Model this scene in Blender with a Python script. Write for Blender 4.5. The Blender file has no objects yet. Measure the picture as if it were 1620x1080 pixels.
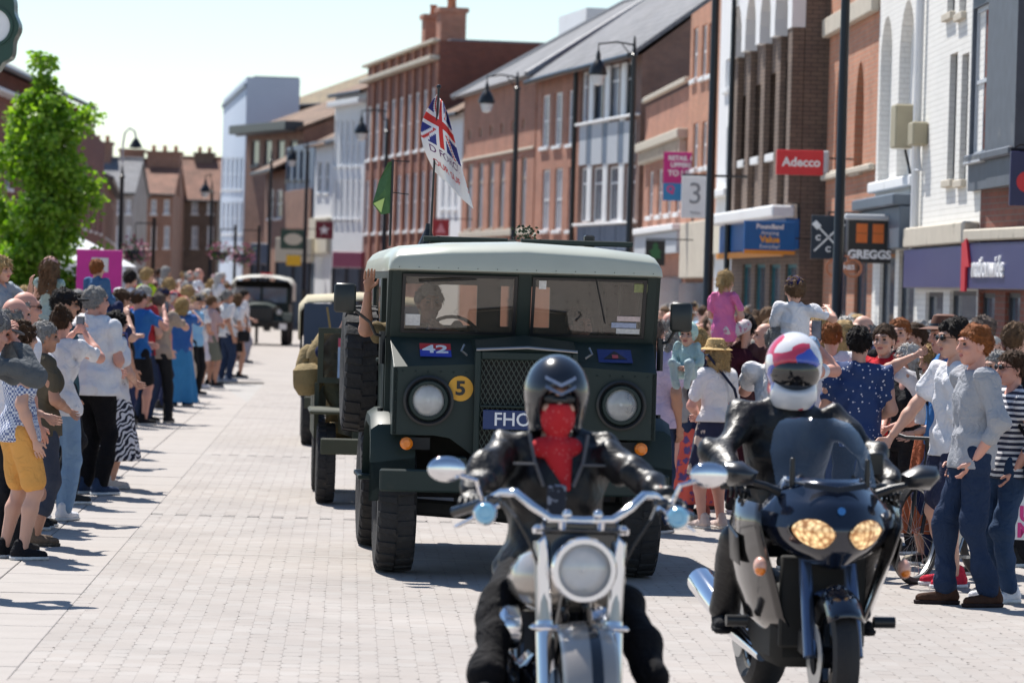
import bpy, bmesh, math, random
import numpy as np
from mathutils import Vector, Matrix, Euler
from mathutils.geometry import tessellate_polygon
SC = bpy.context.scene
COL = SC.collection
R_ = math.radians
# ---------------------------------------------------------------- camera
FPX, CAMH, ROLL, VH = 6075.0, 1.96, R_(1.6), -85.0     # focal length in photo pixels, eye height, roll, horizon row
cam_data = bpy.data.cameras.new('camera')
cam_data.lens = 135; cam_data.sensor_width = 36; cam_data.clip_end = 5000; cam_data.clip_start = 0.5
cam_data.dof.use_dof = True; cam_data.dof.focus_distance = 26.0; cam_data.dof.aperture_fstop = 4.0
cam_data.dof.aperture_blades = 9
cam = bpy.data.objects.new('camera', cam_data); COL.objects.link(cam)
rot = Euler((math.pi/2 - math.atan(-VH/FPX), 0, 0)).to_matrix() @ Matrix.Rotation(ROLL, 3, 'Z')
cam.matrix_world = Matrix.Translation((0, 0, CAMH)) @ rot.to_4x4()
SC.camera = cam
# ---------------------------------------------------------------- sky and sun
SUN = Vector((-0.50, 0.86, 0)).normalized() * math.cos(R_(58)) + Vector((0, 0, math.sin(R_(58))))
wd = bpy.data.worlds.new('World'); SC.world = wd; wd.use_nodes = True
nt = wd.node_tree
bg = nt.nodes['Background']; sky = nt.nodes.new('ShaderNodeTexSky'); sky.sky_type = 'NISHITA'
sky.sun_disc = False; sky.sun_elevation = R_(58); sky.sun_rotation = math.atan2(SUN.x, SUN.y)
sky.air_density = 1.0; sky.dust_density = 0.0; sky.ozone_density = 1.6
nt.links.new(sky.outputs[0], bg.inputs[0]); bg.inputs[1].default_value = 0.09
sl = bpy.data.lights.new('sun', 'SUN'); sl.energy = 5.0; sl.angle = R_(0.53); sl.color = (1.0, 0.95, 0.88)
so = bpy.data.objects.new('sun', sl); COL.objects.link(so); so.rotation_euler = SUN.to_track_quat('Z', 'Y').to_euler()
SC.view_settings.view_transform = 'Standard'; SC.view_settings.look = 'None'
SC.cycles.use_denoising = True
SC.view_settings.gamma = 1; SC.view_settings.use_curve_mapping = False
SC.view_settings.exposure = 0.6
# ---------------------------------------------------------------- measuring helpers: photo pixel + distance -> place in the street
cr, sr = math.cos(ROLL), math.sin(ROLL)
def uv(x, y): return (x-810)*cr + (y-540)*sr, -(x-810)*sr + (y-540)*cr
def at(x, y, d):
    u, v = uv(x, y); return Vector((u*d/FPX, d, CAMH-(v-VH)*d/FPX))
def gd(x, y):                                   # ground point seen at a pixel
    u, v = uv(x, y); d = FPX*CAMH/(v-VH); return u*d/FPX, d
SLOPE = -0.0425                                  # street direction: X drifts left with distance
def rise(d):                                     # the street climbs a little towards the camera
    t = min(max((20.5-d)/6.0, 0), 1); return 0.06*t*t*(3-2*t)
# ---------------------------------------------------------------- materials
MC = {}
def mat(name, col, rough=.6, metal=0, var=.12, scale=6, bump=0, bscale=40, spec=.5, coat=0, dirt=None, sheen=0, trans=0, bdist=.02, bdistort=0):
    if name in MC: return MC[name]
    m = bpy.data.materials.new(name); m.use_nodes = True; t = m.node_tree; N = t.nodes; L = t.links
    b = N['Principled BSDF']; b.inputs['Roughness'].default_value = rough; b.inputs['Metallic'].default_value = metal
    b.inputs['Specular IOR Level'].default_value = spec; b.inputs['Coat Weight'].default_value = coat; b.inputs['Coat Roughness'].default_value = .06
    if sheen: b.inputs['Sheen Weight'].default_value = sheen
    tc = N.new('ShaderNodeTexCoord')
    nz = N.new('ShaderNodeTexNoise'); nz.inputs['Scale'].default_value = scale; nz.inputs['Detail'].default_value = 5
    L.new(tc.outputs['Object'], nz.inputs['Vector'])
    mx = N.new('ShaderNodeMix'); mx.data_type = 'RGBA'
    c = Vector(col[:3]); mx.inputs[6].default_value = (*(c*(1-var)), 1); mx.inputs[7].default_value = (*[min(1, q*(1+var)) for q in c], 1)
    L.new(nz.outputs['Fac'], mx.inputs[0]); out = mx.outputs[2]
    if dirt:
        n2 = N.new('ShaderNodeTexNoise'); n2.inputs['Scale'].default_value = dirt[1]; n2.inputs['Detail'].default_value = 8; n2.inputs['Roughness'].default_value = .7
        L.new(tc.outputs['Object'], n2.inputs['Vector'])
        rp = N.new('ShaderNodeMapRange'); rp.inputs[1].default_value = dirt[2]; rp.inputs[2].default_value = dirt[2]+.18
        L.new(n2.outputs['Fac'], rp.inputs[0])
        m2 = N.new('ShaderNodeMix'); m2.data_type = 'RGBA'; m2.inputs[7].default_value = (*dirt[0], 1)
        L.new(rp.outputs[0], m2.inputs[0]); L.new(out, m2.inputs[6]); out = m2.outputs[2]
        ra = N.new('ShaderNodeMapRange'); ra.inputs[3].default_value = rough; ra.inputs[4].default_value = min(1, rough+.3); L.new(rp.outputs[0], ra.inputs[0]); L.new(ra.outputs[0], b.inputs['Roughness'])
    L.new(out, b.inputs['Base Color'])
    if bump:
        n3 = N.new('ShaderNodeTexNoise'); n3.inputs['Scale'].default_value = bscale; n3.inputs['Detail'].default_value = 4; n3.inputs['Distortion'].default_value = bdistort; L.new(tc.outputs['Object'], n3.inputs['Vector'])
        bp = N.new('ShaderNodeBump'); bp.inputs['Strength'].default_value = bump; bp.inputs['Distance'].default_value = bdist; L.new(n3.outputs['Fac'], bp.inputs['Height']); L.new(bp.outputs[0], b.inputs['Normal'])
    if trans:
        b.inputs['Transmission Weight'].default_value = trans
    MC[name] = m; return m
def brick(name, c1, c2, mortar, w=.225, h=.075, ms=.008, var=.25, bump=.5, painted=False, frac=.6):
    if name in MC: return MC[name]
    m = bpy.data.materials.new(name); m.use_nodes = True; t = m.node_tree; N = t.nodes; L = t.links; b = N['Principled BSDF']; b.inputs['Roughness'].default_value = .85
    tc = N.new('ShaderNodeTexCoord'); sp = N.new('ShaderNodeSeparateXYZ'); L.new(tc.outputs['Object'], sp.inputs[0])
    ad = N.new('ShaderNodeMath'); ad.operation = 'ADD'; L.new(sp.outputs[0], ad.inputs[0]); L.new(sp.outputs[1], ad.inputs[1])
    cb = N.new('ShaderNodeCombineXYZ'); L.new(ad.outputs[0], cb.inputs[0]); L.new(sp.outputs[2], cb.inputs[1])
    br = N.new('ShaderNodeTexBrick'); L.new(cb.outputs[0], br.inputs['Vector']); br.inputs['Scale'].default_value = 1
    br.inputs['Brick Width'].default_value = w; br.inputs['Row Height'].default_value = h; br.inputs['Mortar Size'].default_value = ms; br.inputs['Mortar Smooth'].default_value = .3
    br.inputs['Color1'].default_value = (*c1, 1); br.inputs['Color2'].default_value = (*c2, 1); br.inputs['Mortar'].default_value = (*mortar, 1)
    nz = N.new('ShaderNodeTexNoise'); nz.inputs['Scale'].default_value = .9; nz.inputs['Detail'].default_value = 9; nz.inputs['Roughness'].default_value = .7; L.new(tc.outputs['Object'], nz.inputs['Vector'])
    mr = N.new('ShaderNodeMapRange'); mr.inputs[1].default_value = .3; mr.inputs[2].default_value = .7; mr.inputs[3].default_value = 1-var; mr.inputs[4].default_value = 1+var; L.new(nz.outputs['Fac'], mr.inputs[0])
    hs = N.new('ShaderNodeHueSaturation'); L.new(br.outputs['Color'], hs.inputs['Color']); L.new(mr.outputs[0], hs.inputs['Value']); L.new(hs.outputs[0], b.inputs['Base Color'])
    bp = N.new('ShaderNodeBump'); bp.invert = True; bp.inputs['Strength'].default_value = bump; bp.inputs['Distance'].default_value = .012; L.new(br.outputs['Fac'], bp.inputs['Height']); L.new(bp.outputs[0], b.inputs['Normal'])
    MC[name] = m; return m
def glass(name, tint=(.9, .95, .93), refl=.12, rough=.02, alpha=.85, dust=0, dustc=(.4, .33, .25)):
    if name in MC: return MC[name]
    m = bpy.data.materials.new(name); m.use_nodes = True; t = m.node_tree; N = t.nodes; L = t.links; N.remove(N['Principled BSDF'])
    tr = N.new('ShaderNodeBsdfTransparent'); tr.inputs[0].default_value = (*[q*alpha for q in tint], 1)
    gl = N.new('ShaderNodeBsdfGlossy'); gl.inputs['Roughness'].default_value = rough
    fr = N.new('ShaderNodeFresnel'); fr.inputs[0].default_value = 1.5
    ad = N.new('ShaderNodeMath'); ad.operation = 'ADD'; ad.inputs[1].default_value = refl; L.new(fr.outputs[0], ad.inputs[0])
    mx = N.new('ShaderNodeMixShader'); L.new(ad.outputs[0], mx.inputs[0]); L.new(tr.outputs[0], mx.inputs[1]); L.new(gl.outputs[0], mx.inputs[2])
    out = mx.outputs[0]
    if dust:
        df = N.new('ShaderNodeBsdfDiffuse'); df.inputs[0].default_value = (*dustc, 1); tc = N.new('ShaderNodeTexCoord'); n = N.new('ShaderNodeTexNoise'); n.inputs['Scale'].default_value = 5; n.inputs['Detail'].default_value = 8; L.new(tc.outputs['Object'], n.inputs['Vector'])
        mr = N.new('ShaderNodeMapRange'); mr.inputs[1].default_value = .3; mr.inputs[2].default_value = .75; mr.inputs[3].default_value = dust*.5; mr.inputs[4].default_value = dust*1.6; L.new(n.outputs[0], mr.inputs[0])
        m3 = N.new('ShaderNodeMixShader'); L.new(mr.outputs[0], m3.inputs[0]); L.new(out, m3.inputs[1]); L.new(df.outputs[0], m3.inputs[2]); out = m3.outputs[0]
    L.new(out, N['Material Output'].inputs[0]); MC[name] = m; return m
def pattern(name, kind, ca, cb, scale, rough=.85, cc=None):
    """printed cloth: checks, stripes, dots, zebra, flowers"""
    if name in MC: return MC[name]
    m = bpy.data.materials.new(name); m.use_nodes = True; t = m.node_tree; N = t.nodes; L = t.links; b = N['Principled BSDF']; b.inputs['Roughness'].default_value = rough
    tc = N.new('ShaderNodeTexCoord'); vec = tc.outputs['Object']
    def ramp(src, pts):
        r = N.new('ShaderNodeValToRGB'); r.color_ramp.interpolation = 'CONSTANT'; el = r.color_ramp.elements
        el[0].position = pts[0][0]; el[0].color = (*pts[0][1], 1); el[1].position = pts[1][0]; el[1].color = (*pts[1][1], 1)
        for p, c in pts[2:]:
            e = el.new(p); e.color = (*c, 1)
        L.new(src, r.inputs[0]); return r.outputs[0]
    if kind == 'stripes':
        w = N.new('ShaderNodeTexWave'); w.bands_direction = 'Z'; w.inputs['Scale'].default_value = scale; w.inputs['Distortion'].default_value = .4; L.new(vec, w.inputs[0]); o = ramp(w.outputs['Fac'], [(0, ca), (.55, cb)])
    elif kind == 'zebra':
        w = N.new('ShaderNodeTexWave'); w.bands_direction = 'DIAGONAL'; w.inputs['Scale'].default_value = scale; w.inputs['Distortion'].default_value = 9; w.inputs['Detail'].default_value = 1.5; w.inputs['Detail Scale'].default_value = 1.2; L.new(vec, w.inputs[0]); o = ramp(w.outputs['Fac'], [(0, ca), (.5, cb)])
    elif kind == 'dots':
        v = N.new('ShaderNodeTexVoronoi'); v.inputs['Scale'].default_value = scale; L.new(vec, v.inputs['Vector']); o = ramp(v.outputs['Distance'], [(0, cb), (.2, ca)])
    elif kind == 'flowers':
        v = N.new('ShaderNodeTexVoronoi'); v.inputs['Scale'].default_value = scale; L.new(vec, v.inputs['Vector'])
        n = N.new('ShaderNodeTexNoise'); n.inputs['Scale'].default_value = scale*2.5; L.new(vec, n.inputs['Vector'])
        a = N.new('ShaderNodeMath'); a.operation = 'ADD'; L.new(v.outputs['Distance'], a.inputs[0]); L.new(n.outputs['Fac'], a.inputs[1])
        o = ramp(a.outputs[0], [(0, cb), (.80, cc or ca), (.88, ca), (1.05, cc or ca), (1.09, ca)])
    else:
        c = N.new('ShaderNodeTexChecker'); c.inputs['Scale'].default_value = scale; c.inputs['Color1'].default_value = (*ca, 1); c.inputs['Color2'].default_value = (*cb, 1); L.new(vec, c.inputs[0]); o = c.outputs[0]
    L.new(o, b.inputs['Base Color']); MC[name] = m; return m
def cloth(col, rough=.85): return mat('cloth_%d_%d_%d' % tuple(int(q*255) for q in col), col, rough, var=.10, scale=9, bump=.75, bscale=10, spec=.15, bdist=.035, bdistort=1.6)
def rubber(): return mat('tyre rubber', (.022, .022, .024), .8, var=.3, scale=12, bump=.3, dirt=((.07, .062, .052), 9, .56))
# ---------------------------------------------------------------- mesh helpers
class MB:
    def __init__(s): s.v = []; s.f = []; s.m = []
    def add(s, V, F, M=None, mi=0):
        o = len(s.v)
        for p in V: s.v.append(tuple(M @ Vector(p)) if M is not None else tuple(p))
        for q in F: s.f.append([i+o for i in q]); s.m.append(mi)
        return s
    def box(s, x0, x1, y0, y1, z0, z1, bev=0, M=None, mi=0):
        if x0 > x1: x0, x1 = x1, x0
        if y0 > y1: y0, y1 = y1, y0
        if z0 > z1: z0, z1 = z1, z0
        b = min(bev, (x1-x0)*.45, (y1-y0)*.45, (z1-z0)*.45)
        if b <= 0:
            V = [(x, y, z) for z in (z0, z1) for y in (y0, y1) for x in (x0, x1)]
            return s.add(V, [(0, 2, 3, 1), (4, 5, 7, 6), (0, 1, 5, 4), (2, 6, 7, 3), (0, 4, 6, 2), (1, 3, 7, 5)], M, mi)
        V = []; I = {}
        for sx in (0, 1):
            for sy in (0, 1):
                for sz in (0, 1):
                    X, Y, Z = (x0, x1)[sx], (y0, y1)[sy], (z0, z1)[sz]; dx, dy, dz = b*(1-2*sx), b*(1-2*sy), b*(1-2*sz)
                    for a, p in enumerate(((X, Y+dy, Z+dz), (X+dx, Y, Z+dz), (X+dx, Y+dy, Z))): I[sx, sy, sz, a] = len(V); V.append(p)
        F = []
        def orient(q):
            c = Vector(((x0+x1)/2, (y0+y1)/2, (z0+z1)/2)); P = [Vector(V[i]) for i in q]; n = (P[1]-P[0]).cross(P[2]-P[0])
            F.append(q if n.dot(sum(P, Vector())/len(P)-c) > 0 else q[::-1])
        for t in (0, 1):
            orient([I[t, 0, 0, 0], I[t, 1, 0, 0], I[t, 1, 1, 0], I[t, 0, 1, 0]]); orient([I[0, t, 0, 1], I[1, t, 0, 1], I[1, t, 1, 1], I[0, t, 1, 1]]); orient([I[0, 0, t, 2], I[1, 0, t, 2], I[1, 1, t, 2], I[0, 1, t, 2]])
        for p in (0, 1):
            for q in (0, 1):
                orient([I[p, q, 0, 0], I[p, q, 1, 0], I[p, q, 1, 1], I[p, q, 0, 1]]); orient([I[p, 0, q, 0], I[p, 1, q, 0], I[p, 1, q, 2], I[p, 0, q, 2]]); orient([I[0, p, q, 1], I[1, p, q, 1], I[1, p, q, 2], I[0, p, q, 2]])
        for a in (0, 1):
            for c in (0, 1):
                for e in (0, 1): orient([I[a, c, e, 0], I[a, c, e, 1], I[a, c, e, 2]])
        return s.add(V, F, M, mi)
    def tube(s, pts, r, n=8, M=None, mi=0, cap=True):
        P = [Vector(p) for p in pts]; k = len(P); rr = r if isinstance(r, (list, tuple)) else [r]*k
        V = []; up = None
        for i in range(k):
            t = (P[min(i+1, k-1)]-P[max(i-1, 0)])
            if t.length < 1e-9: t = Vector((0, 0, 1))
            t.normalize()
            if up is None: up = Vector((0, 0, 1)) if abs(t.z) < .9 else Vector((1, 0, 0))
            a = t.cross(up).normalized(); up = a.cross(t).normalized()
            for j in range(n):
                q = 2*math.pi*j/n; V.append(P[i]+(a*math.cos(q)+up*math.sin(q))*rr[i])
        F = [(i*n+j, i*n+(j+1) % n, (i+1)*n+(j+1) % n, (i+1)*n+j) for i in range(k-1) for j in range(n)]
        F = [q[::-1] for q in F]
        if cap: F += [tuple(range(n)), tuple(range((k-1)*n, k*n))[::-1]]
        return s.add(V, F, M, mi)
    def lathe(s, prof, n=24, M=None, mi=0, axis='Z', a0=0, a1=2*math.pi):
        full = abs(a1-a0-2*math.pi) < 1e-6; k = n if full else n+1; V = []
        for r, z in prof:
            for j in range(k):
                q = a0+(a1-a0)*j/n; x, y = r*math.cos(q), r*math.sin(q)
                V.append((x, y, z) if axis == 'Z' else ((z, x, y) if axis == 'X' else (x, -z, y)))
        F = []
        for i in range(len(prof)-1):
            for j in range(n):
                j2 = (j+1) % k; F.append((i*k+j, i*k+j2, (i+1)*k+j2, (i+1)*k+j))
        return s.add(V, F, M, mi)
    def prism(s, poly, t0, t1, plane='XZ', M=None, mi=0, holes=()):
        """polygon (with holes) in a plane, thickened from t0 to t1 along the plane's normal axis"""
        mp = {'XZ': lambda a, b, t: (a, t, b), 'XY': lambda a, b, t: (a, b, t), 'YZ': lambda a, b, t: (t, a, b)}[plane]
        loops = [list(poly)]+[list(h) for h in holes]; fl = [p for l in loops for p in l]; n = len(fl)
        tri = tessellate_polygon([[Vector((a, b, 0)) for a, b in l] for l in loops])
        V = [mp(a, b, t0) for a, b in fl]+[mp(a, b, t1) for a, b in fl]
        F = [tuple(t) for t in tri]+[tuple(i+n for i in t[::-1]) for t in tri]
        o = 0
        for l in loops:
            k = len(l)
            for i in range(k): j = (i+1) % k; F.append((o+i, o+j, o+j+n, o+i+n))
            o += k
        return s.add(V, F, M, mi)
    def loft(s, rings, M=None, mi=0, closed=True, cap=(False, False)):
        n = len(rings[0]); V = [p for r in rings for p in r]; F = []
        for i in range(len(rings)-1):
            for j in range(n if closed else n-1):
                j2 = (j+1) % n; F.append((i*n+j, i*n+j2, (i+1)*n+j2, (i+1)*n+j))
        if cap[0]: F.append(tuple(range(n))[::-1])
        if cap[1]: F.append(tuple(range((len(rings)-1)*n, len(rings)*n)))
        return s.add(V, F, M, mi)
    def ball(s, c, r, n=12, M=None, mi=0):
        rx, ry, rz = r if isinstance(r, (list, tuple)) else (r, r, r); k = max(4, n//2)
        rings = [[(c[0]+rx*math.sin(math.pi*i/k)*math.cos(2*math.pi*j/n), c[1]+ry*math.sin(math.pi*i/k)*math.sin(2*math.pi*j/n), c[2]-rz*math.cos(math.pi*i/k)) for j in range(n)] for i in range(k+1)]
        return s.loft(rings, M, mi)
    def build(s, name, mats, parent=None, smooth=False, recalc=True, bevel=0):
        me = bpy.data.meshes.new(name); me.from_pydata(s.v, [], s.f)
        mats = mats if isinstance(mats, (list, tuple)) else [mats]
        for q in mats: me.materials.append(q)
        if len(mats) > 1: me.polygons.foreach_set('material_index', s.m)
        if recalc:
            bm = bmesh.new(); bm.from_mesh(me); bmesh.ops.remove_doubles(bm, verts=bm.verts, dist=1e-5); bmesh.ops.recalc_face_normals(bm, faces=bm.faces); bm.to_mesh(me); bm.free()
        if smooth:
            me.polygons.foreach_set('use_smooth', [True]*len(me.polygons))
            if smooth != 'all':
                try: me.set_sharp_from_angle(angle=R_(smooth if not isinstance(smooth, bool) else 38))
                except Exception: pass
        o = bpy.data.objects.new(name, me); COL.objects.link(o)
        if parent is not None: o.parent = parent
        if bevel:
            md = o.modifiers.new('edge', 'BEVEL'); md.width = bevel; md.segments = 2; md.limit_method = 'ANGLE'; md.angle_limit = R_(35)
        return o
def mb(): return MB()
def tag(o, label=None, cat=None, group=None, kind=None):
    if label: o['label'] = label
    if cat: o['category'] = cat
    if group: o['group'] = group
    if kind: o['kind'] = kind
    return o
def thing(name, label, cat, loc=(0, 0, 0), rz=0, group=None, parent=None):
    o = bpy.data.objects.new(name, None); COL.objects.link(o); o.location = loc; o.rotation_euler = (0, 0, rz); o.empty_display_size = .1
    return tag(o, label, cat, group)
def copy_tree(o, parent=None):
    c = o.copy(); COL.objects.link(c); c.parent = parent
    for ch in o.children: copy_tree(ch, c)
    return c
def text(name, body, size, material, parent, M, ext=.004, bold=0, align='CENTER', sx=1, shear=0):
    """raised lettering: text lies in its local XY plane, M places it under the parent"""
    cu = bpy.data.curves.new(name, 'FONT'); cu.body = body; cu.size = size; cu.extrude = ext; cu.offset = bold; cu.align_x = align; cu.align_y = 'CENTER'; cu.resolution_u = 3; cu.shear = shear
    tmp = bpy.data.objects.new(name, cu); me = bpy.data.meshes.new_from_object(tmp); bpy.data.objects.remove(tmp); me.materials.clear(); me.materials.append(material)
    o = bpy.data.objects.new(name, me); COL.objects.link(o); o.parent = parent
    o.matrix_basis = M @ Matrix.Diagonal((sx, 1, 1, 1)); return o
def face_M(loc, nrm, up=(0, 0, 1)):
    """matrix whose local z looks along nrm and local y is up"""
    z = Vector(nrm).normalized(); x = Vector(up).cross(z).normalized(); y = z.cross(x)
    return Matrix.Translation(loc) @ Matrix((x, y, z)).transposed().to_4x4()
rng = random.Random(7)
# ================================================================ ground
def sheet(name, pts, z, material, kind='structure', label=None):
    o = MB().add([(x, y, z) for x, y in pts], [tuple(range(len(pts)))]).build(name, material); tag(o, label, None, None, kind); return o
M_conc = mat('pale ground', (.34, .325, .31), .9, var=.15, scale=.6, bump=.2)
def sx(w, d): return w + SLOPE*(d-27)             # street coordinate -> X
# big ground sheet, climbing slightly towards the camera
g = MB(); ys = [-300, 5, 8, 11, 12, 13, 14, 15, 16, 17, 18, 19, 20, 20.6, 80, 400, 3000]; xs = [-1500, -40, 40, 1500]
g.add([(x, y, rise(y)-.03) for y in ys for x in xs], [(i*4+j, i*4+j+1, (i+1)*4+j+1, (i+1)*4+j) for i in range(len(ys)-1) for j in range(3)])
tag(g.build('ground', M_conc), kind='structure')
def paving_mat():
    m = bpy.data.materials.new('paving block'); m.use_nodes = True; t = m.node_tree; N = t.nodes; L = t.links; b = N['Principled BSDF']; b.inputs['Roughness'].default_value = .85
    ge = N.new('ShaderNodeNewGeometry'); oi = N.new('ShaderNodeObjectInfo'); ad = N.new('ShaderNodeMath'); L.new(ge.outputs['Random Per Island'], ad.inputs[0]); L.new(oi.outputs['Random'], ad.inputs[1])
    fr = N.new('ShaderNodeMath'); fr.operation = 'FRACT'; L.new(ad.outputs[0], fr.inputs[0])
    rp = N.new('ShaderNodeValToRGB'); e = rp.color_ramp.elements; e[0].color = (.325, .292, .268, 1); e[1].color = (.35, .322, .30, 1); q = e.new(.5); q.color = (.335, .303, .28, 1); q = e.new(.8); q.color = (.34, .312, .29, 1); L.new(fr.outputs[0], rp.inputs[0])
    tc = N.new('ShaderNodeNewGeometry'); n = N.new('ShaderNodeTexNoise'); n.inputs['Scale'].default_value = .7; n.inputs['Detail'].default_value = 8; n.inputs['Roughness'].default_value = .68; L.new(tc.outputs['Position'], n.inputs[0])
    mr = N.new('ShaderNodeMapRange'); mr.inputs[1].default_value = .3; mr.inputs[2].default_value = .7; mr.inputs[3].default_value = .84; mr.inputs[4].default_value = 1.1; L.new(n.outputs[0], mr.inputs[0])
    hs = N.new('ShaderNodeHueSaturation'); L.new(rp.outputs[0], hs.inputs['Color']); L.new(mr.outputs[0], hs.inputs['Value']); L.new(hs.outputs[0], b.inputs['Base Color'])
    n2 = N.new('ShaderNodeTexNoise'); n2.inputs['Scale'].default_value = 60; L.new(tc.outputs['Position'], n2.inputs[0]); bp = N.new('ShaderNodeBump'); bp.inputs['Strength'].default_value = .25; bp.inputs['Distance'].default_value = .004; L.new(n2.outputs[0], bp.inputs['Height']); L.new(bp.outputs[0], b.inputs['Normal'])
    return m
M_pave = paving_mat()
M_bed = mat('joint sand', (.07, .065, .06), .95, var=.3, scale=20)
M_far = brick('far paving', (.45, .415, .385), (.41, .375, .35), (.27, .25, .235), .1, .2, .006, .12, .2)
W0, W1 = -2.75, 6.4
D0, D1 = 18.4, 74.0
bed = sheet('road', [(sx(W0-.0, D0), D0), (sx(W1, D0), D0), (sx(W1, D1), D1), (sx(W0, D1), D1)], -.014, M_bed)
sheet('road_far', [(sx(W0-1, D1), D1), (sx(W1, D1), D1), (sx(-1, 400)-6, 300), (sx(-12, 400), 300)], .0, M_pave)
o = MB().add([(x, y, rise(y)-.004) for y in (8, 11, 13, 14, 15, 16, 17, 18, D0) for x in (-4, 8)], [(2*i, 2*i+1, 2*i+3, 2*i+2) for i in range(8)]).build('road_near', M_pave); tag(o, kind='structure')
# single paving blocks, 100 x 200 mm, running bond along the street; nipped corners leave dark dots
BW, BL, TH = .1, .2, .014
def block_tpl(c=.003, gp=.00022, ch=.0006):
    hx, hy = BW/2-gp, BL/2-gp
    def oct_(hx, hy, c): return [(-hx+c, -hy), (hx-c, -hy), (hx, -hy+c), (hx, hy-c), (hx-c, hy), (-hx+c, hy), (-hx, hy-c), (-hx, -hy+c)]
    V = [(x, y, 0) for x, y in oct_(hx-ch*.6, hy-ch*.6, c)]+[(x, y, -ch) for x, y in oct_(hx, hy, c)]
    return np.array(V)
tpl, tplb = block_tpl(), block_tpl(.021)
cols = np.arange(W0, W1-.02, BW); nrow = int((D1-D0)/BL)
cc, rr = np.meshgrid(np.arange(len(cols)), np.arange(nrow))
cc = cc.ravel(); rr = rr.ravel()
bw_ = cols[cc]+BW/2; bd = D0+BL*(rr+.5)+(cc % 2)*BL*.5
prng = np.random.RandomState(3)
keep = np.ones(len(cc), bool)
for dd in (27.45, 31.9, 43.0, 60.0): keep &= np.abs(bd-dd-.05*bw_*0) > .045      # drainage bands cross here
bw_, bd = bw_[keep], bd[keep]
bx = bw_+SLOPE*(bd-27); bz = prng.uniform(-.0003, .0002, len(bd))
u_, v_ = np.zeros(len(bx)), np.zeros(len(bx))
px_ = 810+FPX*bx/bd; inview = (px_ > -20) & (px_ < 1640) & (bd > 19.0)
order = np.argsort(bd+np.where(inview, 0, 1000)); near = set(order[:300].tolist())
CORN = np.array([0, 1, 1, 2, 2, 3, 3, 0]*2); variants = []
for k in range(6):
    msk = (prng.random_sample(4) < .27).astype(float)[CORN][:, None]; tv = tpl+msk*(tplb-tpl)
    me1 = bpy.data.meshes.new('paving_block'); me1.from_pydata([tuple(p) for p in tv], [], [tuple(range(8))]+[(i, i+8, (i+1) % 8+8, (i+1) % 8) for i in range(8)]); me1.materials.append(M_pave); variants.append(me1)
ang = math.atan(-SLOPE)
for i in sorted(near):
    o = bpy.data.objects.new('paving_block', variants[i % 6]); COL.objects.link(o); o.parent = bed; o.location = (bx[i], bd[i], bz[i]); o.rotation_euler = (prng.uniform(-.004, .004), prng.uniform(-.004, .004), ang)
rest = np.array([i for i in range(len(bx)) if i not in near])
def big_mesh(name, V, polys_loops, sizes, material, smooth=False):
    me = bpy.data.meshes.new(name); me.vertices.add(len(V)); me.vertices.foreach_set('co', V.astype(np.float32).ravel())
    me.loops.add(len(polys_loops)); me.loops.foreach_set('vertex_index', polys_loops.astype(np.int32)); me.polygons.add(len(sizes))
    st = np.concatenate([[0], np.cumsum(sizes)[:-1]]).astype(np.int32); me.polygons.foreach_set('loop_start', st)
    me.polygons.foreach_set('use_smooth', np.full(len(sizes), bool(smooth)))
    if material is not None: me.materials.append(material)
    me.update(calc_edges=True); return me
ca, sa = math.cos(ang), math.sin(ang); rot2 = lambda t: np.stack([t[:, 0]*ca-t[:, 1]*sa, t[:, 0]*sa+t[:, 1]*ca, t[:, 2]], 1); T, TB = rot2(tpl), rot2(tplb); MSK = (prng.random_sample((len(rest), 4)) < .27).astype(float)[:, CORN][:, :, None]
V = (T[None]+MSK*(TB-T)[None]+np.stack([bx[rest], bd[rest], bz[rest]], 1)[:, None]); tilt = prng.uniform(-.0025, .0025, (len(rest), 2)); V[:, :, 2] += T[None, :, 0]*tilt[:, :1]+T[None, :, 1]*tilt[:, 1:]
lp = list(range(8)); 
for i in range(8): lp += [i, i+8, (i+1) % 8+8, (i+1) % 8]
lp = np.array(lp); loops = (lp[None]+16*np.arange(len(rest))[:, None]).ravel(); sizes = np.tile([8]+[4]*8, len(rest))
o = bpy.data.objects.new('paving_blocks_beyond', big_mesh('paving', V.reshape(-1, 3), loops, sizes, M_pave)); COL.objects.link(o); o.parent = bed; tag(o, kind='stuff')
M_kerb = mat('pale kerb stone', (.36, .33, .305), .85, var=.12, scale=5, bump=.3)
for dd in (27.45, 31.9, 43.0, 60.0):
    m = MB(); xa, xb = sx(W0, dd), sx(W1, dd)
    n = 16
    for i in range(n): m.box(xa+(xb-xa)*i/n+.004, xa+(xb-xa)*(i+1)/n-.004, dd-.04, dd+.04, -.013, .0015, .003)
    m.build('drain_band', M_kerb, bed)
# flagstones along the left (spectators stand on them) and right
M_flag = mat('flagstone', (.345, .315, .292), .85, var=.14, scale=3, bump=.3)
def flags(name, w0, w1, d0, d1, fw, fl):
    b = sheet(name, [(sx(w0, d0), d0), (sx(w1, d0), d0), (sx(w1, d1), d1), (sx(w0, d1), d1)], -.013, M_bed)
    me = MB().box(-fw/2+.004, fw/2-.004, -fl/2+.004, fl/2-.004, -.02, .0, .004).build('flagstone', M_flag); mesh = me.data; bpy.data.objects.remove(me)
    k = 0
    for i in range(int((w1-w0)/fw)):
        for j in range(int((d1-d0)/fl)):
            w, d = w0+fw*(i+.5), d0+fl*(j+.5+.5*(i % 2)); X = sx(w, d)
            if not -220 < 810+FPX*X/d < 1680: continue
            o = bpy.data.objects.new('flagstone', mesh); COL.objects.link(o); o.parent = b; o.location = (X, d, rng.uniform(-.002, .001)); o.rotation_euler = (0, 0, ang); k += 1
            if k >= 300: return
flags('pavement_left', -4.55, -2.75, 16.9, 62, .6, .75)
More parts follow.
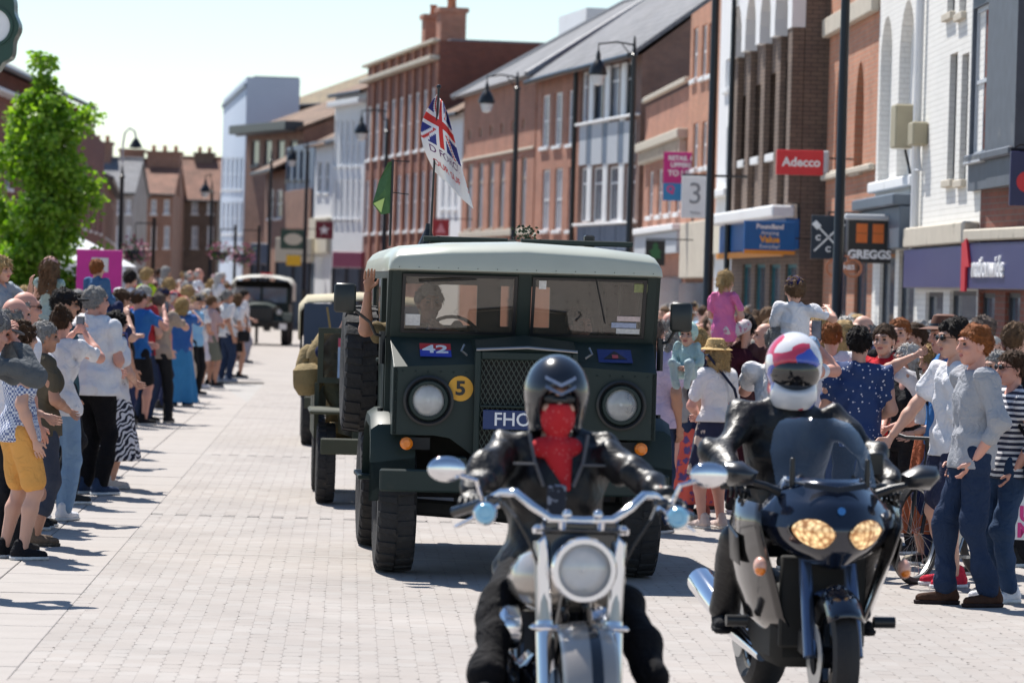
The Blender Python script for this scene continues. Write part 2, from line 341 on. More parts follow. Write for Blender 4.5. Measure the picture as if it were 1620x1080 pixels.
sheet('pavement_left_back', [(-40, 17), (sx(-4.55, 17), 17), (sx(-4.55, 62), 62), (sx(-2.75, 62), 62), (sx(-3.75, 74), 74.2), (-16, 300), (-60, 300)], -.006, M_flag)
sheet('pavement_right', [(sx(W1, 18), 18), (40, 18), (40, 120), (sx(W1, 74), 74)], -.006, M_flag)
# ================================================================ buildings
RED = brick('warm red brick', (.44, .175, .105), (.36, .14, .09), (.42, .32, .25))
RED2 = brick('orange brick', (.50, .215, .125), (.42, .18, .108), (.36, .27, .2))
DRED = brick('dark red brick', (.23, .075, .05), (.18, .06, .045), (.16, .12, .1))
BROWN = brick('brown brick', (.20, .14, .105), (.16, .112, .088), (.075, .06, .052))
BROWN2 = brick('pinkish brick', (.30, .15, .10), (.24, .12, .085), (.28, .22, .18))
WHITEB = brick('white painted brick', (.78, .77, .74), (.75, .74, .71), (.66, .65, .62), var=.06, bump=.8)
WHITE = mat('white render', (.76, .77, .78), .8, var=.05, scale=2, dirt=((.5, .5, .48), 1.5, .6), bump=.1)
CREAM = mat('cream render', (.62, .57, .46), .8, var=.06, scale=2, dirt=((.42, .38, .3), 2, .6))
STONE = mat('pale stone', (.52, .47, .39), .85, var=.15, scale=4, dirt=((.25, .22, .18), 3, .58), bump=.3)
BLUEW = mat('pale blue render', (.50, .58, .70), .85, var=.05, scale=1)
GREYP = mat('grey blue panel', (.13, .17, .24), .5, var=.15, scale=3)
LGREY = mat('light grey panel', (.48, .51, .55), .6, var=.08)
SLATE = brick('slate roof', (.20, .20, .21), (.16, .165, .18), (.10, .10, .11), .3, .2, .01, .25, .6)
TILE = brick('brown tile roof', (.22, .14, .09), (.17, .105, .07), (.10, .065, .05), .2, .14, .012, .35, .8)
RTILE = brick('red tile roof', (.25, .125, .085), (.20, .10, .07), (.16, .075, .05), .2, .14, .012, .35, .8)
MOSS = brick('mossy tile roof', (.24, .18, .10), (.19, .15, .095), (.11, .085, .06), .25, .18, .012, .4, .8)
WFR = mat('white window paint', (.80, .81, .82), .45, var=.04)
DFR = mat('dark window paint', (.035, .04, .05), .4, var=.1)
PANE = mat('window glass', (.10, .13, .17), .06, var=.5, scale=1.2, spec=.9)
PALEP = mat('pale window glass', (.42, .46, .52), .12, var=.25, scale=1.5, spec=.8)  # pale grey-blue pane colour, slightly mottled
DARK = mat('dark interior', (.02, .022, .026), .7, var=.4)
LEAD = mat('lead flashing', (.22, .23, .25), .6, var=.2)
POT = mat('clay pot', (.42, .16, .08), .8)
BLACK = mat('black paint', (.012, .013, .015), .35, var=.2)
class Facade:
    """a building by its street front: near end (photo column x0 at distance d0) to far end (x1, d1); local x along the front, y out to the street"""
    def __init__(s, name, label, x0, d0, x1, d1, ytop, deep, wallm, group='shops lining the street', ysamp=300, base=-.02, cat='building'):
        s.A = Vector((uv(x0, ysamp)[0]*d0/FPX, d0)); s.B = Vector((uv(x1, ysamp)[0]*d1/FPX, d1)); s.e = (s.B-s.A).normalized(); s.L = (s.B-s.A).length
        s.root = thing(name, label, cat, (s.A.x, s.A.y, 0), math.atan2(s.e.y, s.e.x), group); s.W = wallm; s.deep = deep; s.holes = []; s.wins = []; s.base = base
        s.H = at(x0, ytop, d0).z if ytop is not None else 8
    def u(s, px, y=300):
        k = uv(px, y)[0]/FPX; return (k*s.A.y-s.A.x)/(s.e.x-k*s.e.y)
    def z(s, px, y):
        t = s.u(px, y); d = s.A.y+t*s.e.y; return at(px, y, d).z
    def win(s, xa, xb, yt, yb, style='sash', frame=None, pane=None, arch=0, reveal=.05, sill=True, recess_only=False, xm=None):
        ua, ub = sorted((s.u(xa, (yt+yb)/2), s.u(xb, (yt+yb)/2))); xm = (xa+xb)/2 if xm is None else xm
        s.winuz(ua, ub, s.z(xm, yb), s.z(xm, yt), style, frame, pane, arch, reveal, sill, recess_only)
    def winuz(s, ua, ub, z0, z1, style='sash', frame=None, pane=None, arch=0, reveal=.05, sill=True, recess_only=False):
        if ub < .05 or ua > s.L-.05: return
        ua, ub = max(ua, .08), min(ub, s.L-.08); z1 = min(z1, s.H-.08)
        if ub-ua < .1 or z1-z0 < .1: return
        if arch:
            c = (ua+ub)/2; r = (ub-ua)/2; hole = [(ua, z0), (ub, z0)]+[(c+r*math.cos(q), z1-r*arch+r*arch*math.sin(q)) for q in [math.pi*i/10 for i in range(11)]]
        else: hole = [(ua, z0), (ub, z0), (ub, z1), (ua, z1)]
        s.holes.append(hole); s.wins.append((ua, ub, z0, z1, style, frame or WFR, pane or PANE, arch, reveal, sill, recess_only, hole))
    def finish(s, roof=None, outline=None, thick=.32):
        out = outline or [(0, s.base), (s.L, s.base), (s.L, s.H), (0, s.H)]
        m = MB(); m.prism(out, -thick, 0, 'XZ', holes=s.holes); m.build('wall', s.W, s.root)
        m = MB()                                    # flank, back and far walls, flush inside the front
        m.box(0.0, .3, -s.deep, -thick-.001, s.base, s.H-.004); m.box(s.L-.3, s.L, -s.deep, -thick-.001, s.base, s.H-.004); m.box(.301, s.L-.301, -s.deep, -s.deep+.3, s.base, s.H-.004); m.box(.301, s.L-.301, -s.deep+.301, -thick-.001, s.H-.25, s.H-.01)
        m.box(.301, s.L-.301, -thick-.9, -thick-.8, s.base, s.H-.26, mi=1)
        m.build('side_wall', [s.W, DARK], s.root)
        for (ua, ub, z0, z1, st, fr, pn, arch, rv, sill, ro, hole) in s.wins:
            if ro:
                MB().prism(hole, -rv-.05, -rv, 'XZ').build('blind_panel', pn, s.root); continue
            w = MB(); t = .06
            if arch:
                c, r = (ua+ub)/2, (ub-ua)/2; inner = [(ua+t, z0+t), (ub-t, z0+t)]+[(c+(r-t)*math.cos(q), z1-r*arch+(r*arch-t)*math.sin(q)) for q in [math.pi*i/10 for i in range(11)]]
                w.prism(hole, -rv-.06, -rv, 'XZ', holes=[inner])
            else:
                for bx in ((ua, ua+t, z0, z1), (ub-t, ub, z0, z1), (ua+t, ub-t, z0, z0+t), (ua+t, ub-t, z1-t, z1)): w.box(bx[0], bx[1], -rv-.06, -rv, bx[2], bx[3])
            zi, zt = z0+t, z1-t
            if st in ('sash', 'bars'):
                zm = (z0+z1)/2; w.box(ua+t, ub-t, -rv-.05, -rv-.006, zm-.025, zm+.025)
                if st == 'bars' or ub-ua > 1.0: w.box((ua+ub)/2-.014, (ua+ub)/2+.014, -rv-.045, -rv-.012, zi, zt)
            if st == 'tall':
                zm = z0+(z1-z0)*.7; w.box(ua+t, ub-t, -rv-.05, -rv-.006, zm-.025, zm+.025)
            wo = w.build('window', fr, s.root)
            MB().box(ua+.02, ub-.02, -rv-.04, -rv-.03, z0+.02, z1-.02 if not arch else z1-(ub-ua)/2*arch*.3).build('pane', pn, wo)
            if sill: MB().box(ua-.07, ub+.07, -.02, .07, z0-.1, z0-.003, .01).build('sill', fr if sill != 'stone' else STONE, wo)
        if roof: s.roof(*roof)
    def roof(s, kind, rise_, material, over=.25, half=None):
        h = s.H; L = s.L; D = half or s.deep; t = .12; m = MB()
        if kind == 'gable':
            for a, b in (((over, h-.08), (-D/2, h+rise_)), ((-D-over, h-.08), (-D/2, h+rise_))):
                m.loft([[(-over*.4, a[0], a[1]), (L+over*.4, a[0], a[1]), (L+over*.4, b[0], b[1]), (-over*.4, b[0], b[1])], [(-over*.4, a[0], a[1]+t), (L+over*.4, a[0], a[1]+t), (L+over*.4, b[0], b[1]+t), (-over*.4, b[0], b[1]+t)]], cap=(True, True))
            r = m.build('roof', material, s.root)
            for x in (.002, L-.25): MB().prism([(-.0, h-.005), (-D, h-.005), (-D/2, h+rise_-.03)], x, x+.248, 'YZ').build('gable', s.W, s.root)
            MB().tube([(-over*.4, -D/2, h+rise_+t), (L+over*.4, -D/2, h+rise_+t)], .12, 8).build('ridge', material, r)
            MB().tube([(-.1, over+.05, h-.05), (L+.1, over+.05, h-.05)], .07, 8).build('gutter', BLACK, r)
        elif kind == 'hip':
            i = min(L, D)*.42; A = [(-over, over, h), (L+over, over, h), (L+over, -D-over, h), (-over, -D-over, h)]; p, q = (i, -D/2, h+rise_), (L-i, -D/2, h+rise_)
            m.add(A+[p, q], [(0, 1, 5, 4), (1, 2, 5), (2, 3, 4, 5), (3, 0, 4), (3, 2, 1, 0)]); r = m.build('roof', material, s.root)
            c = MB()
            for a, b in ((A[0], p), (A[1], q), (p, q), (A[3], p)): c.tube([a, b], .1, 6)
            c.build('ridge', LEAD, r)
        elif kind == 'flat':
            MB().box(.05, L-.05, -s.deep+.05, -.36, h-.002, h+.06).build('roof', material, s.root)
    def band(s, name, px, y0, y1, out=.12, material=None, ua=0, ub=None, bev=.02, ya=0.002):
        z0, z1 = s.z(px, y1), s.z(px, y0); return MB().box(ua, s.L if ub is None else ub, ya, out, z0, z1, bev).build(name, material or STONE, s.root)
    def part(s, name, bx, material, bev=.0, parent=None): return MB().box(*bx, bev).build(name, material, parent or s.root)
    def chimney(s, u, y, w, dp, z0, z1, pots=2, material=None):
        o = MB().box(u-w/2, u+w/2, y-dp/2, y+dp/2, z0, z1).box(u-w/2-.08, u+w/2+.08, y-dp/2-.08, y+dp/2+.08, z1+.001, z1+.16).build('chimney', material or s.W, s.root)
        for i in range(pots): MB().lathe([(.13, 0), (.11, .28), (.14, .3), (.14, .36), (.1, .36), (.1, .1)], 10, Matrix.Translation((u-w/2+w*(i+.5)/pots, y, z1+.16))).build('chimney_pot', POT, o)
    def fascia(s, ua, ub, z0, z1, material, out=.16): return MB().box(ua, ub, .004, out, z0, z1, .012).build('fascia', material, s.root)
    def M(s, u, z, y): return face_M((u, y, z), (0, 1, 0))
# ---- B1: dark red brick bank at the right edge, with a slate hung oriel
b = Facade('bank_building', 'dark red brick bank with slate grey oriel at the right edge', 1760, 41.5, 1552, 47.5, -330, 9, DRED)
BLUF = mat('navy shop fascia', (.045, .048, .15), .4, var=.12, scale=3)
for xa, xb in ((1588, 1612), (1520, 1572), (1640, 1730)): b.win(xa, xb, 463, 640, 'plain', DFR, PANE, sill=False)
fz0, fz1 = b.z(1590, 458), b.z(1590, 384); fs = b.fascia(0, b.L, fz0, fz1, BLUF, .2)
text('lettering', 'nationwide', .36, mat('white lettering', (.85, .85, .87), .4), fs, b.M(b.u(1589, 425), b.z(1589, 424), .206), .015, .006)
uu = b.u(1556.5, 420); MB().prism([(-.22, -.3), (.0, -.3), (.0, .0), (.2, .0), (0, .35), (-.12, .3), (-.22, .3)], 0, .03, 'XY', face_M((uu, .207, b.z(1558, 423)), (0, 1, 0))).build('emblem', mat('red emblem', (.6, .02, .04), .4), fs)
b.band('stone_band', 1590, 362, 381, .22, STONE)
b.finish(('flat', 0, LEAD))
SLHANG = mat('weathered slate cladding', (.085, .10, .125), .6, var=.35, scale=4, dirt=((.20, .21, .22), 2.2, .58))
# oriel: its flank faces the camera, its window looks up the street
b2 = Facade('corner_oriel', 'slate grey oriel box with sash windows hanging over the bank', 1602, 44.6, 1530, 48.2, -260, 1.2, SLHANG, base=at(1575, 296, 46).z, group='oriels'); b2.root['category'] = 'oriel'
b2.win(1560, 1532, 12, 246, 'sash', LGREY, PANE, sill=True); b2.win(1560, 1532, -240, -30, 'sash', LGREY, PANE)
b2.finish(('flat', 0, LEAD)); b2.band('moulding', 1580, 236, 250, .07, SLHANG)
# ---- B2b: white painted brick next to the bank
b = Facade('white_house', 'white painted brick front with tall sash windows and utility box', 1551, 47.6, 1453, 53.6, -200, 9, WHITEB)
for xa, xb in ((1500, 1512), (1519, 1530)): b.win(xa, xb, 86, 284, 'sash', DFR, PANE, reveal=.08, sill='stone')
for xa, xb in ((1500, 1512), (1519, 1530)): b.win(xa, xb, -160, 20, 'sash', DFR, PANE, reveal=.08, sill='stone')
b.band('stone_band', 1510, 355, 388, .2, STONE); fz = b.z(1500, 456); fs = b.fascia(0, b.L, fz, b.z(1500, 392), BLUF, .18)
b.win(1545, 1500, 460, 640, 'plain', DFR, PANE, sill=False); b.win(1490, 1462, 462, 640, 'plain', DFR, PANE, sill=False)
b.finish(('flat', 0, LEAD))
MB().tube([(b.L-.25, .08, 2.2), (b.L-.25, .08, b.H)], .06, 8).build('downpipe', WHITE, b.root)
TAN = mat('tan utility metal', (.36, .32, .22), .5, dirt=((.2, .13, .08), 6, .62))
o = MB().box(b.L-.9, b.L-.35, .005, .22, b.z(1469, 230), b.z(1469, 193), .02).build('utility_box', TAN, b.root)
MB().tube([(b.L-.6, .1, b.z(1469, 230)), (b.L-.6, .06, b.z(1469, 268)), (b.L-.3, .1, b.z(1465, 268))], .018, 6).build('cable', LGREY, b.root)
# ---- B2a: white front with tall blind arches
b = Facade('arched_white_shop', 'white front with tall round blind arches above the bakery', 1452, 53.7, 1384, 58.6, -220, 9, WHITEB)
BLIND = mat('pale plaster', (.72, .72, .71), .85, var=.05, scale=3)
b.win(1421, 1444, 4, 280, arch=1.0, reveal=.16, recess_only=True, pane=BLIND, xm=1430); b.win(1391, 1409, 28, 288, arch=1.0, reveal=.16, recess_only=True, pane=BLIND, xm=1400)
b.win(1447, 1420, 395, 600, 'plain', DFR, PANE, sill=False); b.win(1414, 1390, 395, 600, 'plain', DFR, PANE, sill=False)
b.band('string_course', 1420, 283, 300, .12, WHITE); b.band('shop_cornice', 1420, 312, 330, .35, mat('grey shopfront', (.10, .13, .17), .5)); b.fascia(0, b.L, b.z(1420, 395), b.z(1420, 331), MC['grey shopfront'], .25)
b.finish(('flat', 0, LEAD))
MB().box(.5, 1.05, .005, .28, b.z(1441, 236), b.z(1441, 168), .02).build('meter_box', TAN, b.root)
MB().tube([(.75, .1, b.z(1441, 238)), (.7, .05, b.z(1441, 262)), (.4, .06, b.z(1445, 280)), (.3, .05, b.z(1445, 305))], .02, 6).build('cable', BLACK, b.root)
# ---- B3: narrow orange brick with pointed niches
b = Facade('gothic_brick_house', 'narrow orange brick house with pointed brick niches', 1384, 58.7, 1306, 65.2, -160, 9, RED2)
for xa, xb in ((1352, 1366), (1322, 1333)): b.win(xa, xb, 98, 268, 'tall', mat('rust brick frame', (.24, .10, .06), .8), DRED, arch=1.7, reveal=.22, sill='stone')
for xa, xb in ((1350, 1370), (1318, 1338)): b.win(xa, xb, 400, 600, 'plain', DFR, PANE, sill=False)
b.band('stone_cornice', 1345, 14, 44, .14, STONE); b.band('string_course', 1345, 268, 278, .1, STONE); b.fascia(0, b.L, b.z(1345, 400), b.z(1345, 345), DFR, .2)
b.finish(('flat', 0, LEAD))
# ---- B4: brown brick block with piers, arched white top
b = Facade('brown_brick_store', 'brown brick block with tall piers and white arched top over the discount store', 1267, 65.4, 1160, 75.4, -60, 9, BROWN)
nb = 4
for i, (xa, xb) in enumerate(((1240, 1256), (1217, 1231), (1194, 1206), (1173, 1183))):
    b.win(xa, xb, 118+i*18-20, 240+i*5, 'tall', DFR, PANE, reveal=.12)
    ua, ub = sorted((b.u(xa, 200), b.u(xb, 200)))
    MB().box(ua-.05, ub+.05, .003, .09, b.z(xa, 240+i*5)-.14, b.z(xa, 240+i*5)-.004, .01).build('white_sill', WFR, b.root)
us = [0, b.u(1236), b.u(1212), b.u(1189), b.u(1169), b.L]; zt = b.z(1212, 75); zb = b.z(1212, 330)
for i in range(1, 5): MB().box(us[i]-.28, us[i]+.28, .003, .12, zb, zt, .01).build('pier', BROWN, b.root)
MB().box(0.01, .5, .003, .22, zb, zt, .01).build('pier', BROWN, b.root)
# white arched parapet: a panel with arched cut-outs standing over the piers
zz0, zz1 = zt, b.H-.02; hol = []
for i in range(5):
    a, c = (us[i]+.3 if i else .55), us[i+1]-.3
    if c-a > .5: r = (c-a)/2; m_ = (a+c)/2; hol.append((m_, r))
poly = [(0, zz0+.005)]
for m_, r in sorted(hol): poly += [(m_-r, zz0+.005)]+[(m_-r*math.cos(q), zz0+.3+r*.9*math.sin(q)) for q in [math.pi*k/8 for k in range(9)]]+[(m_+r, zz0+.005)]
poly += [(b.L, zz0+.005), (b.L, zz1), (0, zz1)]
MB().prism(poly, .004, .24, 'XZ').build('arched_parapet', WHITE, b.root)
PBL = mat('blue shop sign', (.015, .12, .36), .35, var=.15, scale=4); ORG = mat('orange sign', (.75, .28, .03), .4); TEAL = mat('teal shopfront', (.01, .13, .16), .4)
fz0, fz1 = b.z(1215, 408), b.z(1215, 352)
for xa, xb in ((1258, 1240), (1232, 1215), (1208, 1192), (1186, 1172)): b.win(xa, xb, 418, 600, 'plain', TEAL, PANE, sill=False)
fs = b.fascia(0, b.L, fz0+.12, fz1, PBL, .25); MB().box(0, b.L, .26, .30, fz0, fz0+.11).build('orange_strip', ORG, fs)
WL = MC['white lettering']
MB().box(-.08, b.L, .10, .5, fz1+.01, fz1+.22, .03).build('blind_box', WFR, b.root)
b.finish(('flat', 0, LEAD))
# the shop's projecting sign panel faces the parade
def panel_sign(name, label, cat, xa, xb, ya, yb, d, bgm, thick=.08, group=None, yaw=0.0):
    p = at((xa+xb)/2, (ya+yb)/2, d); w = (xb-xa)*d/FPX; h = (yb-ya)*d/FPX
    t = thing(name, label, cat, tuple(p), yaw, group); MB().box(-w/2, w/2, -thick/2, thick/2, -h/2, h/2, .008).build('board', bgm, t); t['w'] = w; t['h'] = h; return t, w, h
FM = lambda x, z, y: face_M((x, y, z), (0, -1, 0))
def arm(t, x0, x1, z, y=0, r=.015): MB().tube([(x0, y, z), (x1, y, z)], r, 6).build('bracket', BLACK, t)
YEL = mat('yellow print', (.8, .5, .05), .5); BLK = mat('black board', (.012, .012, .014), .35); WHT = mat('white board', (.82, .83, .84), .4)
t, w, h = panel_sign('store_sign', 'blue store sign with white and orange slogan on the brown block', 'sign', 1176, 1258, 350, 402, 64.0, PBL, yaw=.12)
text('lettering', 'Poundland', h*.2, WL, t, FM(0, h*.33, -.045), .004, .004); text('lettering', 'Amazing', h*.16, WL, t, FM(0, h*.14, -.045), .004); text('lettering', 'Value', h*.27, mat('orange lettering', (.85, .38, .04), .5), t, FM(0, -.06*h, -.045), .004, .006); text('lettering', 'Everyday!', h*.16, WL, t, FM(0, -.27*h, -.045), .004)
MB().box(-w/2, w/2, -.046, -.041, -h/2, -h*.38).build('orange_strip', ORG, t); arm(t, w/2, w/2+.7, 0)
t, w, h = panel_sign('recruitment_sign', 'red projecting sign with white lettering on the brown brick block', 'sign', 1228, 1302, 238, 277, 61.5, mat('signal red', (.62, .015, .025), .35), .16)
text('lettering', 'Adecco', h*.5, WL, t, FM(.02, 0, -.084), .006, .006); MB().box(w/2, w/2+.09, -.09, .09, -h*.42, h*.5, .02).build('mount', LGREY, t); arm(t, w/2, w/2+.7, h*.2)
t, w, h = panel_sign('oar_sign', 'dark navy square sign with crossed white oars and three letters', 'sign', 1283, 1337, 341, 410, 58.0, mat('navy board', (.012, .022, .04), .4), .08)
for a in (-1, 1):
    m = Matrix.Rotation(a*R_(45), 4, 'Y'); MB().box(-.012, .012, -.052, -.042, -h*.45, h*.3, 0, m).box(-.045, .045, -.052, -.042, h*.3, h*.48, .01, m).build('oar', WHT, t)
for x, z in ((-.3, -.02), (.3, -.02), (0, -.28)): text('lettering', 'C', h*.17, WL, t, FM(x*w, z*h, -.045), .004, .004)
arm(t, 0, w/2+.9, h*.5+.05); MB().tube([(0, 0, h*.5), (0, 0, h*.5+.06)], .015, 6).build('hanger', BLACK, t)
t, w, h = panel_sign('bakery_sign', 'black square bakery sign with four orange squares', 'sign', 1341, 1409, 349, 416, 55.0, BLK, .16)
for x in (-1, 1):
    for z in (0, 1): MB().box(x*.19*w-.13*w, x*.19*w+.13*w, -.088, -.081, h*.1+z*.2*h*1.15-h*.13, h*.1+z*.2*h*1.15+h*.09).build('orange_square', mat('orange square', (.72, .17, .03), .5), t)
text('lettering', 'GREGGS', h*.27, WL, t, FM(0, -h*.31, -.084), .004, .008); arm(t, w/2, w/2+.5, h*.4); MB().box(-w/2-.05, w/2+.4, -.12, .12, h/2+.002, h/2+.09, .02).build('hood', LGREY, t)
t, w, h = panel_sign('bike_shop_sign', 'small rust coloured bicycle shaped hanging sign', 'sign', 1318, 1352, 416, 430, 54.0, mat('rust board', (.42, .16, .08), .6), .05)
for x in (-1, 1): MB().lathe([(.10, -.02), (.135, -.02), (.135, .02), (.10, .02), (.10, -.02)], 20, Matrix.Translation((x*w*.42, 0, -.01)), 0, 'Y').build('wheel', MC['rust board'], t)
m = MB(); m.tube([(-.08, 0, .09), (-.05, 0, .16), (-.12, 0, .17)], .012, 6); m.tube([(.06, 0, .09), (.05, 0, .16), (.0, 0, .16), (.1, 0, .16)], .012, 6); m.build('handlebar', MC['rust board'], t); text('lettering', 'CONES', .09, WL, t, FM(0, .0, -.03), .003, .002)
t, w, h = panel_sign('phone_sign', 'white hanging sign with a big numeral three', 'sign', 1078, 1121, 279, 345, 70.0, WHT, .12)
text('lettering', '3', h*.72, mat('grey lettering', (.25, .26, .28), .5), t, FM(0, h*.06, -.065), .004, .0); text('lettering', 'Three', h*.1, MC['grey lettering'], t, FM(0, -.38*h, -.065), .004); arm(t, -w/2, w/2+.7, h*.52, 0, .025)
t, w, h = panel_sign('letting_board', 'magenta and blue letting board on the low brick shop', 'sign', 1049, 1104, 241, 318, 84.0, mat('magenta board', (.55, .02, .22), .45), .05)
text('lettering', 'RETAIL &', h*.13, WL, t, FM(0, h*.37, -.03), .004, .005); text('lettering', 'UPPERS', h*.13, WL, t, FM(0, h*.23, -.03), .004, .005); text('lettering', 'TO LET', h*.16, WL, t, FM(0, .06*h, -.03), .004, .006)
MB().box(-w/2, w/2, -.032, -.026, -h/2, -h*.14).build('blue_panel', mat('sky blue board', (.03, .25, .55), .45), t); text('lettering', 'Q', h*.2, mat('pink lettering', (.7, .05, .25), .5), t, FM(-w*.28, -.27*h, -.036), .004, .008); arm(t, w/2, w/2+.6, 0)
t, w, h = panel_sign('round_dot_sign', 'navy hanging sign with a red dot at the right edge', 'sign', 1597, 1650, 240, 326, 43.5, mat('deep navy board', (.012, .015, .085), .35), .1)
MB().lathe([(0, -.0), (.12, 0), (.12, .01), (0, .012)], 24, face_M((0, -.051, -h*.06), (0, -1, 0))).build('red_dot', MC['signal red'], t); MB().tube([(-w/2, 0, h*.53), (w/2+.4, 0, h*.53)], .02, 6).tube([(-w/2+.02, 0, h*.53), (-w/2+.1, 0, h*.62), (w/2, 0, h*.62)], .012, 6).build('scroll_bracket', BLACK, t)
# ---- B5: white narrow building
b = Facade('white_narrow_shop', 'narrow white rendered building behind the lamp post', 1160, 75.6, 1133, 78.6, -40, 8, WHITE)
b.win(1156, 1148, 40, 140, 'sash', WFR, PALEP); b.win(1156, 1148, 200, 290, 'sash', WFR, PALEP); b.fascia(0, b.L, b.z(1148, 402), b.z(1148, 350), CREAM, .2); b.band('cornice', 1148, 300, 312, .2, WHITE)
b.finish(('flat', 0, LEAD))
# ---- B6: red brick with tall sashes
b = Facade('red_sash_house', 'tall red brick house with narrow white sashes', 1133, 78.7, 1086, 85.0, -10, 8, RED2)
for xa, xb in ((1120, 1129), (1110, 1117), (1096, 1103)): b.win(xa, xb, 36+(1129-xb)*.35, 118+(1129-xb)*.28, 'sash'); b.win(xa, xb, 190+(1129-xb)*.2, 262+(1129-xb)*.18, 'sash')
b.band('stone_fascia', 1110, 350, 440, .12, STONE); b.finish(('flat', 0, LEAD))
MB().box(.3, b.L-.3, .125, .14, 0.1, b.z(1110, 448)).build('shop_window', PANE, b.root)
# ---- B7: lower brick shop with a stone cornice
b = Facade('low_cornice_shop', 'low red brick shop with heavy stone cornice and letting board', 1086, 85.2, 1018, 95.6, 136, 8, RED)
for i in range(4): xa = 1076-i*14.5; b.win(xa, xa-7, 262+i*3, 336+i*2, 'sash')
b.band('stone_cornice', 1055, 216, 230, .25, STONE); b.band('coping', 1055, 140, 148, .12, STONE); b.band('shop_cornice', 1055, 358, 368, .3, WHITE); b.fascia(0, b.L, b.z(1055, 402), b.z(1055, 369), LGREY, .2)
for i in range(14): u = b.L*(i+.5)/14; zc = b.z(1055, 232); MB().box(u-.12, u+.12,   .004, .18, zc-.28, zc-.004, .01).build('corbel', STONE, b.root)
b.finish(('flat', 0, LEAD))
MB().box(.4, b.L-.4, .008, .03, .2, 2.3).build('shop_window', PANE, b.root)
# ---- B8: grey panel and white window front with a brick flank and slate roof
b = Facade('panel_front_shop', 'slate roofed shop with grey panels, white windows and a bare brick flank', 1010, 96.0, 915, 103.6, 86, 8, brick('brown flank brick', (.23, .13, .10), (.19, .11, .09), (.2, .15, .12)))
fr = MB(); 
cols_ = [(1004, 988), (988, 980), (979, 962), (962, 955), (954, 937), (937, 930), (929, 918)]
for i, (xa, xb) in enumerate(cols_):
    k = i*1.2
    if i % 2 == 0:
        b.win(xa, xb, 98+k*2.0, 186+k*.9, 'tall', WFR, PALEP if i % 4 else PANE, reveal=.05, sill=False); b.win(xa, xb, 262+k*.4, 350+k*.2, 'tall', WFR, PANE, reveal=.05, sill=False)
        pm = LGREY
    else: pm = GREYP
    ua, ub = sorted((b.u(xa), b.u(xb)))
    if i % 2: MB().box(ua+.03, ub-.03, .004, .05, b.z(xa, 350), b.z(xa, 98+k*2)).build('mullion_panel', WFR, b.root)
    MB().box(ua+.02, ub-.02, .052 if i % 2 else .006, .07, b.z((xa+xb)/2, 258+k*.5), b.z((xa+xb)/2, 192+k*.8)).build('spandrel_panel', pm, b.root)
    MB().box(ua+.02, ub-.02, .006, .06, b.z((xa+xb)/2, 398), b.z((xa+xb)/2, 356)).build('spandrel_panel', pm if i % 2 else GREYP, b.root)
b.band('white_sill', 960, 189, 193, .16, WFR); b.band('white_sill', 960, 352, 356, .16, WFR)
b.finish(('gable', 3.1, SLATE, .3))
# ---- B9
b = Facade('six_sash_house', 'red brick house with six tall white windows under the long slate roof', 914.5, 103.7, 846, 110.4, 110, 8, RED)
for xa, xb in ((909, 898), (889, 877), (869, 857)):
    k = (909-xa)*.19; b.win(xa, xb, 143+k, 228+k*.6, 'sash', WFR, PALEP); b.win(xa, xb, 264+k*.6, 364, 'sash', WFR, PALEP)
b.finish(('gable', 3.0, SLATE, .3)); MB().tube([(.15, .12, 0), (.15, .12, b.H)], .07, 8).build('downpipe', BLACK, b.root); b.chimney(.8, -4, .9, .7, b.H+2.2, b.H+3.5, 2, DRED)
# ---- B10
b = Facade('hip_roof_bank', 'red brick hall with tall stone framed windows and hipped roof', 844, 110.6, 731, 124.5, 120, 9, RED)
for i in range(6):
    xa = 832-i*17; b.win(xa, xa-9, 248+i*2.2, 360+i*.6, 'tall', mat('stone mullion', (.42, .36, .30), .8), PALEP, reveal=.05)
for i in range(6): xa = 830-i*17; b.win(xa, xa-4, 188+i*3.5, 204+i*3.3, 'plain', STONE, STONE, reveal=.05, sill=False)
b.band('stone_band', 790, 242, 246, .06, STONE); b.band('plinth', 790, 364, 374, .08, STONE); b.band('eaves_cornice', 790, 133, 139, .2, LEAD)
b.finish(('hip', 3.0, SLATE, .35))
# ---- B11 white strip
b = Facade('white_gap_shop', 'small white shop between brick hall and pilastered block', 730, 124.8, 692, 129.5, 178, 8, WHITE)
for xa in (724, 714, 704): b.win(xa, xa-5, 250, 330, 'sash', WFR, PALEP)
b.finish(('gable', 2.2, TILE, .2))
# ---- B12 pilastered red brick block
b = Facade('pilastered_block', 'tall red brick block with brick pilasters, parapet and twin chimneys', 690, 129.8, 577, 147.0, 64, 9, DRED)
cx = [690-(690-577)*i/9 for i in range(10)]
for i in range(9):
    xa, xb = cx[i], cx[i+1]; u0, u1 = b.u(xa), b.u(xb); w = (u1-u0); zs = lambda y: b.z(690, y)
    b.winuz(u0+w*.3, u1-w*.12, zs(232), zs(138), 'sash', WFR, PALEP, 0, .03); b.winuz(u0+w*.3, u1-w*.12, zs(362), zs(268), 'sash', WFR, PALEP, 0, .03)
    MB().box(u0-w*.02+.02, u0+w*.2, .004, .08, 2.0, zs(100), .02).build('pilaster', RED, b.root)
    MB().box(u0-w*.02+.02, u0+w*.2, .004, .08, zs(88), b.H-.02, .02).build('parapet_pier', RED, b.root)
b.band('cornice', 690, 90, 97, .35, STONE); b.band('coping', 690, 64, 69, .25, STONE)
b.finish(('flat', 0, LEAD)); b.chimney(5.2, -1.2, 1.0, .9, b.H-.1, b.H+1.3, 2, RED); b.chimney(7.4, -.9, .8, .7, b.H-.1, b.H+1.2, 1, RED); MB().box(.0, 5, -8.9, -5.0, b.H+.1, b.H+1.3).build('roof_tank', WHITE, b.root)
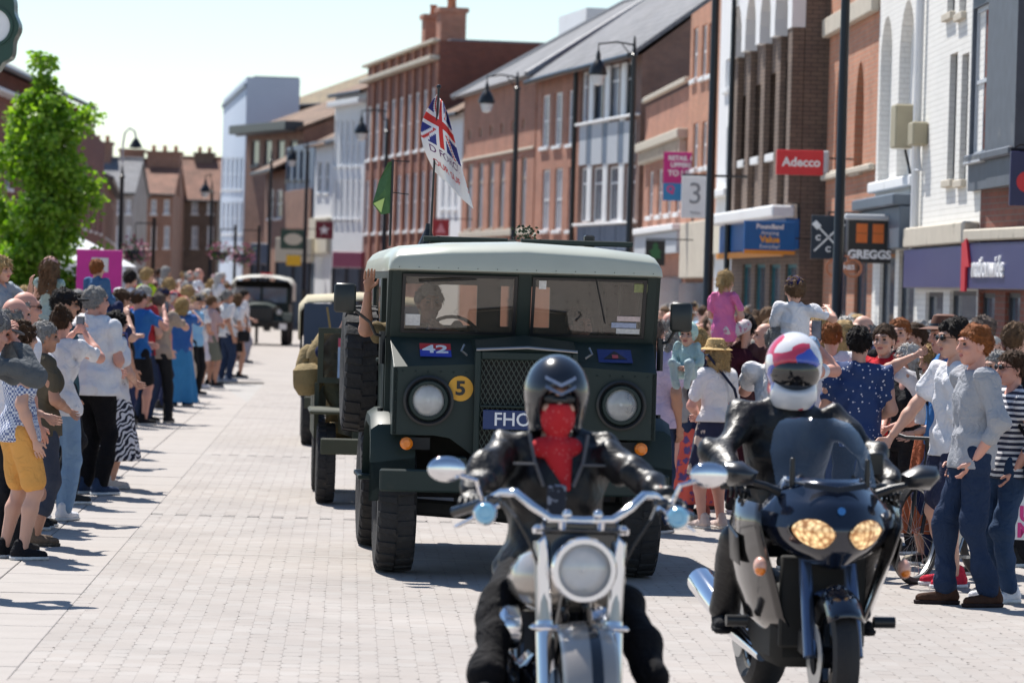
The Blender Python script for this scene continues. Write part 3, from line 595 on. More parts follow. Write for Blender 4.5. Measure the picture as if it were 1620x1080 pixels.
# ---- B13, 14: white fronts
b = Facade('white_terrace', 'tall white stucco front with ranks of narrow windows', 576, 147.2, 527, 152.0, 143, 8, WHITE)
for i in range(5):
    xa = 570-i*9; b.win(xa, xa-5, 190, 262, 'sash', WFR, PALEP); b.win(xa, xa-5, 285, 345, 'sash', WFR, PALEP)
b.band('cornice', 550, 160, 168, .35, WHITE); b.finish(('gable', 1.6, TILE, .2)); b.chimney(4, -4, 1.2, .8, b.H, b.H+2.2, 2, RED)
b = Facade('white_gabled_shop', 'narrow white shop with small hipped roof and star sign', 526, 152.4, 498, 156.5, 228, 8, WHITE)
for i in range(2): xa = 521-i*12; b.win(xa, xa-7, 255, 305, 'sash', WFR, PANE)
b.fascia(0, b.L, b.z(512, 400), b.z(512, 345), CREAM, .2); b.finish(('hip', 1.3, TILE, .4))
b = Facade('dark_panel_shop', 'dark blue panelled upper floor over pink brick', 496, 157.5, 452, 166.0, 224, 8, GREYP)
for i in range(4): xa = 490-i*10; b.win(xa, xa-6, 238, 285, 'plain', DFR, PANE)
b.finish(('flat', 0, LEAD)); MB().box(.2, b.L-.2, .01, .1, 0.3, b.z(480, 300), .01).build('brick_panel', BROWN2, b.root)
b = Facade('timber_gable_house', 'brown gabled house with pale barge boards', 451, 166.5, 420, 174.0, 268, 8, BROWN2)
b.win(446, 436, 300, 345, 'sash', WFR, PANE); b.win(433, 424, 300, 345, 'sash', WFR, PANE); b.finish(('gable', 2.3, TILE, .6))
b = Facade('flat_eaves_block', 'low block with a deep dark flat eaves', 478, 176.0, 388, 184.0, 205, 10, BROWN2)
for i in range(4): xa = 470-i*20; b.win(xa, xa-12, 222, 262, 'plain', DFR, PANE)
b.band('eaves', 440, 196, 210, .9, DFR); b.finish(('gable', 2.0, TILE, .4))
b = Facade('pale_blue_tower', 'tall pale blue rendered block above the far shops', 386, 188.0, 350, 212.0, 122, 2.6, BLUEW)
for i in range(5):
    xa = 384-i*7; b.win(xa, xa-4, 250, 300, 'sash', WFR, PALEP); b.win(xa, xa-4, 320, 370, 'sash', WFR, PALEP)
b.band('blue_band', 370, 150, 157, .1, GREYP); b.finish(('flat', 0, LEAD))
MB().box(0.002, .3, -2.62, .0, b.H-1.15, b.H-.85).build('flank_band', GREYP, b.root)
b.root.location = (b.A.x, b.A.y, 0)
b = Facade('mossy_roof_hall', 'hall with a big mossy tiled roof rising behind the shops', 600, 205.0, 445, 214.0, 160, 18, BROWN)
b.finish(('gable', 3.3, MOSS, .3))
# ---- houses closing the street
def closing(name, label, x0, x1, d, ytop, wallm, roofm, rise_, n, deep=8, gate=False):
    b = Facade(name, label, x1, d, x0, d, ytop, deep, wallm, 'houses closing the street')
    for i in range(n):
        xa = x1-(x1-x0)*(i+.3)/n; wd = (x1-x0)/n*.4
        b.win(xa, xa-wd, 316, 338, 'sash', WFR, PALEP); b.win(xa, xa-wd, 358, 392, 'sash', WFR, PALEP)
    b.finish(('gable', rise_, roofm, .3)); return b
b = closing('red_roof_cottage', 'brick house with red tiled roof and broad chimney', 192, 274, 228, 308, BROWN2, RTILE, 2.0, 4); b.chimney(.9, -3.9, 2.0, 1.6, b.H, b.H+2.5, 3); b.chimney(2.9, -4.2, 1.4, 1.2, b.H, b.H+2.6, 0)
b = closing('end_cottage', 'far brick house with tall red tiled roof beside the pale tower', 272, 345, 236, 318, BROWN, RTILE, 2.6, 3); b.chimney(1.2, -4, 1.2, 1, b.H+1.5, b.H+2.9, 2); MB().box(1.0, 2.4, .01, .05, .05, 2.4).build('blue_door', TEAL, b.root)
b = closing('grey_row_house', 'white windowed terrace house with grey roof past the tree', 128, 212, 215, 306, brick('grey brick', (.34, .30, .28), (.29, .26, .25), (.32, .3, .28)), SLATE, 1.9, 5); b.chimney(2.5, -4, 1.6, 1.2, b.H, b.H+2.8, 3, BROWN2)
# ---- left hand row behind the tree (fronts face right, built far end first)
b = Facade('left_brick_house', 'dark brick house with chimney stack behind the green tree', 122, 118.0, -60, 92.0, None, 9, DRED); b.H = at(60, 118, 100).z
for i in range(5): b.winuz(2+i*4.8, 3.3+i*4.8, 4.2, 6.0); b.winuz(2+i*4.8, 3.3+i*4.8, 1.2, 3.2)
b.finish(('gable', 2.2, SLATE, .4)); b.chimney(13.5, -2.0, 1.1, .8, b.H, b.H+2.4, 2, BROWN); b.band('cornice', 60, 170, 176, .4, WHITE)
b = Facade('left_step_house', 'plain brick house with stepped parapet past the tree', 164, 150.0, 122, 126.0, None, 9, DRED); b.H = at(140, 212, 140).z
for i in range(4): b.winuz(2+i*5, 3.5+i*5, 3.6, 5.2, 'sash', WFR, PALEP)
b.finish(('flat', 0, LEAD)); b.chimney(3, -1, 1.6, 1.2, b.H, b.H+.5, 0); b.chimney(8, -2, 1.4, 1.2, b.H, b.H+.7, 2)
b = Facade('left_far_shop', 'pale far shop with blue sign on the left of the street', 186, 200.0, 164, 152.0, None, 9, BROWN2); b.H = at(170, 300, 175).z
for i in range(6): b.winuz(3+i*7, 5+i*7, 3.6, 5.2, 'sash', WFR, PALEP)
b.finish(('gable', 2, SLATE, .3))
# ---- left hand small distant hanging signs on the right row
def small_sign(name, label, xa, xb, ya, yb, d, m, extra=None):
    t, w, h = panel_sign(name, label, 'sign', xa, xb, ya, yb, d, m); arm(t, -w/2, w/2+.8, h*.55); 
    if extra: extra(t, w, h)
def star(t, w, h): MB().prism([(math.sin(math.pi*i/5)*(.32 if i % 2 == 0 else .13)*w, math.cos(math.pi*i/5)*(.32 if i % 2 == 0 else .13)*w) for i in range(10)], 0, .01, 'XY', face_M((0, -.042, 0), (0, -1, 0))).build('star', WHT, t)
small_sign('star_sign', 'maroon square sign with a white star', 499, 527, 350, 378, 146, mat('maroon board', (.16, .015, .03), .5), star)
def oval(t, w, h): MB().lathe([(0, 0), (1, 0), (1, .01), (0, .012)], 28, face_M((0, -.042, 0), (0, -1, 0)) @ Matrix.Diagonal((w*.36, h*.3, 1, 1))).build('oval', CREAM, t)
small_sign('oval_sign', 'green sign with a cream oval', 444, 484, 363, 394, 150, mat('green board', (.03, .07, .05), .5), oval)
small_sign('yellow_sign', 'small yellow shop sign under the oval sign', 453, 476, 404, 420, 140, mat('yellow board', (.75, .45, .02), .5))
def tri(t, w, h): MB().prism([(-w*.3, -h*.3), (w*.3, -h*.3), (0, h*.32)], 0, .01, 'XY', face_M((0, -.042, 0), (0, -1, 0))).build('triangle', mat('pink print', (.7, .3, .35), .6), t)
small_sign('triangle_sign', 'red sign with a pale triangle below the flag', 684, 711, 347, 374, 122, mat('red board', (.35, .02, .03), .5), tri)
small_sign('tree_sign', 'dark hanging sign with a green tree', 1021, 1052, 380, 420, 82, BLK, lambda t, w, h: MB().prism([(-.05*w, -.4*h), (.05*w, -.4*h), (.05*w, -.2*h), (.3*w, -.22*h), (.22*w, .0), (.34*w, .02*h), (.12*w, .2*h), (.15*w, .3*h), (0, .42*h), (-.16*w, .28*h), (-.1*w, .2*h), (-.33*w, .04*h), (-.2*w, -.02*h), (-.3*w, -.22*h), (-.05*w, -.2*h)], 0, .008, 'XY', face_M((0, -.042, 0), (0, -1, 0))).build('green_tree', mat('green print', (.03, .13, .05), .6), t))
# canvas blind shops under B12/B13 (pink and dark fascias seen over the crowd)
for nm, lb, xa, xb, ya, yb, d, m in (('pink_shop_front', 'mauve shop fascia under the white terrace', 521, 575, 398, 440, 144.5, mat('mauve fascia', (.32, .10, .17), .5)), ('blue_shop_front', 'dark blue shop front far down the street', 392, 440, 385, 440, 172, GREYP), ('cream_shop_front', 'cream shop fascia beside the yellow sign', 430, 497, 376, 440, 154.5, CREAM)):
    p = at((xa+xb)/2, (ya+yb)/2, d); w = (xb-xa)*d/FPX; h = (yb-ya)*d/FPX; t = thing(nm, lb, 'shop front', (p.x, p.y, 0), R_(-80)+math.pi/2*0+.9)
    MB().box(-w/2, w/2, 0, .3, p.z-h*.1, p.z+h/2, .02).build('fascia', m, t); MB().box(-w/2, w/2, .05, .3, 0, p.z-h*.11).build('shop_window', PANE, t)
    for q in (-1, 0, 1): MB().box(q*w*.46-.06, q*w*.46+.06, .01, .04, 0, p.z-h*.12).build('stile', DFR, t)
# ================================================================ street lamps, tree, clock, boards
LANT = mat('lamp glass', (.55, .58, .6), .15, spec=.8)
def lamp(label, x, ytop, d, arms=(), yb=900, r=.075, spike=True, group='black street lamps with lantern arms'):
    p = at(x, ytop, d); q = at(x-6, 430, d); X = p.x
    t = thing('street_lamp', label, 'street lamp', (X, d, 0), 0, group); H = p.z
    MB().lathe([(r*2, 0), (r*2, .5), (r*1.9, .55), (r*1.2, .75), (r*1.15, 1.6), (r*1.4, 1.65), (r, 1.72), (r*.72, H-.4), (r*1.1, H-.38), (r*1.1, H-.33), (r*.6, H-.3), (.02, H+.05 if spike else H)], 14).build('post', BLACK, t, True)
    for (xa, ya, rr) in arms:                     # a lantern at photo place (xa, ya) carried on an arm from the post
        a = at(xa, ya, d); dx, dz = a.x-X, a.z
        MB().tube([(0, 0, dz+.55), (dx*.5, 0, dz+.6), (dx, 0, dz+.55), (dx, 0, dz+.35)], .022, 6).tube([(0, 0, dz+.25), (dx*.35, 0, dz+.56)], .014, 6).build('lamp_arm', BLACK, t)
        l = MB().lathe([(.0, .5), (.03, .44), (.05, .36), (.05, .28), (.12, .2), (.16, .12), (rr, .0), (rr, -.04), (rr-.03, -.04)], 16, Matrix.Translation((dx, 0, dz-.05))).build('lamp_hood', BLACK, t, True)
        MB().lathe([(rr-.04, -.05), (rr-.07, -.16), (.1, -.24), (0, -.27)], 16, Matrix.Translation((dx, 0, dz-.05))).build('lamp_bowl', LANT, l, True)
    return t
lamp('tall black lamp post beside the bakery sign', 1349, -420, 50, r=.07)
lamp('tall black lamp post in front of the white narrow shop', 1139, -250, 62, r=.075)
lamp('slim black drainpipe like post beside the brown block', 1167, -200, 73.5, r=.06)
lamp('black lamp post with lantern arm before the panel fronted shop', 1004, 62, 80, ((946, 112, .19),))
lamp('black lamp post with lantern arm in front of the hip roofed hall', 819, 118, 92, ((770, 158, .2),))
lamp('black lamp post with lantern arm beside the pilastered block', 613, 190, 112, ((572, 206, .22),))
lamp('slim dark post by the oval sign', 487, 226, 140, ((462, 250, .2),))
lamp('slim pale post beside the cream shop', 430, 240, 150)
lamp('short lamp post far down the street by the brick cottage', 336, 290, 150, ((325, 300, .22),))
t = lamp('dark lamp post with swan neck in front of the grey terrace', 194, 262, 120, r=.09, spike=False)
MB().tube([(0, 0, 5.5), (0, 0, 6.1), (.05, 0, 6.45), (.2, 0, 6.6), (.36, 0, 6.5), (.4, 0, 6.3)], .03, 8).build('swan_neck', LGREY, t); MB().lathe([(.04, .3), (.1, .22), (.22, .0), (.0, -.03)], 14, Matrix.Translation((.4, 0, 6.0))).build('lamp_hood', BLACK, t)
# bracket clock, top left corner
GREEN = mat('dark green clock paint', (.012, .055, .04), .35, var=.2)
c = at(-4, 44, 40.0); t = thing('bracket_clock', 'dark green scalloped double faced bracket clock at the top left corner', 'clock', tuple(c))
poly = []
for i in range(72):
    q = 2*math.pi*i/72; r = .40+.028*math.cos(q*8)+.05*abs(math.sin(q))**6; poly.append((math.cos(q)*r*.58, math.sin(q)*r))
poly = [(x*1.0, z) for x, z in poly]
MB().prism(poly, -.16, .16, 'XZ').build('case', GREEN, t, bevel=.02)
f = MB().lathe([(0, 0), (.185, 0), (.185, .01), (0, .012)], 32, face_M((-.02, -.162, 0), (0, -1, 0))).build('dial', WHT, t); MB().lathe([(.18, 0), (.21, 0), (.21, .03), (.18, .03), (.18, 0)], 32, face_M((-.02, -.162, 0), (0, -1, 0))).build('dial_ring', GREEN, f)
m = MB(); m.box(-.03, -.015, -.182, -.178, 0, .12); m.box(-.1, -.02, -.185, -.181, -.008, .008); m.build('hand', BLK, f)
MB().tube([(-.15, 0, 0), (-2.2, 0, .05)], .03, 8).build('bracket', BLACK, t)
MB().tube([(-2.2, 0, -c.z), (-2.2, 0, .6)], .09, 10).build('post', BLACK, t)
# the tree
def make_tree(name, label, x, d, H, cw, seed, n=9000):
    r = random.Random(seed); X = (x-810)*d/FPX; t = thing(name, label, 'tree', (X, d, 0))
    bark = mat('bark', (.10, .075, .055), .9, var=.3, scale=8, bump=.6); m = MB()
    m.tube([(0, 0, 0), (.03, .02, 1.0), (-.02, .0, 2.0), (.05, .05, 3.2), (0, 0, H*.72), (.03, 0, H*.92)], [.17, .13, .115, .09, .05, .015], 10)
    tips = []
    for i in range(44):
        z = .8+(H*.85-.8)*i/44; q = r.uniform(0, 6.28); fr_ = (z-1.2)/(H-1.2); L = cw*(1.1-.85*max(0, fr_)**1.3)*r.uniform(.75, 1.05)
        e = Vector((math.cos(q)*L, math.sin(q)*L, z+L*.55)); mid = Vector((math.cos(q)*L*.5, math.sin(q)*L*.5, z+L*.18)); m.tube([(0, 0, z), mid, e], [.04*(1.2-fr_), .025, .008], 6)
        for k in range(6): s_ = r.uniform(.3, 1.05); tips.append(((e*s_+Vector((0, 0, z))*(1-s_)*.9)+Vector((r.gauss(0, .16), r.gauss(0, .16), r.gauss(0, .14))), r.uniform(.14, .3)))
    for k in range(12): tips.append((Vector((r.gauss(0, .12), r.gauss(0, .12), H*r.uniform(.86, 1.0))), r.uniform(.1, .18)))
    m.build('trunk', bark, t, True)
    V = []; lp = []
    for i in range(n):
        c, rad = tips[r.randrange(len(tips))]; v = Vector((r.gauss(0, 1), r.gauss(0, 1), r.gauss(0, .8))).normalized()*rad*r.uniform(.1, 1.45)
        p = c+v; ax = Vector((r.gauss(0, 1), r.gauss(0, 1), r.gauss(0, .6)-.3)).normalized(); s_ = r.uniform(.05, .1); side = ax.cross(Vector((r.gauss(0, 1), r.gauss(0, 1), r.gauss(0, 1)))).normalized()
        V += [p, p+ax*s_*.6+side*s_*.5, p+ax*s_*1.5, p+ax*s_*.6-side*s_*.5]
    V = np.array([tuple(v) for v in V]); me = big_mesh('crown', V, np.arange(len(V)), np.full(n, 4), None)
    lm = bpy.data.materials.new('fresh leaves'); lm.use_nodes = True; tt = lm.node_tree; N = tt.nodes; L = tt.links; b = N['Principled BSDF']; b.inputs['Roughness'].default_value = .5
    ge = N.new('ShaderNodeNewGeometry'); rp = N.new('ShaderNodeValToRGB'); rp.color_ramp.elements[0].color = (.07, .17, .012, 1); rp.color_ramp.elements[1].color = (.24, .37, .05, 1); L.new(ge.outputs['Random Per Island'], rp.inputs[0]); L.new(rp.outputs[0], b.inputs['Base Color'])
    tl = N.new('ShaderNodeBsdfTranslucent'); hs = N.new('ShaderNodeHueSaturation'); hs.inputs['Value'].default_value = 1.9; hs.inputs['Saturation'].default_value = 1.1; L.new(rp.outputs[0], hs.inputs['Color']); L.new(hs.outputs[0], tl.inputs[0])
    mx = N.new('ShaderNodeMixShader'); mx.inputs[0].default_value = .45; L.new(b.outputs[0], mx.inputs[1]); L.new(tl.outputs[0], mx.inputs[2]); L.new(mx.outputs[0], N['Material Output'].inputs[0])
    me.materials.append(lm); o = bpy.data.objects.new('crown', me); COL.objects.link(o); o.parent = t
make_tree('street_tree', 'bright green young tree rising over the left crowd', 62, 72, 6.0, 1.12, 5, 30000)
# pink board and gazebo over the crowd
t, w, h = panel_sign('pink_board', 'plain magenta board with a pale grey square above the crowd', 'board', 121, 193, 395, 470, 60, mat('hot magenta', (.52, .015, .26), .5), .06)
MB().box(-w*.17, w*.2, -.036, -.031, h*.03, h*.33).build('grey_square', mat('pale grey print', (.6, .58, .6), .5), t)
p = at(157, 420, 60)
for s_ in (-1, 1): MB().box(s_*w*.4-.02, s_*w*.4+.02, -.0, .04, -p.z, -h/2).build('leg', LGREY, t)
p = at(118, 420, 88); t = thing('gazebo', 'white pointed gazebo beside the magenta board', 'gazebo', (p.x, p.y, 0)); CANV = mat('white canvas', (.75, .76, .78), .8)
MB().add([(-1.3, -1.3, 2.2), (1.3, -1.3, 2.2), (1.3, 1.3, 2.2), (-1.3, 1.3, 2.2), (0, 0, 2.9)], [(0, 1, 4), (1, 2, 4), (2, 3, 4), (3, 0, 4)]).build('canopy', CANV, t)
MB().box(-1.3, 1.3, -1.31, -1.29, 1.9, 2.2).build('valance', CANV, t)
for a in (-1, 1):
    for c_ in (-1, 1): MB().box(a*1.26-.03, a*1.26+.03, c_*1.26-.03, c_*1.26+.03, 0, 2.2).build('leg', LGREY, t)

def basket(label, x, y, d):
    p = at(x, y, d); t = thing('flower_basket', label, 'flower basket', tuple(p), 0, 'hanging flower baskets'); m = MB(); r = random.Random(int(x))
    for i in range(260):
        v = Vector((r.gauss(0, 1), r.gauss(0, 1), r.gauss(0, .7))).normalized()*.42*r.uniform(.6, 1); a = Vector((r.gauss(0, 1), r.gauss(0, 1), r.gauss(0, 1))).normalized()*.09; c = a.cross(Vector((r.gauss(0, 1), r.gauss(0, 1), 1))).normalized()*.05; m.add([v, v+a*.5+c, v+a, v+a*.5-c], [(0, 1, 2, 3)], None, 0 if r.random() < .6 else 1)
    tag(m.build('flowers', [mat('pink petals', (.42, .14, .22), .7), mat('basket leaves', (.07, .16, .03), .6)], t, False, False), kind='stuff'); MB().lathe([(0, -.3), (.2, -.27), (.3, -.05), (.28, 0)], 14).build('bowl', DFR, t); MB().tube([(0, 0, .0), (0, 0, .75)], .012, 5).tube([(0, 0, .75), (.5, 0, .75)], .02, 5).build('hanger', BLACK, t); MB().tube([(.5, 0, -p.z), (.5, 0, .9)], .05, 8).build('post', BLACK, t)
basket('pink flower basket on a post far left of the distant truck', 348, 398, 128); basket('pink flower basket on a post above the distant truck', 384, 402, 120); basket('pink flower basket near the grey terrace', 214, 396, 105)
# ================================================================ vehicles (front looks along local -y)
ARMY = mat('army green paint', (.018, .031, .028), .5, var=.2, scale=3, dirt=((.045, .05, .042), 5, .62), coat=.05, spec=.3)
ARMY2 = mat('olive drab paint', (.04, .045, .025), .6, var=.12, scale=3, dirt=((.11, .1, .07), 5, .6))
DKMET = mat('dark underbody', (.018, .018, .017), .8, var=.4, scale=8)
CHROME = mat('chrome', (.78, .79, .82), .08, 1, var=.04)
STEEL = mat('dull steel', (.35, .36, .37), .35, 1, var=.1)
LENS = glass('lamp lens', (.95, .97, 1), .1, .03, .96, dust=.38, dustc=(.95, .95, .93))
REFL = mat('lamp reflector', (.86, .86, .86), .5, .15, var=.1, scale=30)
AMBER = mat('amber lens', (.85, .22, .01), .2, spec=.8)
CANVAS = mat('tan canvas', (.50, .44, .31), .9, var=.1, scale=6, bump=.4)
KHAKI = mat('khaki canvas', (.26, .19, .085), .9, var=.18, scale=10, bump=.5)
WSCREEN = glass('windscreen glass', (.74, .70, .62), .08, .03, .66, dust=.10)
def wheel(parent, loc, r, w, hubm, tread=26, rim_r=None, name='wheel', knob=.022, lean=0):
    """bar tread tyre with steel rim; axle along local x"""
    M = Matrix.Translation(loc) @ Matrix.Rotation(lean, 4, 'Z'); rr = rim_r or r*.55
    h = w/2; prof = [(rr, -h*.62), (rr*1.02, -h*.82), (r*.78, -h*1.0), (r*.9, -h*.97), (r*.965, -h*.82), (r*.97, 0), (r*.965, h*.82), (r*.9, h*.97), (r*.78, h*1.0), (rr*1.02, h*.82), (rr, h*.62)]
    m = MB(); m.lathe(prof, 40, M, 0, 'X')
    for i in range(tread):
        for sd in (-1, 1):
            q = 2*math.pi*(i+(.5 if sd > 0 else 0))/tread; Q = M @ Matrix.Rotation(q, 4, 'X')
            m.add([(sd*h*.04, -r*.055, r*.955), (sd*h*.04, r*.055, r*.955), (sd*h*.97, r*.075, r*.9), (sd*h*.97, -r*.02, r*.9), (sd*h*.04, -r*.045, r), (sd*h*.04, r*.045, r), (sd*h*.9, r*.065, r*.975), (sd*h*.9, -r*.01, r*.975)], [(4, 5, 6, 7), (0, 1, 5, 4), (1, 2, 6, 5), (2, 3, 7, 6), (3, 0, 4, 7)], Q)
    t = m.build(name, rubber(), parent, 30)
    MB().lathe([(rr*1.03, -h*.66), (rr*.95, -h*.55), (rr*.9, -h*.1), (rr*.55, -h*.05), (rr*.5, -h*.3), (rr*.2, -h*.35), (0, -h*.36)], 24, M, 0, 'X').lathe([(rr*1.03, h*.66), (rr*.95, h*.55), (rr*.9, h*.1), (rr*.55, h*.05), (rr*.5, h*.3), (rr*.2, h*.35), (0, h*.36)], 24, M, 0, 'X').build('rim', hubm, t, True)
    return t
def headlight(parent, loc, r, bez, depth=.1, ring=None, lens=None):
    M = face_M(loc, (0, -1, 0)); o = MB().lathe([(r*.6, -depth), (r*1.1, -depth*.6), (r*1.25, -.02), (r*1.28, .012), (r*1.2, .03), (r*1.02, .03), (r, .01)], 32, M).build('headlight', bez, parent, True)
    MB().lathe([(r, .008), (r*.85, -r*.25), (r*.5, -r*.5), (0, -r*.6)], 32, M).ball(M @ Vector((0, 0, -r*.25)), r*.14, 10).build('reflector', REFL, o, True)
    MB().lathe([(r, .01), (r*.8, .03), (r*.4, .042), (0, .045)], 32, M).build('lens', lens or LENS, o, True); return o
# ---------------------------------------------------------------- the army truck
TX = at(829, 700, 25.75); T = thing('army_truck', 'dark green wartime army truck with mesh grille, number 42 plate and waving driver', 'truck', (TX.x, 25.75, 0), .085)
def tp(name, m, material=ARMY, parent=None, smooth=False, bevel=0): return m.build(name, material, parent or T, smooth, True, bevel)
# nose: front sheet with headlamps either side of the grille, sloped top to the windscreen
zc, zt, zb = 1.42, 1.60, .955
def nose_side(s):
    xo, xi = s*.885, s*.335
    out = [(xi, zc+.02), (xo, zc-.01), (xo, zb), (s*.60, zb), (s*.50, zb-.015), (s*.42, zb-.07), (s*.355, zb-.12), (xi, zb-.13)]
    m = MB(); m.prism(out if s > 0 else out[::-1], .03, .075, 'XZ')
    m.loft([[(xi, .03, zc+.02), (xo, .03, zc-.01), (xo, .075, zc-.01), (xi, .075, zc+.02)], [(xi, .36, zt), (s*.90, .36, zt), (s*.90, .41, zt), (xi, .41, zt)]], cap=(True, True))
    m.prism([(.03, zb), (.62, zb), (.62, zt-.02), (.36, zt-.005), (.03, zc-.012)], xo-s*.03, xo+s*.004, 'YZ'); return m
for s in (-1, 1): tp('wing_panel', nose_side(s), bevel=.012)
tp('hood', MB().loft([[(-.335, -.02, 1.535), (0, -.045, 1.555), (.335, -.02, 1.535), (.335, .0, 1.50), (-.335, .0, 1.50)], [(-.335, .2, 1.60), (0, .2, 1.64), (.335, .2, 1.60), (.335, .22, 1.5), (-.335, .22, 1.5)], [(-.36, .42, zt+.0), (0, .42, zt+.035), (.36, .42, zt), (.36, .44, 1.5), (-.36, .44, 1.5)]], cap=(True, True)), smooth=25)
tp('hood_edge', MB().tube([(-.34, -.035, 1.54), (0, -.06, 1.562), (.34, -.035, 1.54)], .011, 8), STEEL)
# grille: frame, diamond mesh
g = tp('grille', MB().box(-.345, -.305, -.045, .06, .83, 1.53, .008).box(.305, .345, -.045, .06, .83, 1.53, .008).box(-.305, .305, -.045, .06, 1.475, 1.53, .008).box(-.305, .305, -.045, .06, .83, .86, .008).box(-.305, .305, -.05, .02, 1.155, 1.17, .003))
m = MB(); st = .034
for k in range(-18, 38):
    for sd in (-1, 1):
        x0 = -.305+k*st; z0 = .86; L_ = .615                           # wires at steep slant, clipped to the opening
        pts = [(x0+sd*t_*.55*L_, z0+t_*L_) for t_ in (0, 1)]
        (xa, za), (xb, zb_) = pts; 
        def clipx(xa, za, xb, zb_):
            t0, t1 = 0, 1; dx = xb-xa
            for lim, sg in ((-.305, 1), (.305, -1)):
                qa, qb = sg*(xa-lim), sg*(xb-lim)
                if qa < 0 and qb < 0: return None
                if qa < 0: t0 = max(t0, qa/(qa-qb))
                if qb < 0: t1 = min(t1, qa/(qa-qb))
            return (t0, t1) if t1 > t0+.01 else None
        c = clipx(xa, za, xb, zb_)
        if c: P = [(xa+(xb-xa)*t_, -.03+.003*sd, za+(zb_-za)*t_) for t_ in c]; m.tube(P, .0034, 4)
tag(tp('grille_mesh', m, mat('grille wire', (.07, .085, .07), .5), g), kind='stuff')
tp('radiator', MB().box(-.3, .3, .02, .06, .84, 1.49), DKMET, g)
PLB = mat('navy number plate', (.008, .03, .13), .35)
npl = tp('number_plate', MB().box(-.285, .33, -.062, -.05, 1.01, 1.14, .003), PLB, T)
text('lettering', 'FHO', .125, MC['white lettering'], npl, face_M((-.215, -.063, 1.075), (0, -1, 0)), .002, .0015, 'LEFT', sx=1.0)
def tilt_plate(name, x, w, h, m_, y=.17, z=1.495):
    n_ = Vector((0, -.45, .88)).normalized(); M = face_M((x, y, z)+0*Vector() if False else Vector((x, y, z))+n_*.006, n_, (0, 0.3, 1)); o = MB().box(-w/2, w/2, -h/2, h/2, 0, .006, 0, M).build(name, m_, T); return o, M
n_ = Vector((0, -.18, .33)); n_ = Vector((0, -(zt-zc), .33)).normalized()
def slope_M(x, t_=.5): return face_M(Vector((x, .03+.33*t_, zc+.004+(zt-zc)*t_))+n_*.012, n_)
M = slope_M(-.60); o = MB().box(-.105, .105, .0, .085, -.002, .004, 0, M).box(-.105, .105, -.085, .0, -.002, .004, 0, M, 1).build('unit_plate', [mat('plate red', (.55, .02, .03), .5), mat('plate blue', (.02, .05, .42), .5)], T)
text('numeral', '42', .14, MC['white lettering'], o, M @ Matrix.Translation((0, 0, .007)), .002, .003, sx=1.25)
M = slope_M(.615, .45); o = MB().box(-.115, .115, -.085, .085, -.002, .004, 0, M).build('division_plate', mat('plate deep blue', (.012, .035, .17), .5), T)
MB().prism([(-.08, -.05), (.08, -.05), (0, .06)], .005, .008, 'XY', M).build('dark_peak', BLK, o); MB().box(-.02, .02, -.04, .0, .008, .011, 0, M).build('red_gate', mat('plate pink', (.5, .08, .1), .5), o)
o = MB().lathe([(0, 0), (.085, 0), (.085, .006), (0, .007)], 28, face_M((-.435, .028, 1.275), (0, -1, 0))).build('bridge_disc', mat('ochre disc', (.72, .36, .03), .5), T)
text('numeral', '5', .13, BLK, o, face_M((-.435, .019, 1.273), (0, -1, 0)), .002, .004, sx=1.1)
for s in (-1, 1):
    o = headlight(T, (s*.65, .01, 1.19), .107, ARMY, .08); MB().lathe([(.135, -.04), (.165, -.03), (.17, .025), (.155, .03), (.14, .02)], 32, face_M((s*.65, .02, 1.19), (0, -1, 0))).build('hood_ring', BLACK, o, True)
    MB().lathe([(0, .03), (.025, .028), (.042, .01), (.044, -.04)], 18, face_M((s*.79, -.02, .90), (0, -1, 0))).build('indicator', AMBER, T, True)
    tp('indicator_bracket', MB().box(s*.79-.02, s*.79+.16*-s, .03, .06, .86, .94), DKMET)
    # mudguards, wheels
    prof = [(-.12, .60), (-.12, .86), (-.05, 1.02), (.08, 1.10), (.55, 1.12), (.80, 1.06), (.95, .9), (1.0, .7)]
    rings = [[(s*x, y+.27, z+dz) for x, dz in ((.72, -.02), (.84, .0), (.97, -.005), (1.02, -.04), (1.025, -.10), (1.0, -.1), (.72, -.06))] for y, z in prof]
    tp('mudguard', MB().loft(rings, cap=(True, True)), smooth=30)
    wheel(T, (s*.83, .55, .455), .455, .27, ARMY); wheel(T, (s*.83, 3.12, .455), .455, .27, ARMY)
    tp('chassis_rail', MB().box(s*.40, s*.48, .1, 3.9, .58, .72), DKMET)
    tp('bumper_iron', MB().box(s*.42-.03, s*.42+.03, -.13, .12, .6, .82, .005), ARMY)
tp('bumper', MB().box(-.97, .97, -.17, -.115, .585, .735, .012))
tp('axle', MB().tube([(-.75, .55, .45), (-.2, .55, .42), (.2, .55, .42), (.75, .55, .45)], [.06, .06, .1, .06], 10), DKMET)
tp('engine_pan', MB().box(-.3, .3, .12, 1.0, .5, .82, .05), DKMET); tp('rear_axle', MB().tube([(-.75, 3.12, .45), (.75, 3.12, .45)], .08, 10), DKMET); tp('inner_wing', MB().box(-.75, .75, .85, .9, .55, 1.3), DKMET); tp('floor_pan', MB().box(-.86, .86, .95, 3.9, .74, .8), DKMET)
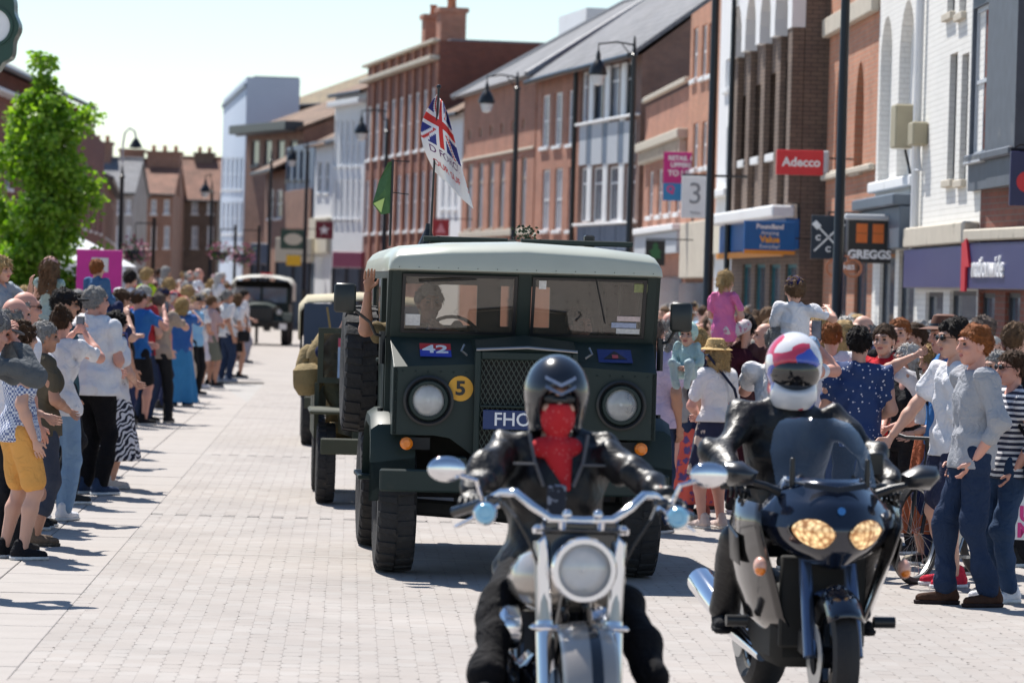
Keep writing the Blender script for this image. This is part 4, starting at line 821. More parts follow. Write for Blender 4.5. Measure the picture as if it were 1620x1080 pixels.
# cab front: windscreen leans forward at the top
wy0, wy1, wz0, wz1 = .40, .24, 1.585, 2.085
def wq(x, t_, dy=0): return (x, wy0+(wy1-wy0)*t_+dy, wz0+(wz1-wz0)*t_)
m = MB()
def scr_bar(x0, x1, t0, t1, dy0=-.012, dy1=.05): m.loft([[wq(x0, t0, dy0), wq(x1, t0, dy0), wq(x1, t0, dy1), wq(x0, t0, dy1)], [wq(x0, t1, dy0), wq(x1, t1, dy0), wq(x1, t1, dy1), wq(x0, t1, dy1)]], cap=(True, True))
for a, b_ in ((-.90, -.835), (-.045, .045), (.835, .90)): scr_bar(a, b_, 0, 1)
scr_bar(-.835, -.045, 0, .10); scr_bar(.045, .835, 0, .10); scr_bar(-.835, -.045, .90, 1); scr_bar(.045, .835, .90, 1)
ws = tp('windscreen_frame', m, bevel=.006)
for s in (-1, 1):
    m = MB(); x0, x1 = s*.05, s*.83
    for a, b_, t0, t1 in ((x0, x0+s*.022, .10, .90), (x1-s*.022, x1, .10, .90), (x0+s*.022, x1-s*.022, .10, .135), (x0+s*.022, x1-s*.022, .865, .90)): m.loft([[wq(a, t0, -.03), wq(b_, t0, -.03), wq(b_, t0, -.013), wq(a, t0, -.013)], [wq(a, t1, -.03), wq(b_, t1, -.03), wq(b_, t1, -.013), wq(a, t1, -.013)]], cap=(True, True))
    tp('pane_frame', m, BLACK, ws)
    MB().loft([[wq(s*.07, .13, -.008), wq(s*.81, .13, -.008)], [wq(s*.07, .87, -.008), wq(s*.81, .87, -.008)]], closed=False).build('pane', WSCREEN, ws)
MB().tube([wq(-.33, .85, -.03), wq(-.72, .80, -.03)], .006, 6).build('wiper', BLACK, ws); MB().tube([wq(.48, .90, -.03), wq(.56, .30, -.03)], .006, 6).build('wiper', BLACK, ws)
def sticker(x, t_, w, h, m_): p = Vector(wq(x, t_, -.012)); nn = Vector((0, -(wz1-wz0), (wy1-wy0))).normalized(); return MB().box(-w/2, w/2, -h/2, h/2, 0, .002, 0, face_M(p, nn)).build('sticker', m_, ws)
SW = mat('white sticker', (.7, .68, .66), .5, var=.3, scale=60); SB = mat('blue grey sticker', (.4, .45, .6), .5, var=.4, scale=50); SP = mat('pinkish sticker', (.62, .5, .48), .5, var=.3, scale=50)
sticker(-.75, .28, .10, .08, SW); o = sticker(.12, .80, .05, .06, SW); sticker(.79, .79, .09, .06, mat('leafy sticker', (.25, .27, .12), .6, var=.5, scale=40)); sticker(.72, .37, .16, .035, SP); sticker(.69, .28, .17, .036, SB); sticker(.72, .20, .16, .036, SW)
# roof: rounded shell over the whole body, steel body sides
def rsec(y, hw, z0, z1, rr=.16):
    P = [(-hw, y, z0), (-hw, y, z1-rr)]+[(-hw+rr-rr*math.cos(q), y, z1-rr+rr*math.sin(q)) for q in (R_(25), R_(50), R_(72))]+[(-hw*.55, y, z1+.025), (0, y, z1+.045), (hw*.55, y, z1+.025)]
    P += [(hw-rr+rr*math.cos(q), y, z1-rr+rr*math.sin(q)) for q in (R_(72), R_(50), R_(25))]+[(hw, y, z1-rr), (hw, y, z0)]; return P
tp('roof', MB().loft([rsec(.155, .91, 2.065, 2.14, .07), rsec(.17, .925, 2.06, 2.165, .09), rsec(.30, .93, 2.05, 2.215, .13), rsec(1.0, .93, 2.05, 2.235, .15), rsec(3.6, .93, 2.05, 2.215, .15), rsec(3.78, .90, 2.05, 2.15, .1)], cap=(True, True)), mat('green roof paint with painted glare', (.44, .46, .39), .35, var=.12, scale=3, coat=.3), smooth=50)  # roof colour is lightened to paint the sun's glare onto the army green
for s in (-1, 1):
    hol = [[(.46, 1.62), (1.12, 1.62), (1.12, 2.0), (.46, 2.0)], [(1.3, 1.62), (2.3, 1.62), (2.3, 2.0), (1.3, 2.0)], [(2.45, 1.62), (3.5, 1.62), (3.5, 2.0), (2.45, 2.0)]]
    side = tp('body_side', MB().prism([(.40, .80), (2.45, .80), (2.45, 1.12), (3.75, 1.12), (3.75, 2.06), (.25, 2.06), (.41, 1.60)], s*.885, s*.925, 'YZ', holes=hol), bevel=.004)
    tp('door', MB().box(s*.926, s*.934, .46, 1.14, .86, 1.58, .006).box(s*.935, s*.96, .9, 1.02, 1.42, 1.45, .008), ARMY, side)
    MB().box(s*.90, s*.905, 1.3, 2.3, 1.62, 2.0).build('side_window', WSCREEN, side); MB().box(s*.90, s*.905, 2.45, 3.5, 1.62, 2.0).build('side_window', WSCREEN, side)
    tp('step', MB().box(s*.86, s*1.06, 1.02, 1.75, .60, .635, .008).box(s*.9, s*.94, 1.1, 1.14, .635, .80).box(s*.9, s*.94, 1.6, 1.64, .635, .80))
    tp('rear_mudguard', MB().box(s*.86, s*1.02, 2.5, 3.75, 1.10, 1.16, .02).box(s*1.0, s*1.02, 2.5, 3.75, .95, 1.10, .005))
    # mirrors on long arms
    mx = -1.215 if s < 0 else 1.075; mz = 1.86 if s < 0 else 1.79
    mo = tp('wing_mirror', MB().box(mx-.075, mx+.075, .27, .31, mz-.10, mz+.10, .03), mat('mirror shell', (.02, .024, .022), .4), smooth=50); tp('mirror_arm', MB().tube([(s*.93, .40, 1.60), (s*1.0, .36, 1.62), (s*1.04, .32, 1.70), (mx+.04*-s, .30, mz-.06)], .011, 8), BLACK, mo)
    tp('hinge', MB().tube([(s*.95, .39, 1.42), (s*.95, .39, 1.64)], .022, 8).tube([(s*.95, .42, 1.0), (s*.95, .42, 1.12)], .02, 8), BLACK)
    tp('bonnet_clip', MB().tube([(s*.40, -.0, 1.50), (s*.44, -.03, 1.53), (s*.42, -.01, 1.57)], .008, 6), STEEL)
tp('rear_wall', MB().prism([(-.88, .8), (.88, .8), (.88, 2.06), (-.88, 2.06)], 3.7, 3.76, 'XZ', holes=[[(-.62, 1.66), (-.06, 1.66), (-.06, 1.97), (-.62, 1.97)], [(.12, 1.66), (.5, 1.66), (.5, 1.97), (.12, 1.97)]]), ARMY)
tp('bulkhead', MB().box(-.87, .87, .62, .66, .82, 1.55), DKMET); tp('seat', MB().box(-.75, -.15, 1.15, 1.35, .85, 1.62, .05).box(.15, .75, 1.15, 1.35, .85, 1.62, .05), mat('seat canvas', (.10, .09, .06), .9))
sw = tp('steering_wheel', MB().lathe([(.19, -.012), (.205, 0), (.19, .012), (.178, 0), (.19, -.012)], 28, Matrix.Translation((-.45, .72, 1.58)) @ Matrix.Rotation(R_(62), 4, 'X')), BLACK)
rv = MB()
for i in range(14): rv.ball((-.86+1.72*i/13, .15, 2.08), .0035, 6)
for s in (-1, 1):
    for i in range(7): rv.ball((s*.87, .026, .985+i*.066), .006, 6)
    for i in range(6): rv.ball((s*(.40+i*.085), .026, 1.385), .006, 6)
tag(tp('rivets', rv), kind='stuff')
# roof gear: hatch rails, hinge block, foliage sprig
MB().box(-.55, .05, 1.6, 3.2, 2.262, 2.30, .01).build('roof_hatch', ARMY, T)
tp('roof_rail', MB().box(.02, .80, .88, .93, 2.262, 2.30, .006)); tp('roof_rail', MB().box(-.62, -.02, 1.5, 1.55, 2.272, 2.31, .006)); tp('roof_bracket', MB().box(.47, .54, .95, 1.05, 2.25, 2.34, .01), BLACK); tp('aerial_base', MB().lathe([(.07, 2.25), (.05, 2.29), (.02, 2.36), (.015, 2.4)], 12, Matrix.Translation((-.58, 1.7, 0))), BLACK)
m = MB()
for i in range(70): p = Vector((.06+rng.gauss(0, .05), .98+rng.gauss(0, .05), 2.32+rng.gauss(0, .035))); a = Vector((rng.gauss(0, 1), rng.gauss(0, 1), rng.gauss(0, 1))).normalized()*.03; c_ = a.cross(Vector((rng.gauss(0, 1), 1, rng.gauss(0, 1)))).normalized()*.012; m.add([p, p+a*.5+c_, p+a, p+a*.5-c_], [(0, 1, 2, 3)])
tag(tp('foliage_sprig', m, mat('dark leaf', (.02, .04, .015), .6)), kind='stuff'); 
# spare wheel on the near flank
sp = wheel(T, (-1.045, 1.62, 1.36), .455, .25, ARMY, name='spare_wheel')
tp('spare_carrier', MB().box(-.99, -.92, 1.55, 1.69, 1.2, 1.5, .01), ARMY)
# flag with pole: stands on the roof, cloth hanging in folds
fx = at(681, 376, 27.3)
Fl = thing('victory_flag', 'red white and blue flag with thank you lettering on the truck roof', 'flag', (fx.x, 27.3, 2.25), .1)
ph = at(687, 140, 27.3).z-2.25; MB().tube([(0, 0, 0), (.012, 0, ph*.5), (.03, 0, ph)], .008, 8).ball((.03, 0, ph+.01), .018, 8).build('pole', BLACK, Fl)
NV, NU = 46, 30
def flag_pt(u_, v_):
    # hoist runs along the pole; fly edge droops down to the right
    top = Vector((.035, 0, ph-.03)); z = -.56*v_; 
    x = .02+u_*.27*(.25+.75*v_)+(-.14)*math.sin(math.pi*min(1, v_*1.0))*(1-u_)**2*.8; z2 = z-u_*.26*(.5+.5*v_)
    y = .05*math.sin(u_*9+v_*2)+.03*math.sin(v_*7+u_*4); return (top.x-.03+x, top.y+y*.9, top.z+z2)
V = [flag_pt(i/NU, j/NV) for j in range(NV+1) for i in range(NU+1)]; F = [(j*(NU+1)+i, j*(NU+1)+i+1, (j+1)*(NU+1)+i+1, (j+1)*(NU+1)+i) for j in range(NV) for i in range(NU)]
def union_col(u_, v_):
    if v_ > .56: return 2
    a, b_ = u_-.42, (v_-.28)*1.35
    if abs(a) < .055 or abs(b_) < .06: return 0
    if abs(a) < .105 or abs(b_) < .115: return 2
    dd = min(abs(a*.95-b_), abs(a*.95+b_))
    return 0 if dd < .028 else (2 if dd < .085 else 1)
NVf = 1
m = MB(); m.v = V; m.f = [list(q) for q in F]; m.m = [union_col((i+.5)/NU, (j+.5)/NV) for j in range(NV) for i in range(NU)]
FR, FB, FW = mat('flag red', (.60, .03, .025), .8), mat('flag blue', (.03, .035, .20), .8), mat('flag white', (.78, .74, .74), .8)
fl = m.build('cloth', [FR, FB, FW], Fl, 'all', False)
sd = fl.modifiers.new('thick', 'SOLIDIFY'); sd.thickness = .003
def flag_text(body, size, u0, v0, m_):
    cu = bpy.data.curves.new('lettering', 'FONT'); cu.body = body; cu.size = 1; cu.extrude = 0; cu.offset = .012; tmp = bpy.data.objects.new('t', cu); me = bpy.data.meshes.new_from_object(tmp); bpy.data.objects.remove(tmp)
    for v in me.vertices:
        uu, vv = u0+v.co.x*size, v0-v.co.y*size*.62; p = flag_pt(min(1, uu), vv); v.co = (p[0], p[1]-.006, p[2])
    me.materials.clear(); me.materials.append(m_); o = bpy.data.objects.new('lettering', me); COL.objects.link(o); o.parent = fl
flag_text('D FORCES', .19, .12, .68, mat('plum lettering', (.12, .02, .12), .7)); flag_text('OUR SUPPO', .17, .12, .84, FR)
# small green pennant on its own stick
fx = at(617, 376, 28.2); P = thing('green_pennant', 'small green military pennant on a stick above the truck roof', 'flag', (fx.x, 28.2, 2.24), .1)
ph = at(619, 252, 28.2).z-2.24; MB().tube([(0, 0, 0), (.006, 0, ph)], .009, 8).tube([(-.0, 0, ph*.98), (.13, 0, ph*.98)], .004, 6).tube([(0, 0, ph*.62), (.13, 0, ph*.60)], .004, 6).build('pole', BLACK, P)
GP = mat('pennant green', (.06, .14, .05), .8, var=.3, scale=20); o = MB().add([(0, 0, ph*.98), (-.03, -.01, ph*.96), (-.09, .02, ph*.75), (-.135, -.01, ph*.48), (-.07, .01, ph*.36), (0, 0, ph*.38), (-.05, -.03, ph*.65)], [(0, 1, 2, 6), (6, 2, 3), (6, 3, 4), (6, 4, 5, 0)]).build('cloth', GP, P)
MB().add([(-.13, -.016, ph*.485), (-.07, -.006, ph*.38), (-.05, -.036, ph*.55)], [(0, 1, 2)]).build('pale_patch', mat('pennant lime', (.45, .6, .2), .8), o)
o.modifiers.new('thick', 'SOLIDIFY').thickness = .003
# ---------------------------------------------------------------- jeep behind the truck, kit bags hanging outside
def jeep(label, X, d, yaw, canvas=None, bags=False, ttl='army_jeep'):
    J = thing(ttl, label, 'jeep', (X, d, 0), yaw, 'military vehicles in the parade')
    def jp(n, m, mt=ARMY2, parent=None, smooth=False): return m.build(n, mt, parent or J, smooth)
    jp('bonnet', MB().loft([[(-.38, 0, .98), (.38, 0, .98), (.38, 0, .60), (-.38, 0, .60)], [(-.5, .95, 1.05), (.5, .95, 1.05), (.5, .95, .6), (-.5, .95, .6)]], cap=(True, True)))
    gr = jp('grille', MB().box(-.40, .40, -.03, .0, .55, .98, .01))
    for i in range(9): jp('slot', MB().box(-.22+i*.055-.014, -.22+i*.055+.014, -.034, -.031, .60, .92), BLACK, gr)
    jp('tub', MB().prism([(.95, .55), (2.9, .55), (2.9, 1.0), (1.9, 1.0), (1.7, .78), (1.25, .78), (1.1, 1.05), (.95, 1.05)], -.72, -.68, 'YZ').prism([(.95, .55), (2.9, .55), (2.9, 1.0), (1.9, 1.0), (1.7, .78), (1.25, .78), (1.1, 1.05), (.95, 1.05)], .68, .72, 'YZ').box(-.68, .68, 2.86, 2.9, .55, 1.0).box(-.68, .68, .95, 2.9, .5, .55))
    for s in (-1, 1):
        jp('mudguard', MB().box(s*.40, s*.78, -.1, .95, .80, .84, .015)); headlight(J, (s*.30, -.04, .80), .075, ARMY2, .05); wheel(J, (s*.62, .3, .36), .36, .17, ARMY2, 22); wheel(J, (s*.62, 2.3, .36), .36, .17, ARMY2, 22)
        jp('seat', MB().box(s*.15, s*.6, 1.5, 1.62, .6, 1.15, .04).box(s*.15, s*.6, 1.1, 1.6, .55, .68, .04), KHAKI)
    jp('bumper', MB().box(-.68, .68, -.32, -.24, .46, .60, .01)); 
    wf = jp('windscreen_frame', MB().box(-.70, -.65, .93, .97, 1.05, 1.55).box(.65, .70, .93, .97, 1.05, 1.55).box(-.65, .65, .93, .97, 1.05, 1.10).box(-.65, .65, .93, .97, 1.50, 1.55)); MB().box(-.65, .65, .945, .955, 1.1, 1.5).build('pane', WSCREEN, wf)
    jp('steering_wheel', MB().lathe([(.17, -.01), (.185, 0), (.17, .01), (.16, 0), (.17, -.01)], 24, Matrix.Translation((.35, 1.2, 1.08)) @ Matrix.Rotation(R_(55), 4, 'X')), BLACK)
    if canvas:
        rings = [[(-.76, y, 1.25), (-.76, y, z-.12), (-.66, y, z), (0, y, z+.05), (.66, y, z), (.76, y, z-.12), (.76, y, 1.25)] for y, z in ((.9, 1.72), (1.6, 1.8), (2.3, 1.8), (2.95, 1.74))]
        o = jp('canopy', MB().loft(rings, closed=False), canvas, smooth=60); o.modifiers.new('thick', 'SOLIDIFY').thickness = .02
        for s in (-1, 1): jp('hoop', MB().tube([(s*.72, 2.3, .9), (s*.72, 2.3, 1.75)], .018, 6), BLACK)
    return J
gx, gdist = gd(520, 730); J1 = jeep('olive jeep directly behind the truck with tan kit bags and poster', .09-.74-.05, 33.9, .07)
J1.location.x = at(521, 700, 34.4).x+.62
MB().box(-.52, -.22, .90, .92, 1.10, 1.46).build('poster', mat('blue poster', (.35, .45, .6), .5, var=.5, scale=14), J1); MB().box(-.52, -.22, .894, .899, 1.38, 1.46).build('poster_heading', mat('red poster band', (.5, .06, .1), .5, var=.5, scale=20), J1)
# ---------------------------------------------------------------- second jeep with tan canopy and its bags
J2 = jeep('olive jeep with tan canvas roof further back behind the first jeep', at(505, 600, 46).x+.45, 46.0, .06, CANVAS)
J2.location.x = at(488, 620, 46.6).x+.66
DBL = mat('blue grey tailcloth', (.03, .05, .09), .6); MB().box(-.7, .7, .86, .89, 1.05, 1.7).build('front_panel', DBL, J2)
def kit_bag(label, X, d, z, r, L_, ang_=0):
    o = MB().lathe([(0, 0), (r*.7, .01), (r, .08), (r*1.04, L_*.4), (r*.98, L_*.8), (r*.6, L_*.97), (r*.2, L_), (r*.25, L_+.04)], 16, Matrix.Rotation(ang_, 4, 'Y')).tube([(r*.95, 0, .1), (r*1.1, -.02, L_*.5), (r*.7, 0, L_*.95)], .012, 6).build('kit_bag', KHAKI, None, True); o.location = (X, d, z); return tag(o, label, 'bag', 'kit bags strapped to the jeeps')
p = at(498, 560, 35.4); kit_bag('tan canvas kit bag hanging highest on the jeep flank', p.x, 35.4, p.z-.12, .13, .36, .5); p = at(484, 578, 36.0); kit_bag('tan canvas kit bag at the outer end of the jeep load', p.x, 36.0, p.z-.14, .12, .34, .2); p = at(489, 598, 35.0); kit_bag('brown round kit bag slung lowest beside the jeep wheel', p.x, 35.0, p.z-.16, .13, .3, -.1); p = at(505, 550, 35.6); kit_bag('rolled khaki bag lying on top of the jeep load', p.x, 35.6, p.z-.05, .09, .45, 1.4)
# ---------------------------------------------------------------- distant army truck coming up the street
fx, fdist = gd(409, 546)
K = thing('distant_truck', 'distant army truck with white roof and dark grille approaching', 'truck', (fx, fdist, 0), .02, 'military vehicles in the parade')
def kp(n, m, mt=ARMY, smooth=False): return m.build(n, mt, K, smooth)
kp('bonnet', MB().loft([[(-.42, 0, 1.16), (-.2, -.02, 1.24), (.2, -.02, 1.24), (.42, 0, 1.16), (.42, 0, .7), (-.42, 0, .7)], [(-.6, 1.1, 1.25), (-.25, 1.1, 1.36), (.25, 1.1, 1.36), (.6, 1.1, 1.25), (.6, 1.1, .7), (-.6, 1.1, .7)]], cap=(True, True)), smooth=30); kp('grille', MB().box(-.42, .42, -.05, .0, .68, 1.15, .02), BLACK); kp('bumper', MB().box(-.95, .95, -.28, -.2, .55, .74, .01), DKMET)
kp('cab', MB().box(-.85, .85, 1.1, 1.16, .7, 1.3).box(-.85, -.77, 1.1, 1.16, 1.3, 1.75).box(.77, .85, 1.1, 1.16, 1.3, 1.75).box(-.04, .04, 1.1, 1.16, 1.3, 1.75).box(-.85, -.8, 1.16, 3.8, .7, 1.25).box(.8, .85, 1.16, 3.8, .7, 1.25)); kp('windscreen', MB().box(-.77, -.04, 1.12, 1.13, 1.3, 1.75).box(.04, .77, 1.12, 1.13, 1.3, 1.75), PANE)
rings = [[(-.95, y, 1.35), (-.95, y, z-.25), (-.8, y, z-.07), (-.4, y, z), (0, y, z+.02), (.4, y, z), (.8, y, z-.07), (.95, y, z-.25), (.95, y, 1.35)] for y, z in ((1.0, 2.05), (1.5, 2.13), (3.8, 2.13))]
kp('roof', MB().loft(rings, closed=False), mat('pale canvas roof', (.50, .50, .46), .8), 60); kp('cab_back', MB().box(-.85, .85, 2.0, 2.05, .7, 1.95), DKMET)
for s in (-1, 1):
    kp('mudguard', MB().loft([[(s*.45, y, z), (s*.98, y, z-.02), (s*.98, y, z-.08), (s*.45, y, z-.06)] for y, z in ((-.12, .78), (.05, 1.0), (.6, 1.02), (1.0, .8))], cap=(True, True))); headlight(K, (s*.60, -.03, 1.02), .09, ARMY, .06); wheel(K, (s*.78, .45, .42), .42, .24, ARMY); wheel(K, (s*.78, 3.0, .42), .42, .24, ARMY)
kp('white_plate', MB().box(.62, .84, -.30, -.285, .5, .68), WHT); kp('roof_marker', MB().box(-.05, .3, 1.2, 1.3, 2.15, 2.21), MC['signal red'])
# ================================================================ people: bodies grown as one blended surface
def surfnet(F, org, h):
    s = F < 0; c = sum(s[i:F.shape[0]-1+i, j:F.shape[1]-1+j, k:F.shape[2]-1+k].astype(np.int8) for i in (0, 1) for j in (0, 1) for k in (0, 1))
    act = (c > 0) & (c < 8); ai = np.argwhere(act)
    if len(ai) == 0: return np.zeros((0, 3)), np.zeros((0, 4), int)
    idx = -np.ones(act.shape, np.int64); idx[act] = np.arange(len(ai))
    acc = np.zeros((len(ai), 3)); cnt = np.zeros(len(ai)); cor = {}
    for i in (0, 1):
        for j in (0, 1):
            for k in (0, 1): cor[i, j, k] = F[ai[:, 0]+i, ai[:, 1]+j, ai[:, 2]+k]
    for a in cor:
        for ax in range(3):
            if a[ax] == 0:
                b = list(a); b[ax] = 1; b = tuple(b); fa, fb = cor[a], cor[b]; m = (fa < 0) != (fb < 0)
                t = np.where(m, fa/np.where(m, fa-fb, 1), 0); p = np.tile(np.array(a, float), (len(ai), 1)); p[:, ax] = t
                acc[m] += p[m]; cnt[m] += 1
    V = (ai+acc/cnt[:, None])*h+org; Q = []
    for ax in range(3):
        sl0 = [slice(None)]*3; sl1 = [slice(None)]*3; sl0[ax] = slice(0, -1); sl1[ax] = slice(1, None); A, B = s[tuple(sl0)], s[tuple(sl1)]
        o1, o2 = (ax+1) % 3, (ax+2) % 3; e = np.argwhere(A != B); e = e[(e[:, o1] > 0) & (e[:, o2] > 0) & (e[:, o1] < F.shape[o1]-1) & (e[:, o2] < F.shape[o2]-1)]
        if len(e) == 0: continue
        fl = A[e[:, 0], e[:, 1], e[:, 2]]
        def cell(d1, d2): q = e.copy(); q[:, o1] += d1; q[:, o2] += d2; return idx[q[:, 0], q[:, 1], q[:, 2]]
        q = np.stack([cell(-1, -1), cell(0, -1), cell(0, 0), cell(-1, 0)], 1); q[~fl] = q[~fl][:, ::-1]; Q.append(q)
    return V, np.concatenate(Q)
A3 = lambda p: np.array(tuple(p), float)
class SDF:
    def __init__(s, k=.03): s.p = []; s.cut = []; s.k = k; s.lo = np.full(3, 1e9); s.hi = -s.lo
    def _b(s, p, r): s.lo = np.minimum(s.lo, A3(p)-r); s.hi = np.maximum(s.hi, A3(p)+r)
    def cap(s, a, b, ra, rb, flat=1.0, k=None): s.p.append(('c', A3(a), A3(b), ra, rb, flat, k)); s._b(a, ra*1.1); s._b(b, rb*1.1); return s
    def ell(s, c, r, k=None, R=None, sub=False): s.p.append(('e', A3(c), A3(r), R, sub, None, k)); (None if sub else s._b(c, max(r)*1.1)); return s
    def skirt(s, c, z0, z1, r0, r1, flat=.75, n=9, amp=.02, ph=0): s.p.append(('s', A3(c), z0, z1, r0, r1, (flat, n, amp, ph))); s._b((c[0], c[1], z0), r1+amp); s._b((c[0], c[1], z1), r1+amp); return s
    def plane(s, pt, n): n = A3(n); s.cut.append((A3(pt), n/np.linalg.norm(n))); return s
    def mesh(s, h, noise=None, infl=0, cutn=0):
        lo, hi = s.lo-2*h-infl, s.hi+2*h+infl; n = np.ceil((hi-lo)/h).astype(int)+1
        AX = [(lo[i]+h*np.arange(n[i])).astype(np.float32) for i in range(3)]
        D = np.full(tuple(n), .5, np.float32)
        for q in s.p:
            sub = False; kk = (q[6] if q[0] != 's' else None) or s.k; pad = kk+2*h+.01
            if q[0] == 'c': r_ = max(q[3], q[4])+pad; bl, bh = np.minimum(q[1], q[2])-r_, np.maximum(q[1], q[2])+r_
            elif q[0] == 'e': r_ = max(q[2])+pad; bl, bh = q[1]-r_, q[1]+r_
            else: r_ = max(q[4], q[5])+q[6][2]+pad; bl, bh = np.array((q[1][0]-r_, q[1][1]-r_, q[3]-pad)), np.array((q[1][0]+r_, q[1][1]+r_, q[2]+pad))
            i0 = np.clip(np.floor((bl-lo)/h).astype(int), 0, n-1); i1 = np.clip(np.ceil((bh-lo)/h).astype(int)+1, 1, n); SL = tuple(slice(i0[i], i1[i]) for i in range(3))
            G = np.stack(np.meshgrid(*[AX[i][SL[i]] for i in range(3)], indexing='ij'), -1); d0 = D[SL]
            if q[0] == 'c':
                _, a, b, ra, rb, fl, k = q; sc = np.array([1, 1/fl, 1], np.float32); P = (G-a.astype(np.float32))*sc; ab = ((b-a)*sc).astype(np.float32); t = np.clip(P @ ab/max(ab @ ab, 1e-9), 0, 1); d = (np.sqrt(((P-t[..., None]*ab)**2).sum(-1))-(ra+t*(rb-ra)))*(fl*.5+.5)
            elif q[0] == 'e':
                _, c, r, R, sub, _x, k = q; P = G-c.astype(np.float32); r = r.astype(np.float32); k0 = np.sqrt(((P/r)**2).sum(-1)); k1 = np.sqrt(((P/(r*r))**2).sum(-1)); d = k0*(k0-1)/np.maximum(k1, 1e-6)
            else:
                _, c, z0, z1, r0, r1, (fl, nn, amp, ph) = q; X, Y = G[..., 0]-c[0], (G[..., 1]-c[1])/fl; t = np.clip((z0-G[..., 2])/(z0-z1), 0, 1); th = np.arctan2(Y, X)
                d = (np.hypot(X, Y)-(r0+(r1-r0)*t**.8)-amp*t*np.sin(nn*th+ph+2*t))*.8; d = np.maximum(d, np.maximum(G[..., 2]-z0, z1-G[..., 2]))
            if sub: hh = np.clip(.5-.5*(d0+d)/kk, 0, 1); D[SL] = d0*(1-hh)-d*hh+kk*hh*(1-hh)
            else: hh = np.clip(.5+.5*(d-d0)/kk, 0, 1); D[SL] = d*(1-hh)+d0*hh-kk*hh*(1-hh)
        if noise is not None or s.cut: G = np.stack(np.meshgrid(*AX, indexing='ij'), -1)
        D = D-infl
        if noise is not None:
            r = np.random.RandomState(noise[2]); nm = np.abs(D) < .06; GN = G[nm]; add = np.zeros(len(GN), np.float32)
            for i in range(5):
                v = r.normal(size=3); v[2] *= .45; v /= np.linalg.norm(v); f = noise[1]*r.uniform(.6, 1.6); w = r.normal(size=3); w /= np.linalg.norm(w)
                add += noise[0]*np.sin(GN @ v.astype(np.float32)*f+r.uniform(0, 6)+1.3*np.sin(GN @ w.astype(np.float32)*f*.45+r.uniform(0, 6)))*.5
            D[nm] += add
        for pt, nn in s.cut:
            c_ = -((G-pt) @ nn)
            if cutn: c_ = c_+cutn*(np.sin(G[..., 0]*95+G[..., 2]*60)+np.sin(G[..., 1]*130-G[..., 0]*70+2))
            D = np.maximum(D, c_)
        return surfnet(D, lo, h)
def np_obj(name, parts, mats, parent=None, scale=1.0):
    """parts: list of (verts, quads, material index) joined into one mesh"""
    V = []; Q = []; MI = []; o = 0
    for v, q, mi in parts:
        if len(v) == 0: continue
        V.append(v*scale); Q.append(q+o); MI.append(np.full(len(q), mi)); o += len(v)
    V = np.concatenate(V); Q = np.concatenate(Q); me = big_mesh(name, V, Q.ravel(), np.full(len(Q), 4), None, True)
    for m in mats: me.materials.append(m)
    me.polygons.foreach_set('material_index', np.concatenate(MI).astype(np.int32))
    ob = bpy.data.objects.new(name, me); COL.objects.link(ob); ob.parent = parent; return ob
# ---- head (origin between the ears, looks along -y)
def head_sdf():
    s = SDF(.02); s.ell((0, .012, .025), (.076, .096, .093)); s.ell((0, -.018, -.055), (.058, .068, .068), .03); s.cap((0, -.062, -.095), (0, -.055, -.09), .022, .02, k=.03)
    s.cap((0, -.092, .012), (0, -.108, -.028), .010, .0155, k=.018); s.ell((0, -.078, .034), (.055, .022, .012), .02)
    for e in (-1, 1):
        s.ell((e*.033, -.099, .008), (.02, .014, .013), .012, None, True); s.ell((e*.079, .008, -.008), (.012, .026, .034), .008); s.ell((e*.04, -.07, -.03), (.025, .025, .022), .02)
    s.cap((-.019, -.083, -.062), (.019, -.083, -.062), .0085, .0085, k=.008); return s
def head_parts(h):
    v, q = head_sdf().mesh(h); c = v[q].mean(1); mi = np.zeros(len(q), int); mi[(np.abs(c[:, 0]) < .024) & (c[:, 1] < -.078) & (np.abs(c[:, 2]+.062) < .0085)] = 2
    out = [(v, q[mi == k], k) for k in (0, 2)]; ev = []
    for e in (-1, 1):
        s = SDF(.01); s.ell((e*.033, -.083, .008), (.0135, .0095, .0085)); a, b = s.mesh(.0045); out.append((a, b, 1)); s = SDF(.01); s.cap((e*.018, -.098, .03), (e*.048, -.088, .031), .005, .004); a, b = s.mesh(.0045); out.append((a, b, 3))
    return out
HEADS = {}
def hand_sdf(curl, mirror):
    s = SDF(.008); mx = -1 if mirror else 1; s.cap((0, 0, -.02), (0, 0, .03), .024, .026, .62); s.cap((-.024, 0, .045), (.024, 0, .05), .015, .016, .85); s.cap((0, 0, .02), (0, 0, .06), .03, .026, .55)
    for i, (x, L) in enumerate(((-.033, .058), (-.011, .072), (.011, .076), (.032, .068))):
        p = np.array((x*mx, 0, .075)); a = 0
        for j, f in enumerate((.45, .32, .25)):
            a += curl*(.55, 1.0, .8)[j]; n = p+np.array((0, -math.sin(a), math.cos(a)))*L*f; s.cap(p, n, .0088-.0008*j, .0084-.001*j, k=.005); p = n
    p = np.array((.026*mx, -.004, .018)); n = p+np.array((.028*mx, -.018*(.5+curl), .028)); s.cap(p, n, .0125, .0105, k=.01); s.cap(n, n+np.array((.006*mx, -.012*(.5+curl), .028)), .010, .008, k=.005); return s
HANDS = {}
def hand(curl, mirror, h=.0055):
    k = (curl, mirror)
    if k not in HANDS: HANDS[k] = hand_sdf(curl, mirror).mesh(h)
    return HANDS[k]
